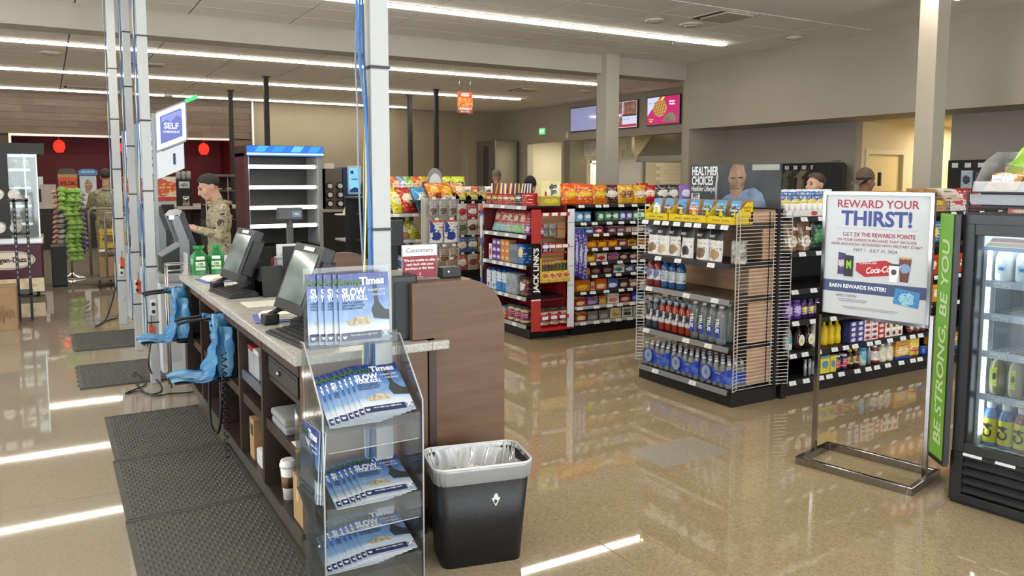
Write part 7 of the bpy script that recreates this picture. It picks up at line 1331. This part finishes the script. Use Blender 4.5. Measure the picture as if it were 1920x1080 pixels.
# ================================================================== walls: screens, signs, kitchen fittings
def screen(y0, y1, z0, z1, lab, face, build=None):
    t = thing('wall_screen', lab, 'screen', (12.0, (y0+y1)/2, z0), radians(-90), 'wall screens'); w = (y0-y1)/2; h = z1-z0
    MB().box(-w, .0, 0, w, .03, h).build('case', M('121316', .35), t, bevel=.004); MB().box(-.15, .03, h*.3, .15, .05, h*.7).build('bracket', BLACK, t)
    f = MB().box(-w+.02, -.003, .025, w-.02, -.0005, h-.02).build('display', face, t)
    if build: build(f, w, h)
screen(17.42, 16.25, 2.86, 3.49, 'plain pale blue wall screen beside the green sign', NOISE('blank_screen', [(.3, '8a8fb8'), (.7, '9aa0c6')], ns=1.5, rough=.08), None)
for m_ in (_M['blank_screen'],):
    b_s = m_.node_tree.nodes['Principled BSDF']; b_s.inputs['Emission Color'].default_value = lin('9096c0'); b_s.inputs['Emission Strength'].default_value = .45
def menu(f, w, h):
    for (x0, x1, z0, z1, c) in ((-w+.03, -.02, h*.55, h-.03, 'd8b8a0'), (.02, w-.03, h*.5, h-.03, 'c89878'), (-w+.03, -.02, .1, h*.45, 'e4dcd8')): MB().box(x0, -.005, z0, x1, -.0032, z1).build('picture', NOISE('menu_%s' % c, [(.35, c), (.6, 'b0402c'), (.7, 'e8d8b8')], ns=9, rough=.3), f)
    MB().box(-w+.03, -.005, .04, w-.03, -.0032, .1).build('red_band', EM('b02a3c', .7), f); MB().box(-.02, -.006, h*.44, w-.03, -.0032, h*.5).build('dark_bar', M('2a2a34', .4), f); txt('lettering', 'MENU  BOARD', .06, EM('b03a4a', .7), f, (.1, -.006, .34)); txt('lettering', 'pizza  subs  sides', .045, EM('6a6a78', .7), f, (.1, -.006, .22))
screen(15.75, 14.66, 2.84, 3.5, 'wall screen showing a food menu behind the column', EM('c4c8e0', .75), menu)
def waffle(f, w, h):
    MB().prism([(-w+.02, .22), (-.1, h-.02), (w-.02, h-.02), (w-.02, .025), (-w+.02, .025)], 'y', -.005, -.0032).build('magenta_field', EM('b81c68', .75), f); MB().prism([(-.12, h-.1), (-.02, h-.02), (.06, h-.02), (-.05, h-.2)], 'y', -.0062, -.0052).build('yellow_stripe', EM('e0d040', .7), f)
    wf = MB().prism([(-.1+.23*cos(a), .38+.19*sin(a)) for a in [k/20*2*pi for k in range(20)]], 'y', -.008, -.0064).build('waffle', EM('c89a5c', .7), f)
    for k in range(-2, 3): MB().bar((-.1+.08*k-.05, -.0085, .38-.15), (-.1+.08*k+.05, -.0085, .38+.15), .012).build('waffle_line', EM('8a5a2c', .7), wf); MB().bar((-.3, -.0087, .38+.07*k-.03), (.1, -.0087, .38+.07*k+.03), .012).build('waffle_line', EM('8a5a2c', .7), wf)
    MB().prism([(.0, .08), (.42, .06), (.46, .16), (.34, .26), (.22, .27), (.08, .2)], 'y', -.008, -.0064).build('cream_pile', NOISE('cream_food', [(.35, 'b8b48a'), (.65, 'e8e6d0')], ns=12, rough=.5), f); txt('lettering', 'Chicken\nWaffles', .06, EM('f4e8f0', .8), f, (.3, -.007, .48), bold=.03); txt('lettering', 'NEW', .05, EM('6a6ab0', .7), f, (-.42, -.007, .5)); txt('lettering', 'Try both\ntoday', .045, EM('f0d84a', .8), f, (-.4, -.007, .12), bold=.03)
screen(14.32, 13.22, 2.85, 3.5, 'magenta wall screen with a waffle picture', EM('c8d0ec', .75), waffle)
ex = thing('exit_sign', 'small green lit exit sign on the wall below the ceiling', 'exit sign', (12.0, 18.8, 2.86), radians(-90)); MB().box(-.17, .0, 0, .17, .045, .2).build('case', M('c8d4c4', .4), ex, bevel=.01); MB().box(-.14, -.004, .02, .14, -.0005, .18).build('face', EM('3fd86a', 1.1), ex); txt('lettering', 'EXIT', .1, EM('e4ffe8', 1.2), ex, (0, -.006, .1), bold=.04)
hu = thing('hungry_sign', 'orange hanging sign reading hungry below the strip lights', 'sign', (at(872, 192, 14).x, 14.0, 2.92)); MB().box(-.165, 0, 0, .165, .012, .41).build('board', M('a8482c', .5), hu); MB().box(-.165, -.003, .12, .165, -.0005, .3).build('food_picture', NOISE('fried_food', [(.3, 'a8421c'), (.5, 'd8743a'), (.7, 'f0c080')], ns=14, rough=.4), hu); txt('lettering', 'HUNGRY?', .075, M('f4ece8', .5), hu, (0, -.004, .085), bold=.05, sx=.85); txt('lettering', 'GRAB & FUEL', .036, M('f4ece8', .5), hu, (0, -.004, .03), bold=.04); MB().prism([(-.07, .33), (.07, .33), (.085, .355), (.07, .385), (-.07, .385), (-.085, .355)], 'y', -.004, -.001).build('badge', M('e8d8c8', .5), hu); txt('lettering', 'EXPRESS', .028, M('8a3420', .5), hu, (0, -.005, .357), bold=.04)
for x in (-.12, .12): MB().tube([(x, .006, .41), (x, .006, H-2.92-.01)], .003, 5).build('wire', STEEL, hu)
hd_ = thing('ice_dispenser', 'tall stainless steel dispenser cabinet in the far corner', 'dispenser', (11.55, 20.75, 0)); MB().box(-.35, -.7, 1.0, .4, .4, 2.75).build('case', STEEL, hd_, bevel=.02); MB().box(-.36, -.3, 1.3, -.35, .0, 2.6).build('dark_panel', M('3a3c3c', .3), hd_); MB().box(-.4, -.75, .0, .42, .4, 1.0).build('base', M('8a2a30', .4), hd_)
cl = thing('wall_thermostat', 'small white box on the wall beside the dark screen', 'thermostat', (12.03, 17.62, 2.72), radians(-90)); MB().box(-.05, 0, 0, .05, .018, .17).build('case', WHITE, cl, bevel=.006); MB().box(-.03, -.002, .1, .03, 0, .14).build('display', M('9aa49a', .3), cl)
hood = thing('extractor_hood', 'wide steel extractor hood in the kitchen opening', 'hood', (13.6, 14.6, 0)); MB().prism([(-.9, 2.1), (.9, 2.1), (.9, 2.75), (-.4, 2.75), (-.9, 2.2)], 'y', -.9, .9).build('canopy', M('a9a79c', .35, .5), hood); MB().box(-.92, -.92, 2.06, .92, .92, 2.12).build('rim', STEEL, hood)
mb_ = thing('menu_strip', 'row of white menu cards above the kitchen door', 'menu', (12.7, 17.2, 2.25), radians(-90))
for k in range(4): MB().box(-.55+.3*k, 0, 0, -.3+.3*k, .01, .4).build('card', PR('e4e0d8', 'c05a5a' if k == 3 else 'd0ccc4', '9a958c', seed=k, ls=9), mb_)
MB().box(-.6, .01, -.02, .65, .02, .42).build('backing', M('d0cabb', .5), mb_); MB().bar((0, .02, .42), (0, .02, .66), .02).build('hanger', STEEL, mb_)
# wall of black pegboard with clothing, right of the poster, and accessories
def pegwall(y0, y1, lab, x=10.45):
    t = thing('peg_wall', lab, 'peg wall', (x, (y0+y1)/2, 0), radians(-90)); w = (y0-y1)/2
    MB().box(-w, 0, .1, w, .08, 1.9).build('board', M('121213', .6), t); MB().box(-w, -.25, 0, w, .08, .1).build('base', SHB, t)
    for k in range(int(w*2/.17)): MB().box(-w+.06+.17*k, -.012, 1.8, -w+.14+.17*k, -.008, 1.86).build('price_tag', M('d8d8d6', .5), t)
    return t
pegwall(9.2, 8.1, 'black peg wall hung with clothing beside the poster board'); pegwall(6.25, 4.6, 'black peg wall hung with gadgets behind the bread bin')
cm = [NOISE('cloth_%d' % i, [(.3, a), (.7, b)], scale=(9, 9, 1), ns=3, rough=.9) for i, (a, b) in enumerate((('2a2a28', '3a3a36'), ('6a6248', '857a5c'), ('1c1d1f', '2a2c2e'), ('4a4a40', '5f5f50')))]
for i in range(7):
    o = link('hanging_shirt', MB().prism([(-.16, -.5), (.16, -.5), (.15, -.1), (.2, -.12), (.1, .0), (-.1, .0), (-.2, -.12), (-.15, -.1)], 'y', -.06, .06).mesh('shirt', cm[i % 4]), None, (10.28, 9.08-.14*i, 1.78), radians(-60)); tag(o, '%s garment hanging on the black peg wall, %s from the poster board' % (('charcoal', 'khaki', 'black', 'olive')[i % 4], ORD[i]), 'shirt', 'garments on the peg wall'); MB().tube([(0, 0, -.02), (0, 0, .05), (0, .1, .06)], .004, 5).build('hanger', STEEL, o)
hp = thing('black_jacket', 'large black padded jacket hanging at the end of the clothing wall', 'jacket', (10.3, 8.0, 1.9), radians(-90)); MB().prism([(-.25, -.6), (.25, -.6), (.26, -.05), (.2, .0), (-.2, .0), (-.26, -.05)], 'y', -.08, .08).build('jacket', cm[2], hp, bevel=.02); MB().tube([(0, 0, 0), (0, .1, .03), (0, .25, .03)], .006, 5).build('hook', STEEL, hp)
for i in range(8):
    me = boxm(.14, .04, .24, PR(('a8bccc', '3a3a3c', '4a4c50', '2e3032')[i % 4], ('2a2c30', '8a8c90', 'a0a4a8', '7a7c80')[i % 4], '8a8c90', seed=i)); o = put('gadget_pack', 'pack', '%s gadget pack on the black peg wall, %s from the column' % (('pale blue', 'black', 'grey', 'charcoal')[i % 4], ORD[i]), 'gadget packs', me, (10.3, 5.9-.18*i, 1.52), radians(-90)); MB().bar((0, .02, .22), (0, .15, .225), .005).build('peg', STEEL, o)
# ================================================================== people
def ell(b, c, r, rot=None, nu=14, nv=9):
    R = rot.to_matrix() if rot else Matrix.Identity(3); n0 = len(b.v); c = Vector(c)
    for j in range(nv+1):
        th = pi*j/nv
        for i in range(nu):
            a = 2*pi*i/nu; b.v.append(tuple(c + R @ Vector((r[0]*sin(th)*cos(a), r[1]*sin(th)*sin(a), r[2]*cos(th)))))
    for j in range(nv):
        for i in range(nu): b.face((n0+j*nu+i, n0+j*nu+(i+1) % nu, n0+(j+1)*nu+(i+1) % nu, n0+(j+1)*nu+i))
def cap_(b, p, q, r1, r2, seg=12):
    p, q = Vector(p), Vector(q); d = (q-p).normalized()
    pts = [p-d*r1*.95, p-d*r1*.6, p, q, q+d*r2*.6, q+d*r2*.95]; b.tube(pts, [r1*.3, r1*.8, r1, r2, r2*.8, r2*.3], seg)
from mathutils import Euler
def hand(b, w, d, n, s=1):
    """palm from the wrist along d with four fingers curling towards n and a thumb at the side"""
    w, d, n = Vector(w), Vector(d).normalized(), Vector(n).normalized(); sd = d.cross(n).normalized()*s
    pc = w+d*.045; ell(b, pc, (.04, .04, .022)); cap_(b, w, pc+d*.03, .026, .03)
    for k, L in enumerate((.036, .042, .040, .032)):
        a = w+d*.082+sd*(-.027+.018*k); m1 = a+d*L*.8+n*.012; e = m1+d*L*.45+n*.028
        cap_(b, a-d*.02, m1, .0098, .009, 8); cap_(b, m1, e, .009, .0075, 8)
    a = w+d*.03-sd*.03; m1 = a+d*.03-sd*.02+n*.01; cap_(b, a, m1, .012, .0105, 8); cap_(b, m1, m1+d*.03+n*.012, .0105, .008, 8)
def skinmat(key, col): return NOISE('skin_'+key, [(.3, col[0]), (.7, col[1])], ns=14, rough=.55)
def mixbody(key, cloth, skin, spheres, pants=None, pz=.95, boots=None):
    """one surface: cloth, with skin inside the given spheres (face and neck, hands) and trousers or boots below given heights"""
    m, nt, b = _new('body_'+key); tc = nt.nodes.new('ShaderNodeTexCoord'); co = tc.outputs['Object']
    def colour(spec, sc):
        n = nt.nodes.new('ShaderNodeTexNoise'); n.inputs['Scale'].default_value = sc; n.inputs['Detail'].default_value = 3; nt.links.new(co, n.inputs['Vector'])
        r = _ramp(nt, spec, const=len(spec) > 2); nt.links.new(n.outputs['Fac'], r.inputs[0]); return r.outputs[0]
    c = colour(cloth, 16); sp = nt.nodes.new('ShaderNodeSeparateXYZ'); nt.links.new(co, sp.inputs[0])
    if pants: c = _mix(nt, _math(nt, 'LESS_THAN', sp.outputs[2], pz), c, colour(pants, 14))
    if boots: c = _mix(nt, _math(nt, 'LESS_THAN', sp.outputs[2], .22), c, boots)
    sk = colour(skin, 10)
    for (p, r) in spheres:
        d = nt.nodes.new('ShaderNodeVectorMath'); d.operation = 'DISTANCE'; nt.links.new(co, d.inputs[0]); d.inputs[1].default_value = p
        c = _mix(nt, _math(nt, 'LESS_THAN', d.outputs['Value'], r), c, sk)
    nt.links.new(c, b.inputs['Base Color']); b.inputs['Roughness'].default_value = .7; return m
CAMO = [(.0, '6a6450'), (.40, '9a9278'), (.52, '7c785e'), (.57, 'b0a88c'), (.66, '5a5340')]
def person(lab, loc, rz, key, cloth, skin, arms, headc, tilt=0, turn=0, pants=None, boots=None, voxel=.011, sc=1.0, hairc='1c1816', hair='short', collar=True, lean=0, hands=None):
    """local: faces -y, the figure's own left is +x"""
    b = MB(); hc = Vector(headc); E_ = Euler((tilt, 0, turn))
    def hp(x, y, z): return hc + E_.to_matrix() @ Vector((x, y, z))
    # head: skull, face, jaw, nose, brow, lips, ears
    ell(b, hp(0, .015, .03), (.076, .098, .095), E_); ell(b, hp(0, -.035, -.035), (.06, .062, .085), E_); ell(b, hp(0, -.06, -.095), (.036, .034, .03), E_)
    cap_(b, hp(0, -.098, .012), hp(0, -.116, -.03), .011, .016, 8); ell(b, hp(0, -.085, .03), (.055, .02, .014), E_); ell(b, hp(0, -.094, -.062), (.026, .014, .009), E_); ell(b, hp(0, -.092, -.075), (.023, .014, .008), E_)
    for s in (-1, 1): ell(b, hp(.076*s, .02, -.01), (.012, .022, .034), E_); ell(b, hp(.045*s, -.06, -.03), (.03, .03, .03), E_)
    nb = Vector((0, .03+lean*.9, 1.40)); cap_(b, hp(0, .02, -.06), nb, .053, .062)
    # trunk
    cap_(b, (-.12, .035+lean*.8, 1.345), (.12, .035+lean*.8, 1.345), .075, .075); ell(b, (0, .03+lean*.6, 1.22), (.185, .125, .2)); ell(b, (0, .03+lean*.2, 1.05), (.165, .115, .17)); ell(b, (0, .03, .94), (.17, .12, .14)); cap_(b, (-.17, .03+lean*.8, 1.34), (-.05, .03+lean*.8, 1.39), .06, .055); cap_(b, (.17, .03+lean*.8, 1.34), (.05, .03+lean*.8, 1.39), .06, .055)
    for s in (-1, 1):
        cap_(b, (.09*s, .03, .9), (.1*s, .02, .5), .092, .066); cap_(b, (.1*s, .02, .5), (.105*s, .045, .1), .066, .047); cap_(b, (.105*s, .06, .05), (.115*s, -.14, .035), .042, .036); ell(b, (.105*s, .02, .05), (.045, .09, .05))
    sph = [(tuple(hp(0, -.02, -.0)), .145), (tuple(hp(0, .02, -.1)), .07)]
    for s, (e, w) in zip((1, -1), arms):
        sh = Vector((.19*s, .04+lean*.8, 1.335)); e, w = Vector(e), Vector(w)
        cap_(b, sh, e, .062, .05); cap_(b, e, w, .051, .035); ell(b, sh, (.068, .068, .068))
        d = (w-e).normalized(); hand(b, w, d, Vector((-.6*s, 0, -.6)) if hands is None else hands, s); sph.append((tuple(w+d*.085), .092))
    o = b.build('person', mixbody(key, cloth, skin, sph, pants, boots=boots), None, loc, rz, fix=False); o.scale = (sc, sc, sc)
    tag(o, lab, 'person')
    rm = o.modifiers.new('union', 'REMESH'); rm.mode = 'VOXEL'; rm.voxel_size = voxel; rm.use_smooth_shade = True
    sm = o.modifiers.new('smooth', 'SMOOTH'); sm.factor = .5; sm.iterations = 3
    for s in (-1, 1):
        q = MB(); ell(q, hp(.03*s, -.091, .008), (.011, .007, .006), E_, 8, 6); q.build('eye', M('2a201c', .25), o); q = MB(); ell(q, hp(.03*s, -.094, .03), (.021, .006, .005), E_, 8, 6); q.build('eyebrow', M(hairc, .7), o)
    HM = NOISE('hair_'+hairc, [(.3, hairc), (.7, '%02x%02x%02x' % tuple(min(255, int(hairc[i:i+2], 16)+16) for i in (0, 2, 4)))], scale=(1, 4, 1), ns=20, rough=.6, bump=.4)
    if hair:
        h = MB(); nu, nv = 22, 10
        def hf(u, v):
            a = u*2*pi; th = v*pi*(.565+.185*sin(a)+.035*cos(2*a)*0+.012*sin(13*a)-.03*max(0, -sin(a))); x, y, z = .083*sin(th)*cos(a), .016+.107*sin(th)*sin(a), .034+.102*cos(th)+(.012*max(0, -sin(a))*sin(th) if hair == 'short' else 0)
            k = 1+.035*sin(9*a)*sin(5*th)+(.10*max(0, cos(th))*(1-.4*sin(a)) if hair == 'short' else 0)-.075*v**6; zo = z-.03; return hp(x*k, y*k, .03+zo*(1-.03*v**6))
        h.grid(hf, nu, nv); h.build('hair', HM, o)
    if collar:
        c = MB(); pts = [(nb.x+.078*cos(a), nb.y-.008+.08*sin(a), nb.z+.0+.022*sin(a)) for a in [k/18*2*pi for k in range(18)]]; c.tube(pts, .016, 6, closed=True); c.build('collar', _M['body_'+key], o)
    return o, hp, E_
# the soldier at the first self checkout, head bowed over a phone
s1, hp1, E1 = person('person in camouflage uniform looking down at a phone beside the self checkout', (1.48, 8.5, 0), radians(-90), 'soldier', CAMO, [(.3, 'b98f78'), (.7, 'cda48c')], (((.25, -.0, 1.08), (.12, -.2, 1.15)), ((-.25, -.0, 1.08), (-.1, -.22, 1.15))), (0, -.055, 1.57), radians(24), pants=CAMO, boots='6a5a44', lean=.0, hairc='1a1512', voxel=.0095)
s1.scale = (1.0, 1.0, .995)
pz1 = Vector((.0, -.30, 1.16)); MB().box(-.035, -.005, -.07, .035, .005, .07).build('x', M('1a1b1d', .3), None)
ph = COL.objects[-1]; ph.name = 'phone'; tag(ph, 'small phone held by the soldier at the kiosk', 'phone'); ph.location = (1.48-.30, 8.5, 1.17); ph.rotation_euler = (radians(30), 0, radians(-90))
pt1 = MB().box(-.035, -.004, -.018, .035, .004, .018).build('unit_tab', M('b8ad8c', .7), s1, (.268, .02, 1.30)); pt1.rotation_euler = (0, radians(-8), radians(90)); txt('lettering', 'MP', .032, M('2a2620', .7), pt1, (0, -.0055, 0), bold=.05, sx=1.2)
pt2 = MB().tube([(0, .003, 0), (0, -.003, 0)], .036, 18).build('round_patch', M('5f5a44', .7), s1, (.27, .0, 1.215)); pt2.rotation_euler = (0, radians(-4), radians(90)); MB().tube([(.028*cos(a), -.004, .028*sin(a)) for a in [k/14*2*pi for k in range(14)]], .003, 5, closed=True).build('patch_ring', M('2f2c22', .7), pt2); txt('lettering', 'R', .035, M('2f2c22', .7), pt2, (0, -.0045, 0), bold=.04)
person('person in camouflage uniform seen from behind beside the green snack spinner', (.86, 14.75, 0), radians(170), 'soldier_two', CAMO, [(.3, 'b08a72'), (.7, 'c49c84')], (((.28, -.05, 1.06), (.2, -.25, 1.0)), ((-.28, -.05, 1.06), (-.2, -.25, 1.0))), (0, -.01, 1.62), radians(8), pants=CAMO, boots='6a5a44', hairc='2a221e', voxel=.016, sc=1.03)
# shoppers between the gondolas
p = at(1530, 340, 5.75); a1 = person('person with short brown hair in profile beyond the crisp bags', (p.x, 5.75, 0), radians(-95), 'shopper_one', [(.3, '3a4048'), (.7, '4a525c')], [(.3, 'c09880'), (.7, 'd4ac94')], (((.25, .02, 1.08), (.2, -.12, .9)), ((-.25, .02, 1.08), (-.2, -.12, .9))), (0, -.01, 1.585), 0, pants=[(.3, '2a2c34'), (.7, '343844')], hairc='3a2c22', voxel=.014)
p = at(1622, 340, 5.6); a2, hq, Eq = person('person in a grey shirt and backwards brown cap holding a phone', (p.x, 5.6, 0), radians(85), 'shopper_two', [(.3, '8a8c8e'), (.7, '9c9ea0')], [(.3, '8a6650'), (.7, '9f7a62')], (((.26, -.02, 1.15), (.16, -.26, 1.42)), ((-.25, .02, 1.1), (-.2, -.12, .95))), (0, -.01, 1.625), 0, pants=[(.3, '2a2c34'), (.7, '343844')], hairc='1c1614', voxel=.014)
cpb = MB(); cpb.grid(lambda u, v: hq(.088*sin(v*pi*.52)*cos(u*2*pi), .014+.112*sin(v*pi*.52)*sin(u*2*pi), .045+.108*cos(v*pi*.52)), 24, 8); cpb.build('cap', NOISE('cap_cloth', [(.3, '55473c'), (.7, '655648')], ns=20, rough=.85), a2); bl = MB(); bl.grid(lambda u, v: hq((u-.5)*.15*(1-.3*v*v), .105+.075*v, .02-.05*v-.012*(2*u-1)**2), 8, 4); bl.build('cap_peak', _M['cap_cloth'], a2)
ph2 = MB().box(-.037, -.005, -.075, .037, .005, .075).build('phone', M('16181c', .25), None); w_ = at(1652, 336, 5.5); ph2.location = (w_.x, 5.52, w_.z); ph2.rotation_euler = (0, 0, radians(60)); tag(ph2, 'dark phone held up by the shopper in the backwards cap', 'phone'); MB().box(-.03, -.0065, -.06, .03, -.0055, .06).build('screen', EM('4a5a90', .6), ph2)
p = at(994, 345, 9.6); a3, h3, E3 = person('person in a black beanie and camouflage jacket behind the meat stick boxes', (p.x, 9.6, 0), radians(-30), 'shopper_three', CAMO, [(.3, 'b08a74'), (.7, 'c49e88')], (((.24, -.02, 1.1), (.1, -.2, 1.3)), ((-.25, .02, 1.1), (-.2, -.12, .95))), (0, -.02, 1.53), radians(10), pants=[(.3, '2a2c34'), (.7, '343844')], hairc='141416', hair=None, voxel=.016)
bn = MB(); bn.grid(lambda u, v: h3(.09*sin(v*pi*.56)*cos(u*2*pi), .014+.112*sin(v*pi*.56)*sin(u*2*pi), .045+.118*cos(v*pi*.56)), 24, 8); bn.build('beanie', NOISE('beanie_knit', [(.3, '18181a'), (.7, '26262a')], scale=(8, 8, 1), ns=8, rough=.95), a3)
p = at(931, 320, 13.5); a4, h4, E4 = person('person in a grey knit cap far back near the steel dispenser', (p.x, 13.5, 0), radians(160), 'shopper_four', [(.3, '3a3634'), (.7, '4a4644')], [(.3, 'a8826c'), (.7, 'ba947e')], (((.25, .02, 1.08), (.2, -.12, .9)), ((-.25, .02, 1.08), (-.2, -.12, .9))), (0, -.01, 1.62), 0, pants=[(.3, '2a2c34'), (.7, '343844')], hairc='2a2420', hair=None, voxel=.02, sc=1.03)
bn = MB(); bn.grid(lambda u, v: h4(.09*sin(v*pi*.56)*cos(u*2*pi), .014+.112*sin(v*pi*.56)*sin(u*2*pi), .045+.118*cos(v*pi*.56)), 20, 8); bn.build('knit_cap', NOISE('cap_knit', [(.3, '6a645e'), (.7, '7d7770')], scale=(8, 8, 1), ns=8, rough=.95), a4)
